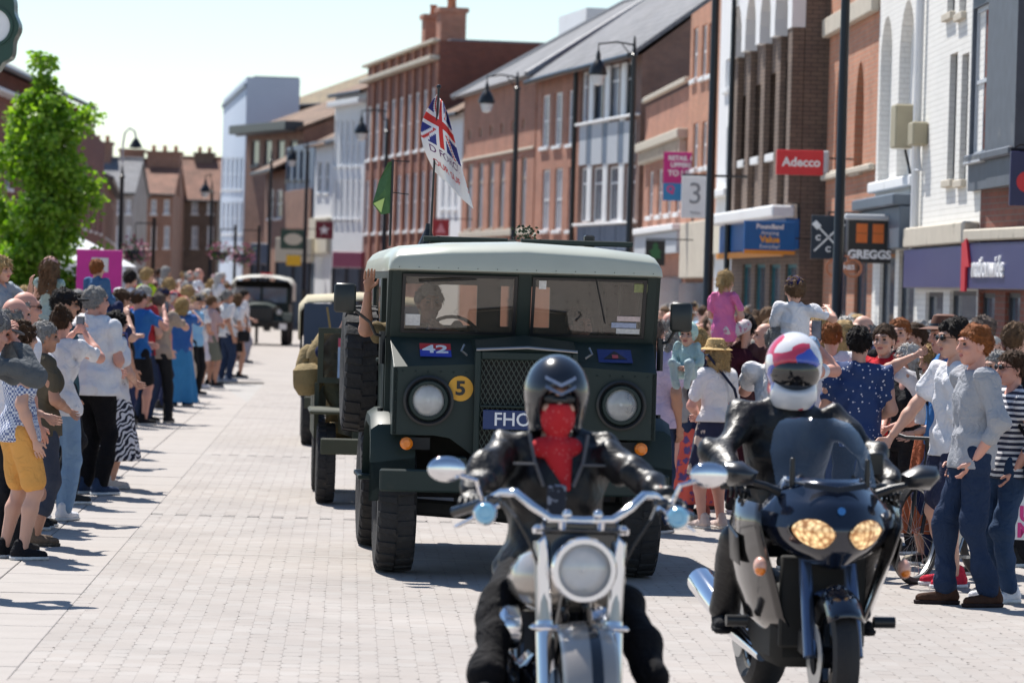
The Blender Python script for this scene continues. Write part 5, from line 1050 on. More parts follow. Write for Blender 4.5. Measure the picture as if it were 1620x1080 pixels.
def shoe_mesh():
    s = SDF(.02); s.cap((0, .055, .045), (0, -.02, .05), .042, .042); s.cap((0, -.02, .042), (0, -.15, .032), .042, .036); s.cap((0, .04, .07), (0, .03, .115), .045, .04); s.plane((0, 0, .024), (0, 0, 1)); a = s.mesh(.011)
    s = SDF(.02); s.cap((0, .055, .02), (0, -.02, .02), .047, .044); s.cap((0, -.02, .02), (0, -.155, .02), .045, .041); s.plane((0, 0, .0), (0, 0, 1)); s.plane((0, 0, .026), (0, 0, -1)); return a, s.mesh(.011)
SHOE = shoe_mesh(); SHOE_ME = None
def ik(a, c, l1, l2, pole):
    a, c, pole = Vector(a), Vector(c), Vector(pole); d = c-a; L = min(d.length, (l1+l2)*.999); d.normalize(); c = a+d*L
    x = (l1*l1-l2*l2+L*L)/(2*L); hgt = math.sqrt(max(0, l1*l1-x*x)); pp = pole-d*pole.dot(d); pp = pp.normalized() if pp.length > 1e-6 else Vector((0, -1, 0)); return a+d*x+pp*hgt, c
SKINS = [mat('fair skin', (.60, .34, .25), .55, var=.08, scale=14), mat('tanned skin', (.46, .235, .155), .55, var=.08, scale=14), mat('pink skin', (.62, .31, .235), .55, var=.1, scale=14)]
EYE = mat('eye', (.03, .025, .022), .25); LIP = mat('lips', (.42, .13, .11), .5)
HAIR = {k: mat('hair '+k, c, .7, var=.55, scale=60, bump=.9, bscale=160, spec=.25) for k, c in dict(grey=(.30, .29, .28), white=(.55, .53, .50), brown=(.075, .04, .022), dark=(.018, .014, .013), blond=(.46, .31, .14), ginger=(.30, .10, .03), lightbrown=(.17, .10, .055), shaved=(.16, .12, .10)).items()}
STRAW = mat('straw', (.55, .37, .15), .85, var=.25, scale=60, bump=.6, bscale=90); FELT = mat('brown felt', (.12, .045, .025), .8, var=.15)
ARM = dict(down=((.235, -.02, .90), (.2, 1, 0)), front=((.05, -.20, 1.06), (.9, .5, -.2)), phone=((.06, -.34, 1.53), (.8, .1, -.9)), phone_out=((.14, -.34, 1.46), (.7, .2, -1)), high=((.12, -.28, 1.78), (.9, .1, -.6)), brow=((.06, -.16, 1.66), (1, -.2, -.5)), pocket=((.165, -.04, .93), (1, .8, 0)), clasp=((.03, -.26, 1.08), (.8, .5, -.3)), cross=((-.12, -.2, 1.2), (1, -.1, -.8)), wave=((.32, -.12, 1.86), (1, 0, -.3)), back=((.08, .16, 1.0), (1, .3, 0)), clap=((.03, -.24, 1.24), (1, .3, -.6)), leg=((.12, -.3, 1.1), (1, .2, -.2)))
NP = [0]
def tufts(v, q, seed, L, n=700):
    """loose locks over the hair surface"""
    r = np.random.RandomState(seed); a = v[q]; c = a.mean(1); nr = np.cross(a[:, 2]-a[:, 0], a[:, 3]-a[:, 1]); nr /= np.maximum(np.linalg.norm(nr, axis=1, keepdims=True), 1e-9)
    ok = np.where((c-np.array((0, .015, .02)))[:, 2] > -.3)[0]; i = r.choice(ok, n); c, nr = c[i], nr[i]; out = c-np.array((0, .02, .0)); nr = np.where((nr*out).sum(1, keepdims=True) < 0, -nr, nr)
    t = np.array((0, .25, -1.0))+r.normal(size=(n, 3))*.55; t -= nr*(t*nr).sum(1, keepdims=True); t /= np.maximum(np.linalg.norm(t, axis=1, keepdims=True), 1e-6); s = np.cross(t, nr); ll = L*r.uniform(.5, 1.3, (n, 1)); w = .0035*r.uniform(.6, 1.5, (n, 1)); lift = r.uniform(.05, .45, (n, 1))
    p0 = c-nr*.004; p1 = c+t*ll*.55+nr*(ll*lift*.6+.003); p2 = c+t*ll+nr*ll*lift*.5; V = np.stack([p0-s*w, p0+s*w, p1+s*w*.9, p1-s*w*.9, p2+s*w*.25, p2-s*w*.25], 1).reshape(-1, 3); b = len(v)+6*np.arange(n)[:, None]
    return np.concatenate([v, V]), np.concatenate([q, b+np.array([0, 1, 2, 3]), b+np.array([3, 2, 4, 5])])
def person(x, d, label, yaw=180, h=1.72, sex='m', skin=0, shirt=(.7, .7, .72), sleeve='short', hem=.86, bottom='trousers', bcol=(.03, .035, .06), shoes=(.03, .03, .03), sole=(.7, .7, .7), hair='brown', style='short', hat=None, hatcol=None, arms=('down', 'down'), lean=0, head=(0, 0), build=1.0, belly=0, z=0.0, near=True, group=None, pelvis=None, feet=None, poles=None, shirt_name='shirt', skirt=None, X=None, hand_curl=(.35, .35), nohead=False, glasses=False, bag=None, h_=None, fold=.014, twist=0, noshoes=False, collar=False, bag_col=None, name='person', gear=(), gloves=None):
    NP[0] += 1; sd = NP[0]; sc = h/1.75
    if X is None: X = (x-810)*d/FPX
    root = thing(name, label, 'person', (X, d, z), R_(yaw), group)
    g = .0145 if near else .024; fem = sex == 'f'; B = build
    pel = Vector(pelvis or (0, 0, .95)); Rm = Matrix.Rotation(lean, 3, 'X') @ Matrix.Rotation(twist, 3, 'Z'); W = lambda p: pel+Rm @ Vector(p)
    sw = (.165 if fem else .19)*B**.5; sh = {s: W((s*sw, .005, .47)) for s in (-1, 1)}; neck = W((0, .012, .53)); hd = neck+Rm @ Vector((0, -.012, .145))
    hips = {s: pel+Vector((s*.088, 0, -.03)) for s in (-1, 1)}; elb, wri, knee, ank = {}, {}, {}, {}
    for i, s in enumerate((-1, 1)):              # -1 is the person's right side
        a = arms[i]; tgt, pole = (ARM[a] if isinstance(a, str) else a); flip = isinstance(a, str)
        tgt = Vector((tgt[0]*(s if flip else 1), tgt[1], tgt[2])); pole = Vector((pole[0]*(s if flip else 1), pole[1], pole[2])); elb[s], wri[s] = ik(sh[s], tgt, .29, .265, pole)
        f = (feet[i] if feet else (s*.105, rng.uniform(-.06, .06), .085)); knee[s], ank[s] = ik(hips[s], f, .425, .43, (poles[i] if poles else (s*.12, -1, 0)))
    # skin: head, neck, arms, legs, slim torso - one surface
    S = SDF(.03); S.cap(neck-Vector((0, 0, .03)), hd-Rm @ Vector((0, -.015, .06)), .056 if not fem else .048, .05)
    S.cap(W((0, 0, .05)), W((0, 0, .42)), .1, .11, .7)
    for s in (-1, 1):
        af = .6 if sleeve == 'long' else 1.0; S.cap(W((0, 0, .45)), sh[s], .04, .034); S.cap(sh[s], sh[s].lerp(elb[s], .5), .034, .045*af); S.cap(sh[s].lerp(elb[s], .5), elb[s], .045*af, .041*af); S.cap(elb[s], elb[s].lerp(wri[s], .35), .042*af, .041*af); S.cap(elb[s].lerp(wri[s], .35), wri[s], .041*af, .027)
        lf = .62 if bottom == 'trousers' else 1.0; S.cap(hips[s], knee[s], .085*B**.5*(.62 if bottom != 'skirt' else 1), .058*lf); cf = knee[s].lerp(ank[s], .32)+Vector((0, .012*(lf > .9), 0)); S.cap(knee[s], cf, .056*lf, .058*lf); S.cap(cf, ank[s], .058*lf, .036)
        if not near: fd = (wri[s]-elb[s]).normalized(); S.cap(wri[s], wri[s]+fd*.11, .034, .03, .8)
    parts = []; v, q = S.mesh(g if near else .022); parts.append((v, q, 0))
    hr = .0085 if near else .014
    if hr not in HEADS: HEADS[hr] = head_parts(hr)
    Rh = Rm @ Matrix.Rotation(R_(head[0]), 3, 'Z') @ Matrix.Rotation(R_(head[1]), 3, 'X'); Rn = np.array(Rh)
    hs = 1.0 if not fem else .96
    hs = (h_ or 1.0)*hs
    hp = hd+Rh @ Vector((0, -.012, 0))
    if not nohead:
        for v, q, mi in HEADS[hr]: parts.append(((v*hs) @ Rn.T+A3(hp), q, mi))
    if near:
        for i, s in enumerate((-1, 1)):
            zf = (wri[s]-elb[s]).normalized(); yb = Vector((0, 1, 0)) if abs(zf.y) < .8 else Vector((0, 0, 1)); 
            if abs(zf.z) > .6: yb = Vector((s*.8, .5, 0)) if zf.z < 0 else Vector((s*.15, 1, 0))
            xa = yb.cross(zf).normalized(); ya = zf.cross(xa); Rr = np.array([tuple(xa), tuple(ya), tuple(zf)]).T; v, q = hand(hand_curl[i], s > 0); parts.append(((v*(1.0 if not fem else .9)) @ Rr.T+A3(wri[s]+zf*.035), q, 4 if gloves else 0))
    np_obj('body', parts, [SKINS[skin], EYE, LIP, HAIR[hair]]+([gloves] if gloves else []), root, sc)
    CM = lambda c: c if isinstance(c, bpy.types.Material) else cloth(c)
    # shirt
    if shirt is not None:
        S = SDF(.05); ch, wa, hi = ((.150, .126, .155) if fem else (.168, .152, .152)); ch, wa, hi = ch*B, wa*B, hi*B*(1.12 if B > 1.05 else 1.03)
        S.cap(W((0, .0, -.09)), W((0, 0, .0)), hi*1.16, hi*1.12, .74); S.cap(W((0, .0, .0)), W((0, 0, .12)), hi*1.08, wa, .72); S.cap(W((0, 0, .12)), W((0, .0, .34)), wa, ch, .70); S.cap(W((0, 0, .34)), W((0, .01, .43)), ch, ch*.75, .66)
        S.cap(W((-sw*.85, .005, .455)), W((sw*.85, .005, .455)), .062, .062, .9)
        if fem:
            for s in (-1, 1): S.ell(W((s*.07, -.075*B, .32)), (.06, .055, .06), .05)
        if belly: S.ell(W((0, -.05-.05*belly, .10)), (.15*B, .10+.05*belly, .14), .08)
        for s in (-1, 1):
            if sleeve == 'none': S.cap(W((s*sw*.6, .005, .45)), sh[s]+Vector((0, 0, .0)), .058, .055); continue
            e = sh[s].lerp(elb[s], .62 if sleeve == 'short' else 1.0); S.cap(sh[s], e, .066*B**.4, .060)
            if sleeve == 'long': S.cap(elb[s], elb[s].lerp(wri[s], 1.06 if gloves else .93), .060, .042)
            if sleeve == 'half': S.cap(elb[s], elb[s].lerp(wri[s], .35), .058, .05)
        S.cap(neck-Rm @ Vector((0, 0, .06)), neck-Rm @ Vector((0, 0, .02)), .075, .062, k=.03)
        S.plane(W((0, 0, hem-.95)), Rm @ Vector((0, 0, 1))); S.ell(neck+Rm @ Vector((0, -.02, .045)), (.088, .088, .07), .01, None, True)
        np_obj(shirt_name, [(*S.mesh(g, (fold, 30, sd)), 0)], [CM(shirt)], root, sc)
        if collar:
            c_ = MB(); c_.loft([[tuple(neck+Rm @ Vector((math.cos(a)*r_, math.sin(a)*r_*1.05+.005, z_+.02*math.sin(a)))) for a in [2*math.pi*i/16 for i in range(16)]] for r_, z_ in ((.078, -.05), (.07, .005), (.066, .02), (.082, -.01), (.088, -.04))]); o = c_.build('collar', CM(shirt), root, True); o.scale = (sc,)*3
    # lower half
    if bottom in ('trousers', 'shorts', 'crop'):
        S = SDF(.035); S.cap(pel+Vector((-.035, .0, -.0)), pel+Vector((.035, 0, -.0)), .112*B, .112*B, .82); S.cap(W((-.025, 0, .05)), W((.025, 0, .05)), .10*B, .10*B, .76)
        for s in (-1, 1):
            if bottom == 'shorts': S.cap(hips[s], hips[s].lerp(knee[s], .82), .108*B, .095*B)
            else:
                S.cap(hips[s], knee[s], .100*B, .076); e = knee[s].lerp(ank[s], .95 if bottom == 'trousers' else .5); S.cap(knee[s], e, .075, .066)
        np_obj(bottom if bottom != 'crop' else 'trousers', [(*S.mesh(g, (.009, 26, sd+500)), 0)], [CM(bcol)], root, sc)
    elif bottom == 'skirt':
        zz, r1 = skirt or (.42, .27); S = SDF(.03); S.skirt((pel.x, pel.y, 0), pel.z+.12, zz, .13*B, r1*B, .8, 9, .022, sd); np_obj('skirt', [(*S.mesh(g, (.004, 20, sd)), 0)], [CM(bcol)], root, sc)
    # shoes
    if not noshoes:
        global SHOE_ME
        if SHOE_ME is None:
            o = np_obj('shoe', [(*SHOE[0], 0), (*SHOE[1], 1)], [cloth((.03, .03, .03)), cloth((.7, .7, .7))]); SHOE_ME = o.data; bpy.data.objects.remove(o)
        for s in (-1, 1):
            o = bpy.data.objects.new('shoe', SHOE_ME); COL.objects.link(o); o.parent = root; p = ank[s]*sc; o.location = (p.x, p.y, p.z-.085*sc); o.scale = (sc,)*3; o.rotation_euler = (0, 0, s*.18)
            for k, c in enumerate((shoes, sole)): o.material_slots[k].link = 'OBJECT'; o.material_slots[k].material = CM(c)
    # hair and hats in head space
    def hobj(nm, S, m, gg=None, noise=None):
        v, q = S.mesh(gg or (.008 if near else .015), noise, cutn=.0045 if nm == 'hair' else 0)
        if nm == 'hair' and near: v, q = tufts(v, q, sd, .05 if style in ('long', 'bob', 'pony') else .026)
        return np_obj(nm, [((v*hs) @ Rn.T+A3(hp), q, 0)], [m], root, sc)
    if not nohead and style != 'none':
        S = SDF(.02)
        if style == 'bald':
            S.ell((0, .02, .0), (.083, .102, .075)); S.plane((0, .0, 0), (0, 1, 0)); S.plane((0, 0, .045), (0, 0, -1)); S.plane((0, 0, -.07), (0, 0, 1))
        else:
            vol = dict(short=.012, crop=.006, curly=.022, long=.014, bun=.010, pony=.010, bob=.018).get(style, .01)
            S.ell((0, .016, .03), (.079+vol, .1+vol, .095+vol))
            if style in ('long', 'bob'):
                L = -.26 if style == 'long' else -.11
                for xx in (-.055, 0, .055): S.cap((xx, .06, .0), (xx*1.15, .075, L), .055, .045)
                for s in (-1, 1): S.cap((s*.075, .02, .03), (s*.085, .01, L*.8), .028, .022)
            S.plane((0, -.088, .066), (0, .52, .85) if style in ('long', 'bob') else (0, .625, .78)) if style not in ('long', 'bob') else S.ell((0, -.10, -.045), (.064, .075, .115), .01, None, True)
            if style == 'bun': S.ell((0, .05, .125), (.045, .045, .04), .02)
            if style == 'bunlow': S.ell((0, .12, .02), (.04, .035, .04), .02)
            if style == 'pony': S.cap((0, .1, .03), (0, .145, -.03), .03, .028); S.cap((0, .145, -.03), (0, .12, -.16), .028, .012)
        hobj('hair', S, HAIR[hair], None, (.010 if style in ('curly', 'bob', 'long') else .0065, 110, sd))
    if hat == 'cap':
        S = SDF(.02); S.ell((0, .012, .05), (.09, .108, .088)); S.plane((0, 0, .038), (0, -.1, 1)); o = hobj('cap', S, cloth(hatcol)); S = SDF(.01); S.ell((0, -.115, .045), (.072, .085, .012)); S.plane((0, -.085, 0), (0, -1, 0)); b_ = hobj('brim', S, cloth(hatcol), .007); b_.parent = o
    elif hat in ('straw', 'brown'):
        m = STRAW if hat == 'straw' else FELT; b0 = .16 if hat == 'brown' else .145
        o = MB().lathe([(.0, .155), (.05, .158), (.075, .145), (.088, .1), (.096, .062), (b0, .045), (b0+.004, .05), (.1, .07)], 28, Matrix.Translation(hp*sc) @ Rh.to_4x4() @ Matrix.Diagonal((sc*.98, sc*1.15, sc, 1))).build('hat', m, root, True); MB().lathe([(.098, .066), (.092, .09), (.094, .09), (.1, .066)], 28, Matrix.Translation(hp*sc) @ Rh.to_4x4() @ Matrix.Diagonal((sc*.985, sc*1.155, sc, 1))).build('band', m if hat == 'straw' else BLK, o)
    elif hat == 'hood':
        S = SDF(.02); S.ell((0, .02, .03), (.10, .118, .112)); S.ell((0, -.10, -.015), (.07, .08, .085), .01, None, True); S.plane((0, 0, -.09), (0, 0, 1)); hobj('bonnet', S, cloth(hatcol))
    if glasses:
        m = MB()
        for e in (-1, 1): m.ball((e*.034, -.100, .01), (.027, .008, .019), 10); m.tube([(e*.062, -.09, .014), (e*.084, .0, .012)], .003, 5)
        m.tube([(-.02, -.105, .014), (.02, -.105, .014)], .003, 5); o = m.build('glasses', BLK, root, True); o.matrix_basis = Matrix.Scale(sc, 4) @ Matrix.Translation(hp) @ Rh.to_4x4()
    for nm, S, m, gg in gear: hobj(nm, S, m, gg)
    root['_j'] = [*(wri[-1]*sc), *(wri[1]*sc), *(hp*sc)]
    return root
def grip_phone(p, label, side=1, off=(0, -.03, .09), tilt=0):
    """a phone held in the person's hand, a thing of its own"""
    j = p['_j']; w = Vector(j[3:6] if side > 0 else j[:3])+Vector(off); M = Matrix.Translation(p.location) @ Matrix.Rotation(p.rotation_euler.z, 4, 'Z') @ Matrix.Translation(w) @ Matrix.Rotation(tilt, 4, 'X')
    o = MB().box(-.037, .037, -.005, .005, -.075, .075, .008).build('phone', BLK); o.matrix_world = M; MB().box(-.032, .032, .0055, .006, -.068, .068).build('screen', mat('phone screen', (.10, .12, .16), .1, var=.6, scale=25), o); tag(o, label, 'phone', 'phones held up by spectators'); return o
# ================================================================ spectators, front rows one by one
WH, BK, NAVY, JEAN, LJEAN, BEIGE, SAGE = (.74, .74, .77), (.015, .015, .018), (.02, .027, .075), (.025, .04, .085), (.20, .31, .46), (.50, .42, .35), (.34, .45, .42)
def feet_at(x, y): X, d = gd(x, y); return X, d
def P_(x, y, label, **k):                          # by where the shoes touch the ground
    X, d = gd(x, y); return person(None, d, label, X=X, **k)
def H_(x, ytop, d, label, **k):                    # by head: eye level row and distance
    hgt = k.pop('h', None); p = at(x, ytop, d); hh = hgt or max(1.5, min(1.95, p.z)); zz = max(0, p.z-hh) if k.pop('lift', False) else 0
    return person(None, d, label, X=p.x, h=hh, z=zz, **k)
GL = 'spectators along the left pavement'; GR = 'spectators along the right pavement'
# --- left, nearest first
pk = H_(-62, 482, 23.4, 'person in grey jacket and grey cap holding both hands up at the left edge', yaw=118, lean=.30, shirt=(.10, .11, .12), sleeve='long', bcol=BK, hat='cap', hatcol=(.12, .12, .13), hair='grey', arms=('phone', 'phone'), group=GL, skin=2, hand_curl=(.9, .9))
P_(24, 884, 'person in blue gingham shirt and orange shorts at the left edge', h=1.64, yaw=120, sex='f', shirt=pattern('blue gingham', 'checks', (.12, .16, .32), (.7, .72, .78), 55), bottom='shorts', bcol=(.72, .36, .10), shoes=BK, hair='brown', style='long', arms=('down', 'front'), group=GL)
P_(60, 862, 'person in olive top and cropped slate trousers wearing clogs', yaw=110, sex='f', h=1.62, shirt=(.10, .085, .06), bottom='crop', bcol=(.05, .06, .09), shoes=(.16, .12, .09), sole=(.12, .1, .08), hair='grey', style='short', arms=('front', 'down'), group=GL, skin=1, build=1.1)
pw = P_(88, 822, 'person with messy bun in white t-shirt and jeans lifting a phone', yaw=160, sex='f', h=1.70, shirt=WH, bcol=LJEAN, shoes=WH, hair='brown', style='bun', arms=('phone', 'phone'), group=GL, skin=2, hand_curl=(.8, .8))
grip_phone(pw, 'black phone held by the person with messy bun', 1, (-.05, -.03, .07))
P_(142, 782, 'broad grey haired person in white polo shirt and black trousers', yaw=140, h=1.86, shirt=WH, bcol=(.007, .007, .009), shoes=(.03, .05, .10), sole=(.6, .65, .7), hair='grey', style='short', arms=('front', 'front'), build=1.28, belly=.8, group=GL, skin=2, head=(-15, -5), collar=True, hem=.84)
P_(176, 772, 'person with long dark hair in white top and zebra print skirt', yaw=120, sex='f', h=1.64, shirt=WH, bottom='skirt', skirt=(.28, .33), bcol=pattern('zebra print', 'zebra', (.012, .014, .03), (.72, .72, .76), 9), shoes=(.7, .66, .64), hair='dark', style='long', arms=('front', 'front'), group=GL)
pc = P_(214, 672, 'person in blue t-shirt and grey cap with black shorts', yaw=140, h=1.80, shirt=(.03, .14, .42), bottom='shorts', bcol=BK, shoes=BK, hat='cap', hatcol=(.22, .23, .27), hair='brown', arms=('phone_out', 'front'), group=GL, skin=2)
grip_phone(pc, 'phone held out by the person in grey cap', -1, (0, -.03, .07))
pb = P_(246, 668, 'person in beige t-shirt and black jeans stepping out with camera', yaw=172, h=1.76, shirt=(.37, .30, .245), bcol=(.016, .017, .02), shoes=BK, sole=(.35, .33, .3), hair='shaved', style='crop', arms=(((-.16, -.36, 1.42), (-1, .2, -.8)), ((.22, -.36, 1.44), (1, .2, -.9))), group=GL, skin=0, feet=[(-.17, .03, .085), (.16, -.02, .085)], head=(0, -14))
P_(284, 642, 'blond person in long blue skirt lifting a phone', yaw=165, sex='f', h=1.66, shirt=(.04, .12, .36), bottom='skirt', skirt=(.06, .30), bcol=(.05, .22, .46), shoes=NAVY, hair='blond', style='bob', arms=('phone', 'phone'), group=GL)
P_(312, 614, 'person in white shirt and white shorts with grey hair', yaw=130, sex='f', h=1.70, shirt=WH, bottom='shorts', bcol=(.6, .58, .66), shoes=WH, hair='grey', arms=('front', 'front'), group=GL, skin=1)
P_(331, 612, 'person in pale tee and khaki shorts clapping', yaw=120, h=1.66, shirt=(.5, .36, .36), bottom='shorts', bcol=(.16, .17, .14), shoes=BK, sole=(.7, .7, .7), hair='lightbrown', arms=('clap', 'clap'), group=GL, skin=1)
P_(356, 604, 'grey haired person in white shirt and dark jeans wearing a backpack', yaw=120, h=1.76, shirt=WH, bcol=JEAN, shoes=(.25, .3, .4), hair='grey', arms=('down', 'front'), group=GL, skin=1)
P_(372, 598, 'person in white blouse and black skirt', yaw=125, sex='f', h=1.68, shirt=WH, bottom='skirt', skirt=(.55, .19), bcol=BK, shoes=BK, hair='lightbrown', style='bob', arms=('down', 'front'), group=GL, skin=1)
P_(384, 574, 'person in white top beside the distant truck', yaw=110, h=1.72, shirt=WH, bcol=(.3, .3, .36), shoes=BK, hair='dark', arms=('down', 'front'), group=GL)
# --- left, second rows by their heads
H_(80, 410, 34.5, 'child in pink cap and mint vest riding on shoulders', h=1.16, lift=True, yaw=165, sex='f', shirt=SAGE, sleeve='none', bottom='shorts', bcol=LJEAN, hat='cap', hatcol=(.62, .36, .34), hair='lightbrown', style='long', arms=('down', 'phone_out'), group='children on shoulders', h_=1.25, noshoes=True, feet=[(-.14, -.35, .6), (.14, -.35, .6)], poles=[(-.2, -1, .5), (.2, -1, .5)])
H_(154, 414, 40, 'child with ginger hair in denim shirt riding on shoulders', h=1.1, lift=True, yaw=150, shirt=(.06, .13, .26), sleeve='long', bcol=NAVY, hair='ginger', arms=('front', 'front'), group='children on shoulders', h_=1.25, noshoes=True, feet=[(-.14, -.35, .6), (.14, -.35, .6)], poles=[(-.2, -1, .5), (.2, -1, .5)])
H_(2, 410, 30, 'blond child looking sideways with arm stretched at the left edge', h=1.15, lift=True, yaw=60, sex='f', shirt=(.3, .35, .4), bottom='shorts', bcol=NAVY, hair='blond', style='bob', arms=('down', 'phone_out'), group='children on shoulders', h_=1.25, noshoes=True, feet=[(-.14, -.35, .6), (.14, -.35, .6)], poles=[(-.2, -1, .5), (.2, -1, .5)])
for x, y, d, lab, kw in (
 (80, 478, 34.6, 'person carrying the child in pink cap', dict(yaw=160, shirt=(.55, .5, .45), hair='dark', arms=('phone_out', 'phone_out'))),
 (154, 456, 40.1, 'person in navy cap carrying the ginger child', dict(yaw=150, shirt=NAVY, hair='brown', hat='cap', hatcol=NAVY, arms=('phone_out', 'phone_out'))),
 (4, 478, 30.2, 'balding person carrying the blond child', dict(yaw=150, shirt=(.5, .5, .52), hair='grey', style='bald', arms=('phone_out', 'phone_out'))),
 (24, 470, 27.0, 'sunburnt bald person with a grey fringe of hair near the left edge', dict(yaw=140, shirt=WH, hair='grey', style='bald', skin=2)),
 (40, 460, 29.5, 'bald person in sunglasses behind the bun haired person', dict(yaw=115, shirt=(.62, .6, .58), hair='grey', style='bald', skin=2, glasses=True)),
 (102, 458, 33.0, 'person in black cap and sunglasses beside the broad polo shirt', dict(yaw=110, shirt=(.05, .1, .12), hair='dark', hat='cap', hatcol=BK, glasses=True, skin=1)),
 (120, 466, 36.5, 'person in navy patterned hoodie behind the polo shirt', dict(yaw=150, shirt=pattern('navy print', 'flowers', (.02, .03, .09), (.12, .1, .2), 16), sleeve='long', hair='dark')),
 (192, 458, 44, 'person in dark tee with short brown hair beside the zebra skirt', dict(yaw=130, shirt=BK, hair='brown', skin=1)),
 (206, 428, 56, 'dark haired person in white shirt standing high over the crowd', dict(yaw=150, shirt=WH, hair='dark', h=1.75, lift=True)),
 (233, 424, 58, 'person in lime green shirt standing high over the crowd', dict(yaw=130, shirt=(.45, .62, .03), hair='blond', h=1.75, lift=True)),
 (228, 452, 52, 'person in red tee behind the grey cap', dict(yaw=140, shirt=(.42, .04, .05), hair='white', arms=('front', 'front'))),
 (258, 456, 57, 'person in navy cap and salmon shirt', dict(yaw=120, shirt=(.55, .28, .22), hair='brown', hat='cap', hatcol=NAVY)),
 (298, 452, 66, 'person in pink sunhat', dict(yaw=130, sex='f', shirt=(.62, .55, .6), hair='blond', style='bob', hat='cap', hatcol=(.55, .28, .36))),
 (268, 436, 70, 'blond person in grey top between the caps', dict(yaw=140, sex='f', shirt=(.3, .3, .32), hair='blond', style='bob')),
 (342, 470, 74, 'person in rust tee holding hands up to applaud', dict(yaw=110, shirt=(.45, .18, .10), hair='white', arms=('clap', 'clap'))),
 (60, 452, 38, 'person in blue top half hidden behind the children', dict(yaw=140, sex='f', shirt=(.05, .2, .5), hair='lightbrown', style='bob')),
 (178, 470, 42, 'person with black ponytail and teal strap', dict(yaw=140, sex='f', shirt=(.0, .22, .24), hair='dark', style='pony')),
 (64, 500, 29.8, 'fair person in sunglasses turning right beside the messy bun', dict(yaw=80, shirt=WH, hair='blond', style='crop', glasses=True, h=1.6))):
    kw = dict(kw); kw.setdefault('bcol', rng.choice([NAVY, BK, JEAN])); H_(x, y, d, lab, group=GL, **kw)
# --- right, nearest first
P_(1532, 958, 'ginger haired person in grey sweater and dark jeans, hands in pockets', yaw=-75, h=1.80, shirt=(.36, .37, .40), sleeve='half', bcol=(.02, .035, .075), shoes=(.06, .03, .02), sole=(.03, .02, .02), hair='ginger', style='short', arms=('pocket', 'pocket'), group=GR, skin=2, head=(5, 0), feet=[(-.1, -.12, .085), (.1, .1, .085)])
P_(1592, 952, 'person in navy striped top, sunglasses and dark jeans', yaw=-70, sex='f', h=1.64, shirt=pattern('navy stripes', 'stripes', (.018, .024, .055), (.72, .72, .74), 8.5), bcol=(.03, .055, .11), shoes=WH, hair='brown', style='pony', arms=('front', 'pocket'), group=GR, skin=2, glasses=True, sleeve='half')
px_ = P_(1500, 928, 'dark curly haired person in white tee and navy shorts holding the bicycle', yaw=-70, h=1.82, shirt=WH, bottom='shorts', bcol=(.03, .035, .07), shoes=(.55, .03, .06), sole=WH, hair='dark', style='curly', arms=(((-.20, -.34, .98), (-1, .6, -.2)), 'down'), group=GR, skin=0, glasses=True)
P_(1468, 893, 'blond person in rust dress and white tee shading the eyes', yaw=-55, sex='f', h=1.62, shirt=WH, bottom='skirt', skirt=(.25, .24), bcol=(.34, .10, .05), shoes=(.4, .36, .3), hair='blond', style='bob', arms=('brow', 'front'), group=GR, skin=0, head=(-15, 8), hem=1.12)
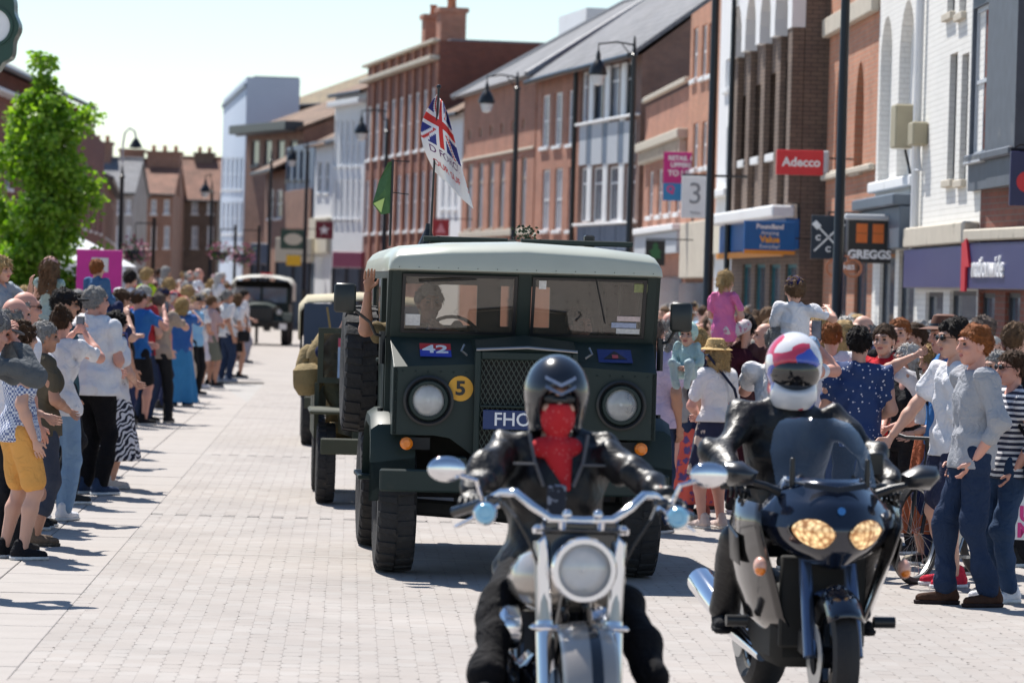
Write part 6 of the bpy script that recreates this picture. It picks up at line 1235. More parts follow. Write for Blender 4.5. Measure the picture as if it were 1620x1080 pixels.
for x, y, d, lab, kw in (
 (1437, 562, 29.6, 'grey blond person in black top behind the rust dress', dict(yaw=-60, sex='f', shirt=BK, hair='white', style='bob', bcol=BK, arms=('front', 'front'), skin=2, h=1.6)),
 (1498, 504, 28.2, 'person in brown brimmed hat and blue shirt', dict(yaw=-80, shirt=(.05, .18, .45), hair='grey', hat='brown', skin=2)),
 (1400, 514, 31.0, 'person in red polo shirt facing the parade', dict(yaw=-25, shirt=(.50, .02, .03), hair='brown', build=1.15, belly=.6, collar=True, arms=('front', 'front'))),
 (1424, 504, 32.6, 'ginger haired person in black tee behind the red polo', dict(yaw=-20, shirt=BK, hair='ginger', style='crop')),
 (1360, 524, 28.4, 'black haired person in navy dotted shirt seen from behind', dict(yaw=165, shirt=pattern('navy dots', 'dots', (.02, .05, .16), (.7, .72, .78), 30), hair='dark', h=1.74, group=None, arms=('front', 'front'))),
 (1366, 498, 34.0, 'bald person in navy polo by the shop fronts', dict(yaw=-60, shirt=NAVY, hair='grey', style='bald')),
 (1340, 502, 36.0, 'grey bobbed person in lilac top by the shop fronts', dict(yaw=120, sex='f', shirt=(.33, .30, .55), hair='white', style='bob')),
 (1316, 510, 31.5, 'short haired ginger person in white tee seen from behind', dict(yaw=170, shirt=WH, hair='ginger', style='crop')),
 (1288, 505, 35.0, 'pink bald person between the helmets', dict(yaw=150, shirt=(.45, .42, .4), hair='grey', style='bald', skin=2)),
 (1298, 500, 37.0, 'blond person with bob behind the white helmet', dict(yaw=150, sex='f', shirt=(.5, .45, .4), hair='blond', style='bob')),
 (1606, 510, 28.5, 'short haired person in black tee turned towards the bank', dict(yaw=140, shirt=(.02, .02, .022), hair='lightbrown', style='crop')),
 (1580, 545, 27.4, 'greying person partly hidden behind the ginger haired one', dict(yaw=-60, shirt=(.4, .4, .42), hair='grey', h=1.6)),
 (1034, 504, 31.2, 'bald sunburnt person in lilac shirt and sand vest beside the truck', dict(yaw=160, shirt=(.56, .46, .62), sleeve='short', bcol=JEAN, hair='shaved', style='crop', skin=1, build=1.12)),
 (1075, 512, 33.5, 'person in grey top behind the mirror of the truck', dict(yaw=150, shirt=(.35, .33, .32), hair='grey', style='bob', sex='f')),
 (1062, 492, 37.5, 'bald person far behind the truck mirror', dict(yaw=140, shirt=(.4, .4, .42), hair='grey', style='bald', skin=2)),
 (1180, 498, 34.5, 'dark haired person between the child in pink and the phone', dict(yaw=160, shirt=(.1, .05, .05), hair='dark')),
 (1448, 512, 33.0, 'person in navy jacket near the cash machine', dict(yaw=-60, shirt=NAVY, hair='brown', sleeve='long')),
 (1555, 500, 33.0, 'person with shaved head by the bank window', dict(yaw=-90, shirt=(.3, .3, .34), hair='shaved', style='crop', skin=2))):
    kw = dict(kw); kw.setdefault('bcol', rng.choice([NAVY, BK, JEAN])); kw.setdefault('group', GR); kw['group'] = GR; H_(x, y, d, lab, **kw)
P_(1126, 836, 'person in straw hat, white tee and dark floral skirt', yaw=-145, sex='f', h=1.56, shirt=(.72, .70, .70), bottom='skirt', skirt=(.50, .24), bcol=pattern('dark floral', 'flowers', (.015, .018, .05), (.62, .46, .36), 8, cc=(.40, .33, .28)), shoes=(.62, .50, .45), sole=(.7, .66, .6), hair='blond', style='bob', hat='straw', arms=('front', 'front'), group=GR, skin=2, head=(10, 0), hem=1.0, build=1.1)
P_(1094, 818, 'person in navy cardigan and orange print skirt carrying a baby', yaw=-120, sex='f', h=1.66, shirt=(.012, .016, .05), sleeve='long', bottom='skirt', skirt=(.12, .25), bcol=pattern('orange print', 'flowers', (.62, .10, .07), (.10, .07, .2), 11, cc=(.30, .06, .12)), shoes=(.35, .12, .10), hair='blond', style='bunlow', arms=('front', ((.1, -.24, 1.25), (1, .3, -.6))), group=GR, skin=2, hem=.80)
p = at(1088, 530, 30.6); person(None, 30.55, 'baby in pale green hood held by the navy cardigan', X=p.x, z=p.z-.72, yaw=-20, h=.78, h_=1.75, shirt=(.40, .55, .55), sleeve='long', bottom='trousers', bcol=(.4, .5, .52), hat='hood', hatcol=(.45, .62, .56), hair='blond', style='none', arms=('front', 'front'), group='children on shoulders', noshoes=True, feet=[(-.1, -.3, .7), (.1, -.3, .7)])
p = at(1147, 432, 34.3); person(None, 34.2, 'small blond child in pink dress riding on shoulders', X=p.x, z=p.z-1.1, yaw=150, sex='f', h=1.1, h_=1.3, shirt=(.66, .17, .36), sleeve='short', bottom='shorts', bcol=pattern('pale floral hem', 'flowers', (.62, .55, .55), (.5, .2, .3), 20), hair='blond', style='pony', arms=('front', 'front'), group='children on shoulders', hem=.78, noshoes=True, feet=[(-.14, -.35, .6), (.14, -.35, .6)], poles=[(-.2, -1, .5), (.2, -1, .5)])
H_(1150, 505, 34.4, 'person in maroon shirt carrying the child in pink', h=1.72, yaw=160, shirt=(.05, .012, .022), sleeve='short', bcol=(.045, .012, .02), hair='dark', arms=('phone_out', 'phone_out'), group=GR)
p = at(1258, 443, 27.5); person(None, 27.5, 'child in navy cap and white tee riding on shoulders and waving', X=p.x, z=p.z-1.08, yaw=165, h=1.08, h_=1.3, shirt=WH, bottom='shorts', bcol=LJEAN, hat='cap', hatcol=(.02, .022, .10), hair='lightbrown', arms=(((-.36, -.25, 1.42), (-1, .2, -.5)), 'front'), group='children on shoulders', noshoes=True, feet=[(-.14, -.35, .6), (.14, -.35, .6)], poles=[(-.2, -1, .5), (.2, -1, .5)], head=(20, 0))
pp = H_(1232, 508, 27.6, 'person in white tee holding a phone up high, child on shoulders', h=1.74, yaw=165, shirt=WH, bcol=JEAN, hair='grey', arms=(((-.22, -.30, 1.62), (-1, .1, -.8)), 'phone_out'), group=GR, skin=2, hand_curl=(.8, .3))
grip_phone(pp, 'black phone raised above the crowd by the person in white tee', -1, (.0, -.02, .10))
# --- the packed crowd further back: a few body types, copied and recoloured one by one
PROTO = []
for i, kw in enumerate((dict(style='short'), dict(style='bob', sex='f'), dict(style='long', sex='f'), dict(style='bald'), dict(style='short', hat='cap', hatcol=(.1, .1, .11)), dict(style='crop', build=1.15, belly=.5), dict(style='bun', sex='f'), dict(style='curly'))):
    PROTO.append(person(None, 60, 'prototype', X=-60, yaw=0, near=False, shirt=(.5, .5, .5), bcol=(.1, .1, .1), arms=[('front', 'front'), ('down', 'front'), ('clap', 'clap'), ('pocket', 'pocket'), ('down', 'down'), ('cross', 'cross'), ('phone', 'phone'), ('down', 'brow')][i], **kw))
TOPS = [('white', WH)]*8+[('yellow', (.7, .45, .05)), ('turquoise', (.05, .4, .45)), ('peach', (.7, .42, .3)), ('sky', (.25, .5, .75))]+[('pale blue', (.30, .42, .60)), ('navy', NAVY), ('navy', NAVY), ('black', (.02, .02, .022)), ('black', (.02, .02, .022)), ('red', (.45, .04, .05)), ('pink', (.62, .30, .36)), ('pink', (.62, .30, .36)), ('blue', (.04, .15, .42)), ('grey', (.3, .3, .31)), ('grey', (.3, .3, .31)), ('cream', (.6, .54, .44)), ('green', (.1, .25, .12)), ('salmon', (.6, .32, .26)), ('lilac', (.45, .38, .6))]
HCS = ['grey', 'white', 'brown', 'dark', 'blond', 'lightbrown', 'grey', 'blond', 'white']
used = [0]*len(PROTO); TRN = {cloth(c).name: n_ for c, n_ in ((NAVY, 'navy'), (BK, 'black'), (JEAN, 'dark denim'), (LJEAN, 'pale denim'), (BEIGE, 'beige'))}
def crowd(X, d, yaw, side, z=0):
    i = rng.randrange(len(PROTO)); src = PROTO[i]; o = src if not used[i] else copy_tree(src); used[i] = 1
    o.location = (X, d, z); o.rotation_euler = (0, 0, R_(yaw)); s = rng.uniform(.93, 1.05); o.scale = (s, s, s); nm, c = rng.choice(TOPS)
    hc = HAIR[rng.choice(HCS)]; sk = rng.choice(SKINS); hatc = rng.choice([(.02, .02, .025), (.6, .58, .55), NAVY, (.4, .05, .06), (.55, .3, .36), (.3, .3, .32)])
    for ch in o.children:
        k = ch.name.split('.')[0]; M_ = {'shirt': cloth(c), 'hair': hc, 'trousers': cloth(rng.choice([NAVY, BK, JEAN, LJEAN, BEIGE])), 'cap': cloth(hatc)}.get(k)
        if k == 'body': ch.material_slots[0].link = 'OBJECT'; ch.material_slots[0].material = sk
        elif M_: ch.material_slots[0].link = 'OBJECT'; ch.material_slots[0].material = M_
        if k == 'cap':
            for b_ in ch.children: b_.material_slots[0].link = 'OBJECT'; b_.material_slots[0].material = M_
    hn = hc.name.replace('hair ', '').replace('lightbrown', 'light brown'); tr = next((ch.material_slots[0].material.name for ch in o.children if ch.name.startswith('trousers')), ''); tn = TRN.get(tr, 'plain')
    kind_ = ('short', 'bobbed', 'long', 'balding', 'capped', 'cropped', 'bunned', 'curly')[i]; zone = 'near' if d < 46 else ('middle' if d < 70 else 'far'); xp = 810+FPX*X/d; spot = ('under the tree' if xp < 70 else 'below the gazebo' if xp < 130 else 'below magenta board' if xp < 200 else 'below brick cottage' if xp < 280 else 'near distant truck') if side == 'left' else ('beside the truck' if xp < 1130 else 'below blue store' if xp < 1260 else 'below bakery sign' if xp < 1420 else 'below the bank') if side == 'right' else 'past the jeeps'
    o['label'] = f'person, {kind_} {hn} hair, {nm} top, {tn} trousers, {zone} {side.split()[-1]} {spot}'; o['group'] = f'packed crowd on the {side}'; return o
placed = []
def free(X, d, r=.38):
    if any((X-a)**2+(d-b)**2 < r*r for a, b in placed): return False
    placed.append((X, d)); return True
for o in list(COL.objects):
    if o.name.split('.')[0] == 'person': placed.append((o.location.x, o.location.y))
n = 0; tries = 0
while n < 215 and tries < 9000:                     # left pavement, back to the far bend
    tries += 1; d = 33+rng.random()**1.5*105; edge = (-3.95 if d < 50 else -3.7)-.042*(d-27); back = min(6.5, 1.5+(d-30)*.1); X = edge-rng.random()*back
    if d > 100: X += (d-100)*.03
    xp = 810+FPX*X/d
    if not -40 < xp < (420 if d < 62 else 372) or not free(X, d, .36): continue
    crowd(X, d, rng.gauss(120, 35), 'left', 0.0 if d < 85 else rng.choice([0, 0, .2, .45])); n += 1
n = 0; tries = 0
while n < 60 and tries < 4000:                      # right pavement in front of the shops, and beyond the truck
    tries += 1; d = 32+rng.random()*60; edge = 1.9+SLOPE*(d-31)*.8; X = edge+.4+rng.random()*3.0; xp = 810+FPX*X/d
    if not 1030 < xp < 1640 or not free(X, d, .45) or X > 5.3+SLOPE*(d-43): continue
    crowd(X, d, rng.gauss(-70 if rng.random() < .6 else 160, 40), 'right'); n += 1
n = 0; tries = 0
while n < 26 and tries < 2000:                      # people beyond the distant vehicles
    tries += 1; d = 100+rng.random()*55; X = sx(.8, d)-1.0+rng.random()*3.0; xp = 810+FPX*X/d
    if not 430 < xp < 575 or not free(X, d, .5): continue
    crowd(X, d, rng.gauss(-40, 40), 'far right'); n += 1
# --- inside the vehicles
def in_truck(lx, ly, lz): c, s_ = math.cos(T.rotation_euler.z), math.sin(T.rotation_euler.z); return T.location.x+lx*c-ly*s_, T.location.y+lx*s_+ly*c, lz
DX, DY, DZ = in_truck(-.60, 1.0, 0)
person(None, DY, 'truck driver in khaki shirt waving from the open side window', X=DX, z=.24, yaw=5, h=1.74, shirt=(.17, .13, .07), sleeve='short', bcol=(.12, .1, .06), hair='grey', pelvis=(0, 0, .93), feet=[(-.12, -.42, .80), (.12, -.42, .80)], arms=(((-.44, -.20, 1.66), (-1, -.2, -.9)), ((.10, -.34, 1.42), (1, 0, -.4))), group='people in the vehicles', skin=1, hand_curl=(.15, .9), noshoes=True, head=(10, 0))
DX, DY, DZ = in_truck(.46, 1.05, 0)
person(None, DY, 'truck passenger in khaki shirt behind the right windscreen', X=DX, z=.14, yaw=20, h=1.72, shirt=(.2, .16, .09), bcol=(.12, .1, .06), hair='brown', pelvis=(0, 0, .92), feet=[(-.12, -.42, .80), (.12, -.42, .80)], arms=('front', 'front'), group='people in the vehicles', skin=2, noshoes=True)
jx, jy = J1.location.x, J1.location.y
person(None, jy+1.35, 'jeep driver in navy sleeve raising both hands behind the mirror', X=jx-.38, z=-.1, yaw=5, h=1.76, shirt=NAVY, sleeve='long', bcol=(.1, .09, .05), hair='grey', hat='cap', hatcol=(.2, .17, .1), pelvis=(0, 0, .86), feet=[(-.1, -.5, .75), (.1, -.5, .75)], arms=(((-.22, -.30, 1.62), (-1, 0, -.8)), 'phone'), group='people in the vehicles', noshoes=True)
# ================================================================ motorcycles, riders, bicycle, banner
LEATHER = mat('black leather', (.008, .008, .010), .42, var=.3, scale=20, bump=.5, bscale=9, spec=.4, bdist=.03, bdistort=1.2)
GLOSSB = mat('gloss black', (.008, .008, .01), .08, var=.1, coat=1)
SILV = mat('silver beige paint', (.42, .38, .34), .22, .5, var=.05, coat=.6)
BLUELENS = mat('pale blue lens', (.25, .55, .75), .1, spec=.9, var=.1)  # even pale blue lens colour
TINT = glass('tinted screen', (.70, .80, .95), .05, .02, .96, dust=.02, dustc=(.25, .36, .55))  # bluish dust colour paints a faint sky reflection and scratches into the screen
TYRE = mat('road tyre', (.016, .016, .018), .7, var=.2, bump=.2)
def moto_wheel(parent, loc, r, w, rimm, spokes=5):
    M = Matrix.Translation(loc); h = w/2; t = MB().lathe([(r*.68, -h*.7), (r*.82, -h), (r*.93, -h*.8), (r*.99, -h*.3), (r, 0), (r*.99, h*.3), (r*.93, h*.8), (r*.82, h), (r*.68, h*.7), (r*.68, -h*.7)], 44, M, 0, 'X').build('wheel', TYRE, parent, True)
    m = MB(); m.lathe([(r*.69, -h*.6), (r*.62, -h*.5), (r*.62, h*.5), (r*.69, h*.6), (r*.69, -h*.6)], 40, M, 0, 'X').lathe([(.0, -h*.9), (.05, -h*.9), (.05, h*.9), (0, h*.9)], 16, M, 0, 'X')
    for i in range(spokes): q = 2*math.pi*i/spokes; m.tube([(loc[0], loc[1]+.04*math.cos(q), loc[2]+.04*math.sin(q)), (loc[0], loc[1]+r*.64*math.cos(q), loc[2]+r*.64*math.sin(q))], .016, 6)
    m.build('rim', rimm, t, True); MB().lathe([(.15, -h-.03), (.15, -h-.026), (.08, -h-.026), (.08, -h-.03), (.15, -h-.03)], 28, M, 0, 'X').build('brake_disc', STEEL, t); return t
# ---------------------------------------------------------------- the cruiser
HD, HYAW = 14.75, .11
hp_ = at(921, 900, HD); Bk = thing('cruiser_motorcycle', 'chrome cruiser motorcycle with big round headlight and wide handlebar', 'motorcycle', (hp_.x, HD, rise(HD)), HYAW)
def bp(n, m, mt, parent=None, smooth=True, bevel=0): return m.build(n, mt, parent or Bk, smooth, True, bevel)
hz = hp_.z-rise(HD)
headlight(Bk, (0, -.05, hz), .100, CHROME, .17, None, glass('clear lamp lens', (.97, .98, 1), .12, .02, .97, dust=.16, dustc=(.95, .95, .95)))
moto_wheel(Bk, (.01, -.03, .295), .295, .14, CHROME, 9)
# fork: wide covers above, sliders below
for s in (-1, 1):
    c_ = bp('fork_cover', MB().prism([(s*.105, .60), (s*.160, .58), (s*.172, hz+.10), (s*.14, hz+.13), (s*.125, hz+.06), (s*.112, hz-.11)], .03, .075, 'XZ'), CHROME, None, 30, .008); bp('fork_cap', MB().lathe([(.028, 0), (.03, .02), (.015, .035), (0, .036)], 16, Matrix.Translation((s*.16, .07, hz+.13))), CHROME, c_)
    bp('fork_leg', MB().tube([(s*.135, .05, .62), (s*.125, -.02, .34)], [.036, .042], 16), CHROME); bp('fork_tube', MB().tube([(s*.15, .08, hz+.1), (s*.135, .05, .60)], .032, 14), STEEL)
bp('lower_yoke', MB().box(-.19, .19, .0, .09, .585, .61, .01), CHROME); bp('upper_yoke', MB().box(-.18, .18, .04, .12, hz+.13, hz+.155, .01), GLOSSB); bp('nacelle', MB().box(-.15, .15, .07, .11, hz+.0, hz+.19, .015), GLOSSB)
# mudguard with dark stripe
def guard(x0, x1, r, mt, nm, par=None, a0=-20, a1=115):
    rings = []
    for i in range(19):
        q = R_(a0+(a1-a0)*i/18); rings.append([(x0+(x1-x0)*j/10+.01, -.03-math.cos(q)*(r-.028*((j-5)/5)**2*(1 if nm == 'mudguard' else .0)), .295+math.sin(q)*(r-.028*((j-5)/5)**2*(1 if nm == 'mudguard' else .08))) for j in range(11)])
    o = bp(nm, MB().loft(rings, closed=False), mt, par); o.modifiers.new('thick', 'SOLIDIFY').thickness = .004; return o
gd_ = guard(-.11, .11, .335, SILV, 'mudguard'); guard(-.002, .042, .339, GLOSSB, 'mudguard_stripe', gd_)
# handlebar
bar = [(-.46, .33, 1.02), (-.38, .26, 1.05), (-.30, .17, 1.105), (-.25, .12, 1.11), (-.19, .07, 1.06), (-.12, .05, 1.015), (0, .05, 1.01), (.12, .05, 1.015), (.19, .07, 1.06), (.25, .12, 1.11), (.30, .17, 1.105), (.38, .26, 1.05), (.46, .33, 1.02)]
hb = bp('handlebar', MB().tube(bar, .0165, 12), CHROME)
for s in (-1, 1):
    bp('riser', MB().tube([(s*.075, .06, hz+.15), (s*.075, .05, 1.01)], .02, 12).ball((s*.06, .03, 1.035), .02, 10), CHROME, hb); bp('grip', MB().tube([(s*.36, .24, 1.062), (s*.47, .335, 1.015)], .021, 12), GLOSSB, hb)
    bp('lever', MB().tube([(s*.31, .14, 1.06), (s*.38, .17, 1.02), (s*.47, .24, .965)], [.011, .009, .007], 8), CHROME, hb); bp('switch_box', MB().box(s*.33-.03, s*.33+.03, .17, .24, 1.045, 1.095, .012), GLOSSB, hb); bp('cable', MB().tube([(s*.3, .12, 1.07), (s*.26, -.0, 1.02), (s*.2, .02, .92), (s*.15, .06, .8)], .006, 6), BLACK, hb)
    st_ = bp('turn_signal', MB().lathe([(.018, -.11), (.036, -.09), (.045, -.03), (.047, .0), (.04, .006)], 20, face_M((s*.375, .06, 1.03), (0, -1, 0))), CHROME, hb); MB().lathe([(.041, 0), (.036, .01), (.022, .013), (.02, .008), (0, .006)], 20, face_M((s*.375, .057, 1.03), (0, -1, 0))).build('lens', BLUELENS, st_, True)
    mr = bp('mirror', MB().ball((s*.515, .20, 1.19), (.075, .022, .05), 18), CHROME); bp('mirror_stem', MB().tube([(s*.37, .2, 1.07), (s*.40, .17, 1.15), (s*.46, .19, 1.165)], .009, 8), CHROME, mr)
# tank, engine, frame, seat, tail, rear wheel
bp('tank', MB().loft([[(math.cos(a)*w_, y, zc_+math.sin(a)*h_) for a in [2*math.pi*i/20 for i in range(20)]] for y, w_, h_, zc_ in ((.18, .04, .04, .80), (.22, .14, .10, .78), (.34, .22, .15, .76), (.5, .235, .15, .75), (.68, .18, .12, .75), (.82, .1, .07, .74))], cap=(True, True)), SILV)
bp('engine', MB().box(-.18, .18, .3, .75, .18, .45, .06).tube([(0, .42, .42), (0, .3, .68)], .095, 16).tube([(0, .52, .42), (0, .64, .68)], .095, 16), GLOSSB); bp('air_cleaner', MB().lathe([(0, -.27), (.07, -.268), (.09, -.25), (.09, -.19), (.05, -.18)], 20, Matrix.Translation((0, .47, .56)), 0, 'X'), CHROME)
bp('primary_cover', MB().ball((-.24, .5, .34), (.075, .24, .13), 20), GLOSSB); bp('horn', MB().lathe([(0, .0), (.045, .01), (.05, .03), (.04, .035)], 16, face_M((.1, .22, .62), (0, -1, 0))), CHROME)
bp('frame', MB().tube([(.0, .13, .95), (-.1, .25, .3), (-.12, .35, .16), (-.12, .9, .16), (-.1, 1.2, .5)], .022, 8).tube([(.0, .13, .95), (.1, .25, .3), (.12, .35, .16), (.12, .9, .16), (.1, 1.2, .5)], .022, 8), GLOSSB)
bp('seat', MB().loft([[(math.cos(a)*w_, y, z_+math.sin(a)*.05) for a in [2*math.pi*i/16 for i in range(16)]] for y, w_, z_ in ((.8, .06, .70), (.95, .17, .68), (1.15, .18, .69), (1.35, .1, .74))], cap=(True, True)), LEATHER); moto_wheel(Bk, (0, 1.62, .32), .32, .2, CHROME, 9)
o = bp('rear_mudguard', MB().loft([[(x, 1.62+math.cos(R_(q))*.36, .32+math.sin(R_(q))*.36) for x in (-.12, 0, .12)] for q in range(-10, 150, 15)], closed=False), SILV); o.modifiers.new('thick', 'SOLIDIFY').thickness = .004
for s in (-1, 1): bp('foot_board', MB().box(s*.2, s*.42, .12, .32, .27, .3, .01), BLACK); bp('exhaust', MB().tube([(.16*s, .4, .3), (.2*s, .9, .2), (.2*s, 1.8, .22)], .04, 12), CHROME)
# rider
def helm_open():
    S = SDF(.012); S.ell((0, .012, .03), (.128, .150, .148)); S.cap((0, .03, -.05), (0, .03, -.10), .118, .105); S.ell((0, -.14, -.045), (.088, .12, .105), .012, None, True); S.ell((0, -.02, -.16), (.075, .085, .08), .01, None, True); S.plane((0, 0, -.125), (0, 0, 1)); return S
def bandana():
    S = SDF(.015); S.ell((0, -.028, -.06), (.073, .096, .088)); S.cap((0, -.100, .0), (0, -.112, -.03), .014, .02); S.ell((0, -.06, -.105), (.05, .045, .04)); S.cap((-.06, -.05, -.185), (.06, -.05, -.185), .042, .042, 1.0); S.cap((0, -.085, -.2), (.035, -.125, -.335), .06, .018, .6); S.plane((0, 0, -.02), (0, -.1, -1)); return S
def eye_band():
    S = SDF(.01); S.ell((0, -.02, .005), (.088, .094, .034)); S.plane((0, .03, 0), (0, -1, 0)); return S
REDB = pattern('red bandana', 'dots', (.55, .012, .02), (.62, .16, .16), 60, .8)
sc_ = 1.82/1.75; K_ = lambda p: (p[0]/sc_, p[1]/sc_, p[2]/sc_)
rd = person(None, HD, 'rider in black leather, open face helmet and red bandana on the cruiser', X=hp_.x, z=rise(HD), yaw=math.degrees(HYAW), h=1.82, shirt=LEATHER, sleeve='long', shirt_name='jacket', bcol=(.006, .007, .011), shoes=BK, sole=BK, hair='dark', style='none', pelvis=K_((0, .98, .745)), lean=.02, arms=((K_((-.415, .33, 1.065)), (-1, .4, -.7)), (K_((.415, .33, 1.065)), (1, .4, -.7))), feet=[K_((-.33, .22, .38)), K_((.33, .22, .38))], poles=[(-.55, -.3, 1), (.55, -.3, 1)], build=1.12, hand_curl=(1.0, 1.0), gloves=LEATHER, glasses=True, group='riders', fold=.014, hem=.84,
  gear=(('helmet', helm_open(), mat('helmet black', (.010, .012, .018), .22, var=.2, coat=.6), .009), ('bandana', bandana(), REDB, .009), ('goggles', eye_band(), mat('dark goggle', (.008, .008, .009), .12, coat=.4), .008)))
# helmet chevrons, jacket trim
j = rd['_j']; hc_ = Vector(j[6:9])
for k in range(2):
    m = MB(); pts = [Vector((x, 0, z)) for x, z in ((-.075, .012), (0, -.025), (.075, .012), (.075, .03), (0, -.005), (-.075, .03))]
    def onh(x, z): f = max(.0, 1-(x/.128)**2-((z-.03)/.148)**2); return (x, .012-.152*math.sqrt(f)-.004, z)
    zo = .085-k*.035
    ring = lambda e: [onh(x, zo-.03*(1-abs(x)/.06)+e) for x in (-.06, -.045, -.03, -.015, 0, .015, .03, .045, .06)]
    m.loft([ring(0), ring(.013)], closed=False); o = m.build('helmet_stripe', mat('blue grey stripe', (.10, .14, .24), .3) if k else mat('pale stripe', (.28, .33, .45), .3), rd, True); o.matrix_basis = Matrix.Translation(hc_)@Matrix.Scale(sc_, 4)
gl = mat('worn leather edge', (.09, .09, .10), .5)
for s in (-1, 1): MB().tube([(s*.06, .98-.165, 1.10), (s*.10, .98-.165, 1.20), (s*.12, .98-.13, 1.31)], .008, 6).build('jacket_seam', gl, rd, True); MB().box(s*.09, s*.19, .98-.185, .98-.165, 1.185, 1.195, .002).build('pocket_edge', gl, rd)
MB().box(-.05, .03, .98-.20, .98-.185, .93, 1.11, .01).build('printed_tee', pattern('grey print', 'flowers', (.02, .025, .04), (.22, .25, .32), 22), rd)
# ---------------------------------------------------------------- the tourer
FD, FYAW = 17.3, .15
fp = at(1326, 870, FD); Q = thing('touring_motorcycle', 'dark blue faired touring motorcycle with twin headlights and tall screen', 'motorcycle', (fp.x, FD, rise(FD)), FYAW)
def qp(n, m, mt, parent=None, smooth=True, thick=0):
    o = m.build(n, mt, parent or Q, smooth)
    if thick: o.modifiers.new('thick', 'SOLIDIFY').thickness = thick
    return o
FPNT = mat('dark blue metallic paint', (.007, .012, .028), .14, .3, var=.2, scale=3, coat=1); FGRY = mat('dark grey metallic paint', (.045, .043, .045), .16, .7, var=.15, scale=2, coat=1)
moto_wheel(Q, (0, .02, .30), .30, .125, GLOSSB, 5)
for s in (-1, 1): qp('fork_leg', MB().tube([(s*.105, .03, .30), (s*.105, .14, .58), (s*.105, .28, .95)], [.034, .032, .026], 14), mat('fork blue steel', (.10, .14, .23), .25, .7)); qp('brake_caliper', MB().box(s*.08, s*.13, .1, .2, .3, .42, .015), BLACK)
qp('mudguard', MB().loft([[(x, .02-math.cos(R_(q))*(.335-.05*(x/.085)**2), .30+math.sin(R_(q))*(.335-.05*(x/.085)**2)) for x in (-.085, -.06, -.03, 0, .03, .06, .085)] for q in range(38, 150, 8)], closed=False), FPNT, thick=.004)
wt = lambda t: np.interp(t, [0, .12, .3, .45, .6, .8, 1], [.06, .17, .28, .335, .33, .25, .19]); yt = lambda t: np.interp(t, [0, .2, .45, .7, 1], [.02, -.06, -.08, -.03, .11])
def fair(s_, t_, off=0): w_ = wt(t_); return (s_*w_, yt(t_)+.34*abs(s_)**2.2*w_/.33-off, .70+.40*t_)
N_, M_n = 24, 20
noz = qp('front_fairing', MB().loft([[fair(-1+2*i/N_, j/M_n) for i in range(N_+1)] for j in range(M_n+1)], closed=False), FPNT, thick=.008)
LAMPM = bpy.data.materials.new('lit headlamp'); LAMPM.use_nodes = True; b_ = LAMPM.node_tree.nodes['Principled BSDF']; v_ = LAMPM.node_tree.nodes.new('ShaderNodeTexVoronoi'); v_.inputs['Scale'].default_value = 38; rp_ = LAMPM.node_tree.nodes.new('ShaderNodeValToRGB'); rp_.color_ramp.elements[0].color = (1, .72, .38, 1); rp_.color_ramp.elements[1].color = (.25, .12, .05, 1); rp_.color_ramp.elements[1].position = .75
tc_ = LAMPM.node_tree.nodes.new('ShaderNodeTexCoord'); LAMPM.node_tree.links.new(tc_.outputs['Object'], v_.inputs['Vector']); LAMPM.node_tree.links.new(v_.outputs['Distance'], rp_.inputs[0]); LAMPM.node_tree.links.new(rp_.outputs[0], b_.inputs['Base Color']); LAMPM.node_tree.links.new(rp_.outputs[0], b_.inputs['Emission Color']); b_.inputs['Emission Strength'].default_value = .8; b_.inputs['Metallic'].default_value = .6; b_.inputs['Roughness'].default_value = .25
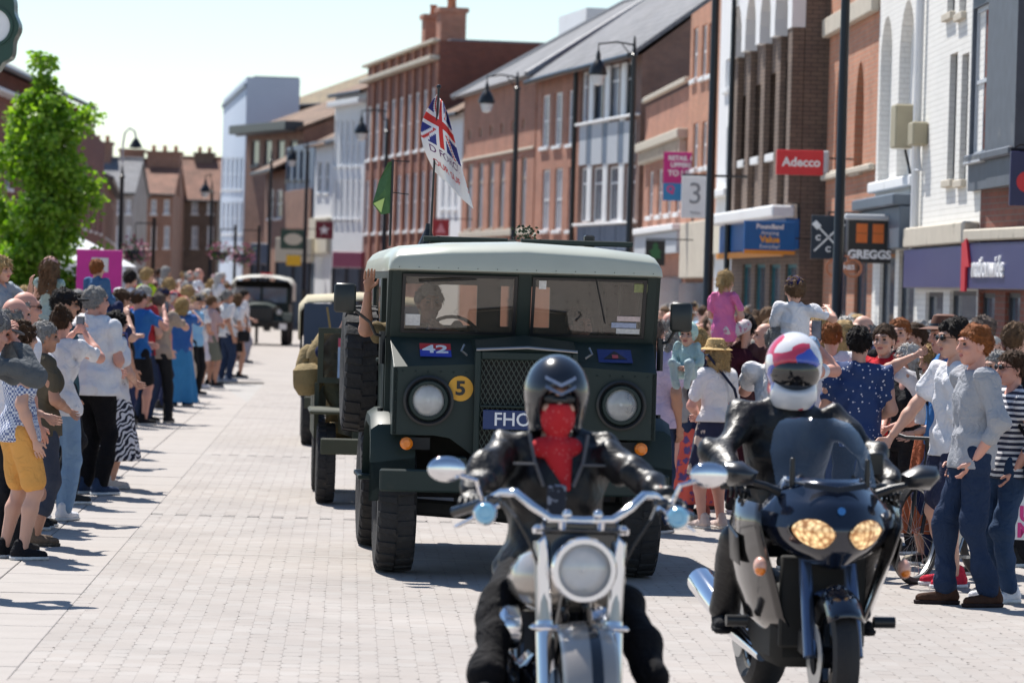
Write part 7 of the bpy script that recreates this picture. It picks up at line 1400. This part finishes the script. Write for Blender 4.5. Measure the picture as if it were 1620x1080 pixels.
for s in (-1, 1):
    m = MB(); cs, ct = s*.40, .40; rings = []
    for k in range(7):
        f = k/6; rings.append([fair(cs+math.cos(a)*.27*(1-f)*(1.0+.12*math.cos(a)*-s), ct+math.sin(a)*.165*(1-f), .012+.022*(1-(1-f)**2)) for a in [2*math.pi*i/24 for i in range(24)]])
    hl = qp('headlight', MB().loft(rings), LAMPM, noz); rr_ = []
    for f, of in ((1.0, .006), (1.0, .014), (1.09, .014), (1.09, .004)): rr_.append([fair(cs+math.cos(a)*.27*f, ct+math.sin(a)*.165*f, of) for a in [2*math.pi*i/24 for i in range(24)]])
    qp('lamp_surround', MB().loft(rr_), GLOSSB, hl)
    fr_e = [(s*.325, .16, .98), (s*.33, .14, .88), (s*.29, .16, .75), (s*.235, .2, .6), (s*.19, .24, .46), (s*.12, .28, .36)]; re_e = [(s*.34, .62, 1.0), (s*.37, .62, .88), (s*.37, .64, .75), (s*.335, .66, .6), (s*.28, .64, .44), (s*.16, .58, .32)]
    rings = [[tuple(Vector(a).lerp(Vector(b2), k/8)+Vector((s*.035*math.sin(math.pi*k/8), 0, 0))) for a, b2 in zip(fr_e, re_e)] for k in range(9)]
    sf = qp('side_fairing', MB().loft(rings, closed=False), FGRY, thick=.008); qp('side_scoop', MB().loft([[(s*.385, .35, .82), (s*.385, .55, .86), (s*.375, .55, .70), (s*.365, .38, .68)], [(s*.392, .36, .81), (s*.392, .54, .85), (s*.382, .54, .71), (s*.372, .39, .69)]], cap=(True, True)), BLACK, sf)
    ind = qp('indicator', MB().ball((s*.335, .10, .70), (.03, .05, .045), 14), mat('clear amber lens', (.75, .42, .32), .15, spec=.9), sf); MB().ball((s*.337, .085, .685), (.026, .04, .026), 10).build('bulb', AMBER, ind, True)
    mr = qp('mirror', MB().loft([[(s*x, y, z) for x, y, z in ((.335, yy, 1.125), (.41, yy-.01, 1.17), (.50, yy, 1.165), (.515, yy, 1.12), (.47, yy, 1.055), (.36, yy, 1.06))] for yy in (.20,)]+[[(s*x, .15, z) for x, z in ((.345, 1.12), (.41, 1.155), (.49, 1.15), (.505, 1.115), (.465, 1.07), (.37, 1.07))], [(s*x, .115, z) for x, z in ((.38, 1.115), (.42, 1.13), (.465, 1.128), (.475, 1.11), (.45, 1.09), (.39, 1.09))]], cap=(True, True)), mat('mirror pod', (.02, .021, .024), .3, coat=.5), None, 60); qp('mirror_stem', MB().tube([(s*.23, .22, 1.03), (s*.30, .2, 1.06), (s*.38, .18, 1.08)], [.022, .018, .014], 8), BLACK, mr)
    qp('foot_peg', MB().tube([(s*.2, .95, .36), (s*.36, .93, .37)], .018, 8), BLACK); qp('crash_bobbin', MB().tube([(s*.3, .5, .42), (s*.40, .5, .42)], .027, 12), BLACK)
    qp('grip', MB().tube([(s*.30, .50, 1.05), (s*.43, .56, 1.04)], .02, 10), BLACK)
    qp('exhaust', MB().tube([(s*.18, .7, .24), (s*.24, .95, .32), (s*.27, 1.05, .38), (s*.31, 1.55, .52)], [.03, .045, .062, .068], 18), STEEL if s > 0 else CHROME)
qp('handlebar', MB().tube([(-.32, .5, 1.05), (-.15, .46, 1.03), (.15, .46, 1.03), (.32, .5, 1.05)], .016, 10), BLACK); qp('radiator', MB().box(-.2, .2, .26, .3, .32, .74, .01), DKMET); qp('engine', MB().box(-.22, .22, .32, .9, .22, .6, .05), DKMET)
qp('badge', MB().lathe([(0, 0), (.018, 0), (.018, .004), (0, .005)], 16, face_M(fair(0, .66, .012), (0, -1, .3))), mat('blue badge', (.05, .2, .5), .3), noz); qp('air_slot', MB().loft([[(-.15, .075, 1.065), (0, .03, 1.045), (.15, .075, 1.065), (.14, .09, 1.085), (0, .045, 1.067), (-.14, .09, 1.085)], [(-.15, .068, 1.063), (0, .022, 1.043), (.15, .068, 1.063), (.14, .083, 1.085), (0, .037, 1.067), (-.14, .083, 1.085)]], cap=(True, True)), BLACK, noz)
sw_ = lambda t: np.interp(t, [0, .5, .8, .93, 1], [.235, .235, .2, .165, .11])
scr = qp('screen', MB().loft([[((-1+2*i/16)*sw_(j/14), .10+.30*(j/14)+.16*abs(-1+2*i/16)**2, 1.06+.305*(j/14)) for i in range(17)] for j in range(15)], closed=False), TINT, None, True)
qp('screen_base', MB().tube([(-.2, .24, 1.085), (-.1, .12, 1.075), (0, .085, 1.07), (.1, .12, 1.075), (.2, .24, 1.085)], .006, 6), STEEL, scr)
for s in (-1, 1): qp('screen_stay', MB().box(s*.175-.012, s*.175+.012, .19, .21, 1.06, 1.19, .005), BLACK, scr)
qp('tank', MB().loft([[(math.cos(a)*w_, y, z_+math.sin(a)*h_) for a in [2*math.pi*i/18 for i in range(18)]] for y, w_, h_, z_ in ((.48, .1, .06, .95), (.6, .19, .12, .92), (.8, .2, .12, .88), (.98, .12, .07, .84))], cap=(True, True)), FPNT); qp('seat', MB().loft([[(math.cos(a)*w_, y, z_+math.sin(a)*.05) for a in [2*math.pi*i/16 for i in range(16)]] for y, w_, z_ in ((.92, .1, .79), (1.1, .17, .78), (1.3, .17, .8), (1.6, .13, .86))], cap=(True, True)), LEATHER)
qp('tail', MB().loft([[(-w_, y, z_-.08), (w_, y, z_-.08), (w_*.8, y, z_), (-w_*.8, y, z_)] for y, w_, z_ in ((1.0, .2, .76), (1.5, .2, .84), (1.8, .1, .88))], cap=(True, True)), FPNT); moto_wheel(Q, (0, 1.55, .30), .30, .18, GLOSSB, 5); qp('swing_arm', MB().box(-.15, -.1, .8, 1.55, .25, .34, .01).box(.1, .15, .8, 1.55, .25, .34, .01), STEEL); qp('phone_holder', MB().box(.24, .32, .46, .48, 1.10, 1.21, .01), BLACK)
def helm_full():
    S = SDF(.012); S.ell((0, .012, .028), (.130, .155, .148)); S.cap((0, -.04, -.09), (0, .02, -.09), .108, .112); S.ell((0, -.15, -.002), (.15, .105, .066), .008, None, True); S.plane((0, 0, -.155), (0, 0, 1)); return S
def visor():
    S = SDF(.01); S.ell((0, .008, .01), (.126, .150, .13)); S.plane((0, -.05, 0), (0, -1, 0)); S.plane((0, 0, .075), (0, 0, -1)); S.plane((0, 0, -.07), (0, 0, 1)); return S
hm = bpy.data.materials.new('race helmet paint'); hm.use_nodes = True; N = hm.node_tree.nodes; L = hm.node_tree.links; b_ = N['Principled BSDF']; b_.inputs['Roughness'].default_value = .15; b_.inputs['Coat Weight'].default_value = .8
tc_ = N.new('ShaderNodeTexCoord'); n1 = N.new('ShaderNodeTexVoronoi'); n1.inputs['Scale'].default_value = 11.0; nz_ = N.new('ShaderNodeTexNoise'); nz_.inputs['Scale'].default_value = 5; ad_ = N.new('ShaderNodeVectorMath'); ad_.operation = 'MULTIPLY_ADD'; L.new(nz_.outputs['Color'], ad_.inputs[0]); ad_.inputs[1].default_value = (.12, .12, .12); L.new(tc_.outputs['Object'], nz_.inputs['Vector']); L.new(tc_.outputs['Object'], ad_.inputs[2]); L.new(ad_.outputs[0], n1.inputs['Vector'])
sx_ = N.new('ShaderNodeSeparateColor'); L.new(n1.outputs['Color'], sx_.inputs[0]); r_ = N.new('ShaderNodeValToRGB'); r_.color_ramp.interpolation = 'CONSTANT'; e = r_.color_ramp.elements; e[0].color = (.05, .10, .50, 1); e[1].position = .24; e[1].color = (.75, .74, .76, 1); q_ = e.new(.70); q_.color = (.62, .05, .10, 1); q_ = e.new(.84); q_.color = (.75, .74, .76, 1); L.new(sx_.outputs[0], r_.inputs[0]); L.new(r_.outputs[0], b_.inputs['Base Color'])
sc_ = 1.86/1.75
rd2 = person(None, FD, 'rider in black leathers and red white blue full face helmet on the tourer', X=fp.x, z=rise(FD), yaw=math.degrees(FYAW), h=1.86, shirt=LEATHER, sleeve='long', shirt_name='jacket', bcol=LEATHER, shoes=BK, sole=BK, hair='dark', style='none', pelvis=K_((0, 1.12, .86)), lean=.16, arms=((K_((-.37, .60, 1.08)), (-1, .6, -.4)), (K_((.37, .60, 1.08)), (1, .6, -.4))), feet=[K_((-.32, .98, .42)), K_((.32, .98, .42))], poles=[(-.35, -1, .4), (.35, -1, .4)], build=1.12, hand_curl=(1.0, 1.0), gloves=LEATHER, group='riders', fold=.013, head=(-6, 0),
  gear=(('helmet', helm_full(), hm, .009), ('visor', visor(), mat('smoked visor', (.012, .012, .014), .06, coat=.8), .009)))
pad = mat('grey armour panel', (.20, .21, .23), .45)
# ---------------------------------------------------------------- bicycle by the kerb
bx_, bd_ = gd(1446, 924); BI = thing('bicycle', 'black bicycle with knobbly front tyre held at the kerb', 'bicycle', (bx_, bd_, 0), R_(-33)+0)
def bi(n, m, mt, p=None): return m.build(n, mt, p or BI, True)
fw = bi('wheel', MB().lathe([(.305, -.024), (.335, -.03), (.356, 0), (.335, .03), (.305, .024), (.305, -.024)], 44, Matrix.Translation((0, 0, .35)), 0, 'X'), TYRE); bi('rim', MB().lathe([(.30, -.01), (.315, -.012), (.315, .012), (.30, .01), (.30, -.01)], 40, Matrix.Translation((0, 0, .35)), 0, 'X'), STEEL, fw)
for i in range(24): q = 2*math.pi*i/24; bi('spoke', MB().tube([(.02*(-1)**i, .02*math.cos(q+1.2), .35+.02*math.sin(q+1.2)), (0, .30*math.cos(q), .35+.30*math.sin(q))], .0016, 4), STEEL, fw)
rw = bi('wheel', MB().lathe([(.305, -.024), (.335, -.03), (.356, 0), (.335, .03), (.305, .024), (.305, -.024)], 44, Matrix.Translation((0, 1.05, .35)), 0, 'X'), TYRE); bi('rim', MB().lathe([(.30, -.01), (.315, -.012), (.315, .012), (.30, .01), (.30, -.01)], 40, Matrix.Translation((0, 1.05, .35)), 0, 'X'), STEEL, rw)
for s in (-1, 1): bi('fork', MB().tube([(s*.05, 0, .35), (s*.05, .1, .68), (s*.02, .13, .76)], .014, 8), BLACK)
bi('frame', MB().tube([(0, .13, .76), (0, .17, .9)], .022, 8).tube([(0, .16, .85), (0, .62, .80)], .018, 8).tube([(0, .15, .78), (0, .58, .3)], .02, 8).tube([(0, .58, .3), (0, .68, .88)], .017, 8).tube([(0, .58, .3), (0, 1.05, .35), (0, .64, .74)], .011, 8), BLACK); bi('saddle', MB().ball((0, .72, .93), (.06, .13, .03), 12), BLACK); bi('handlebar', MB().tube([(0, .17, .9), (0, .13, 1.0)], .016, 8).tube([(-.32, .2, 1.03), (-.15, .12, 1.0), (.15, .12, 1.0), (.32, .2, 1.03)], .013, 8), BLACK); bi('pedal_crank', MB().tube([(.08, .58, .3), (.08, .5, .18)], .01, 6).box(.08, .17, .46, .54, .165, .185).lathe([(.09, .03), (.09, .04), (.0, .04)], 20, Matrix.Translation((0, .58, .3)), 0, 'X'), STEEL)
bi('bell_lamp', MB().box(.05, .10, .08, .13, .95, 1.02, .01), mat('lime plastic', (.2, .6, .03), .4))
# ---------------------------------------------------------------- printed banner on a barrier at the right edge
p = at(1606, 760, 25.8); BN = thing('barrier_banner', 'white printed banner with pink and dark lettering behind the striped top', 'banner', (p.x+.25, 25.8, 0), -.25)
MB().box(-.42, .5, -.006, .006, .36, 1.16).build('cloth', WHT, BN)
for tx, z_, sz, c in (('T', 1.05, .13, BLK), ('ES', .66, .12, BLK), ('UY', .53, .14, MC['pink lettering']), ('MO', .42, .13, MC['pink lettering']), ('T', .9, .13, MC['pink lettering'])): text('lettering', tx, sz, c, BN, face_M((-.12, -.009, z_), (0, -1, 0)), .002, .006)
for s in (-1, 1): MB().tube([(s*.46, .02, 0), (s*.46, .02, 1.2)], .02, 8).build('barrier_post', STEEL, BN); MB().box(s*.46-.03, s*.46+.03, -.3, .3, .0, .03).build('foot', STEEL, BN)
MB().tube([(-.46, .02, 1.18), (.46, .02, 1.18)], .02, 8).build('barrier_rail', STEEL, BN)

# ---------------------------------------------------------------- bags and straps carried by spectators
def find(lbl): return next(o for o in COL.objects if o.get('label', '').startswith(lbl))
def carry(lbl, name, label, col, side, z=.92, y=-.02, size=(.13, .05, .11), strap=True, cross=True):
    p = find(lbl); c = cloth(col); M = Matrix.Translation(p.location) @ Matrix.Rotation(p.rotation_euler.z, 4, 'Z')
    o = MB().box(-size[1], size[1], -size[0], size[0], -size[2]*2, 0, .03).build(name, c); o.matrix_world = M @ Matrix.Translation((side*.25, y, z)); tag(o, label, 'bag', 'bags carried by spectators')
    if strap:
        pts = [(-side*.0-side*.25+side*.25*0, -.06, .0)]; top = Vector((-side*.38 if cross else -side*.04, .02, 1.47-z)); MB().tube([(0, -.06, 0), (-side*.14, -.17, .25), tuple(top+Vector((0, -.05, -.03))), tuple(top+Vector((0, .05, -.02))), (-side*.16, .16, .25), (0, .06, 0)], .012, 6).build('strap', c, o, True)
carry('person in straw hat', 'shoulder_bag', 'navy shoulder bag with long strap worn by the straw hat person', (.02, .025, .05), -1)
carry('person in white blouse and black', 'handbag', 'black handbag on the arm beside the black skirt', BK, -1, .95)
carry('person in pale tee and khaki', 'tote_bag', 'teal tote bag hanging in the left crowd', (.0, .28, .27), 1, .72, -.1, (.15, .04, .17), False)
carry('person in white shirt and white shorts', 'cross_bag', 'dark cross body bag over the white shirt', (.03, .03, .035), 1, .95)
carry('person with long dark hair in white', 'belt_bag', 'blue paisley bag hanging over the zebra skirt', (.08, .10, .28), 1, .92)
carry('grey haired person in white shirt and dark jeans', 'backpack', 'black backpack on the grey haired person in white shirt', BK, 1, 1.42, .2, (.1, .13, .2), False)
carry('blond person in rust dress', 'sling_bag', 'black sling bag worn across the rust dress', BK, 1, 1.0)
carry('person in navy striped top', 'waist_bag', 'black round bag behind the striped top', BK, 1, .98, .12)
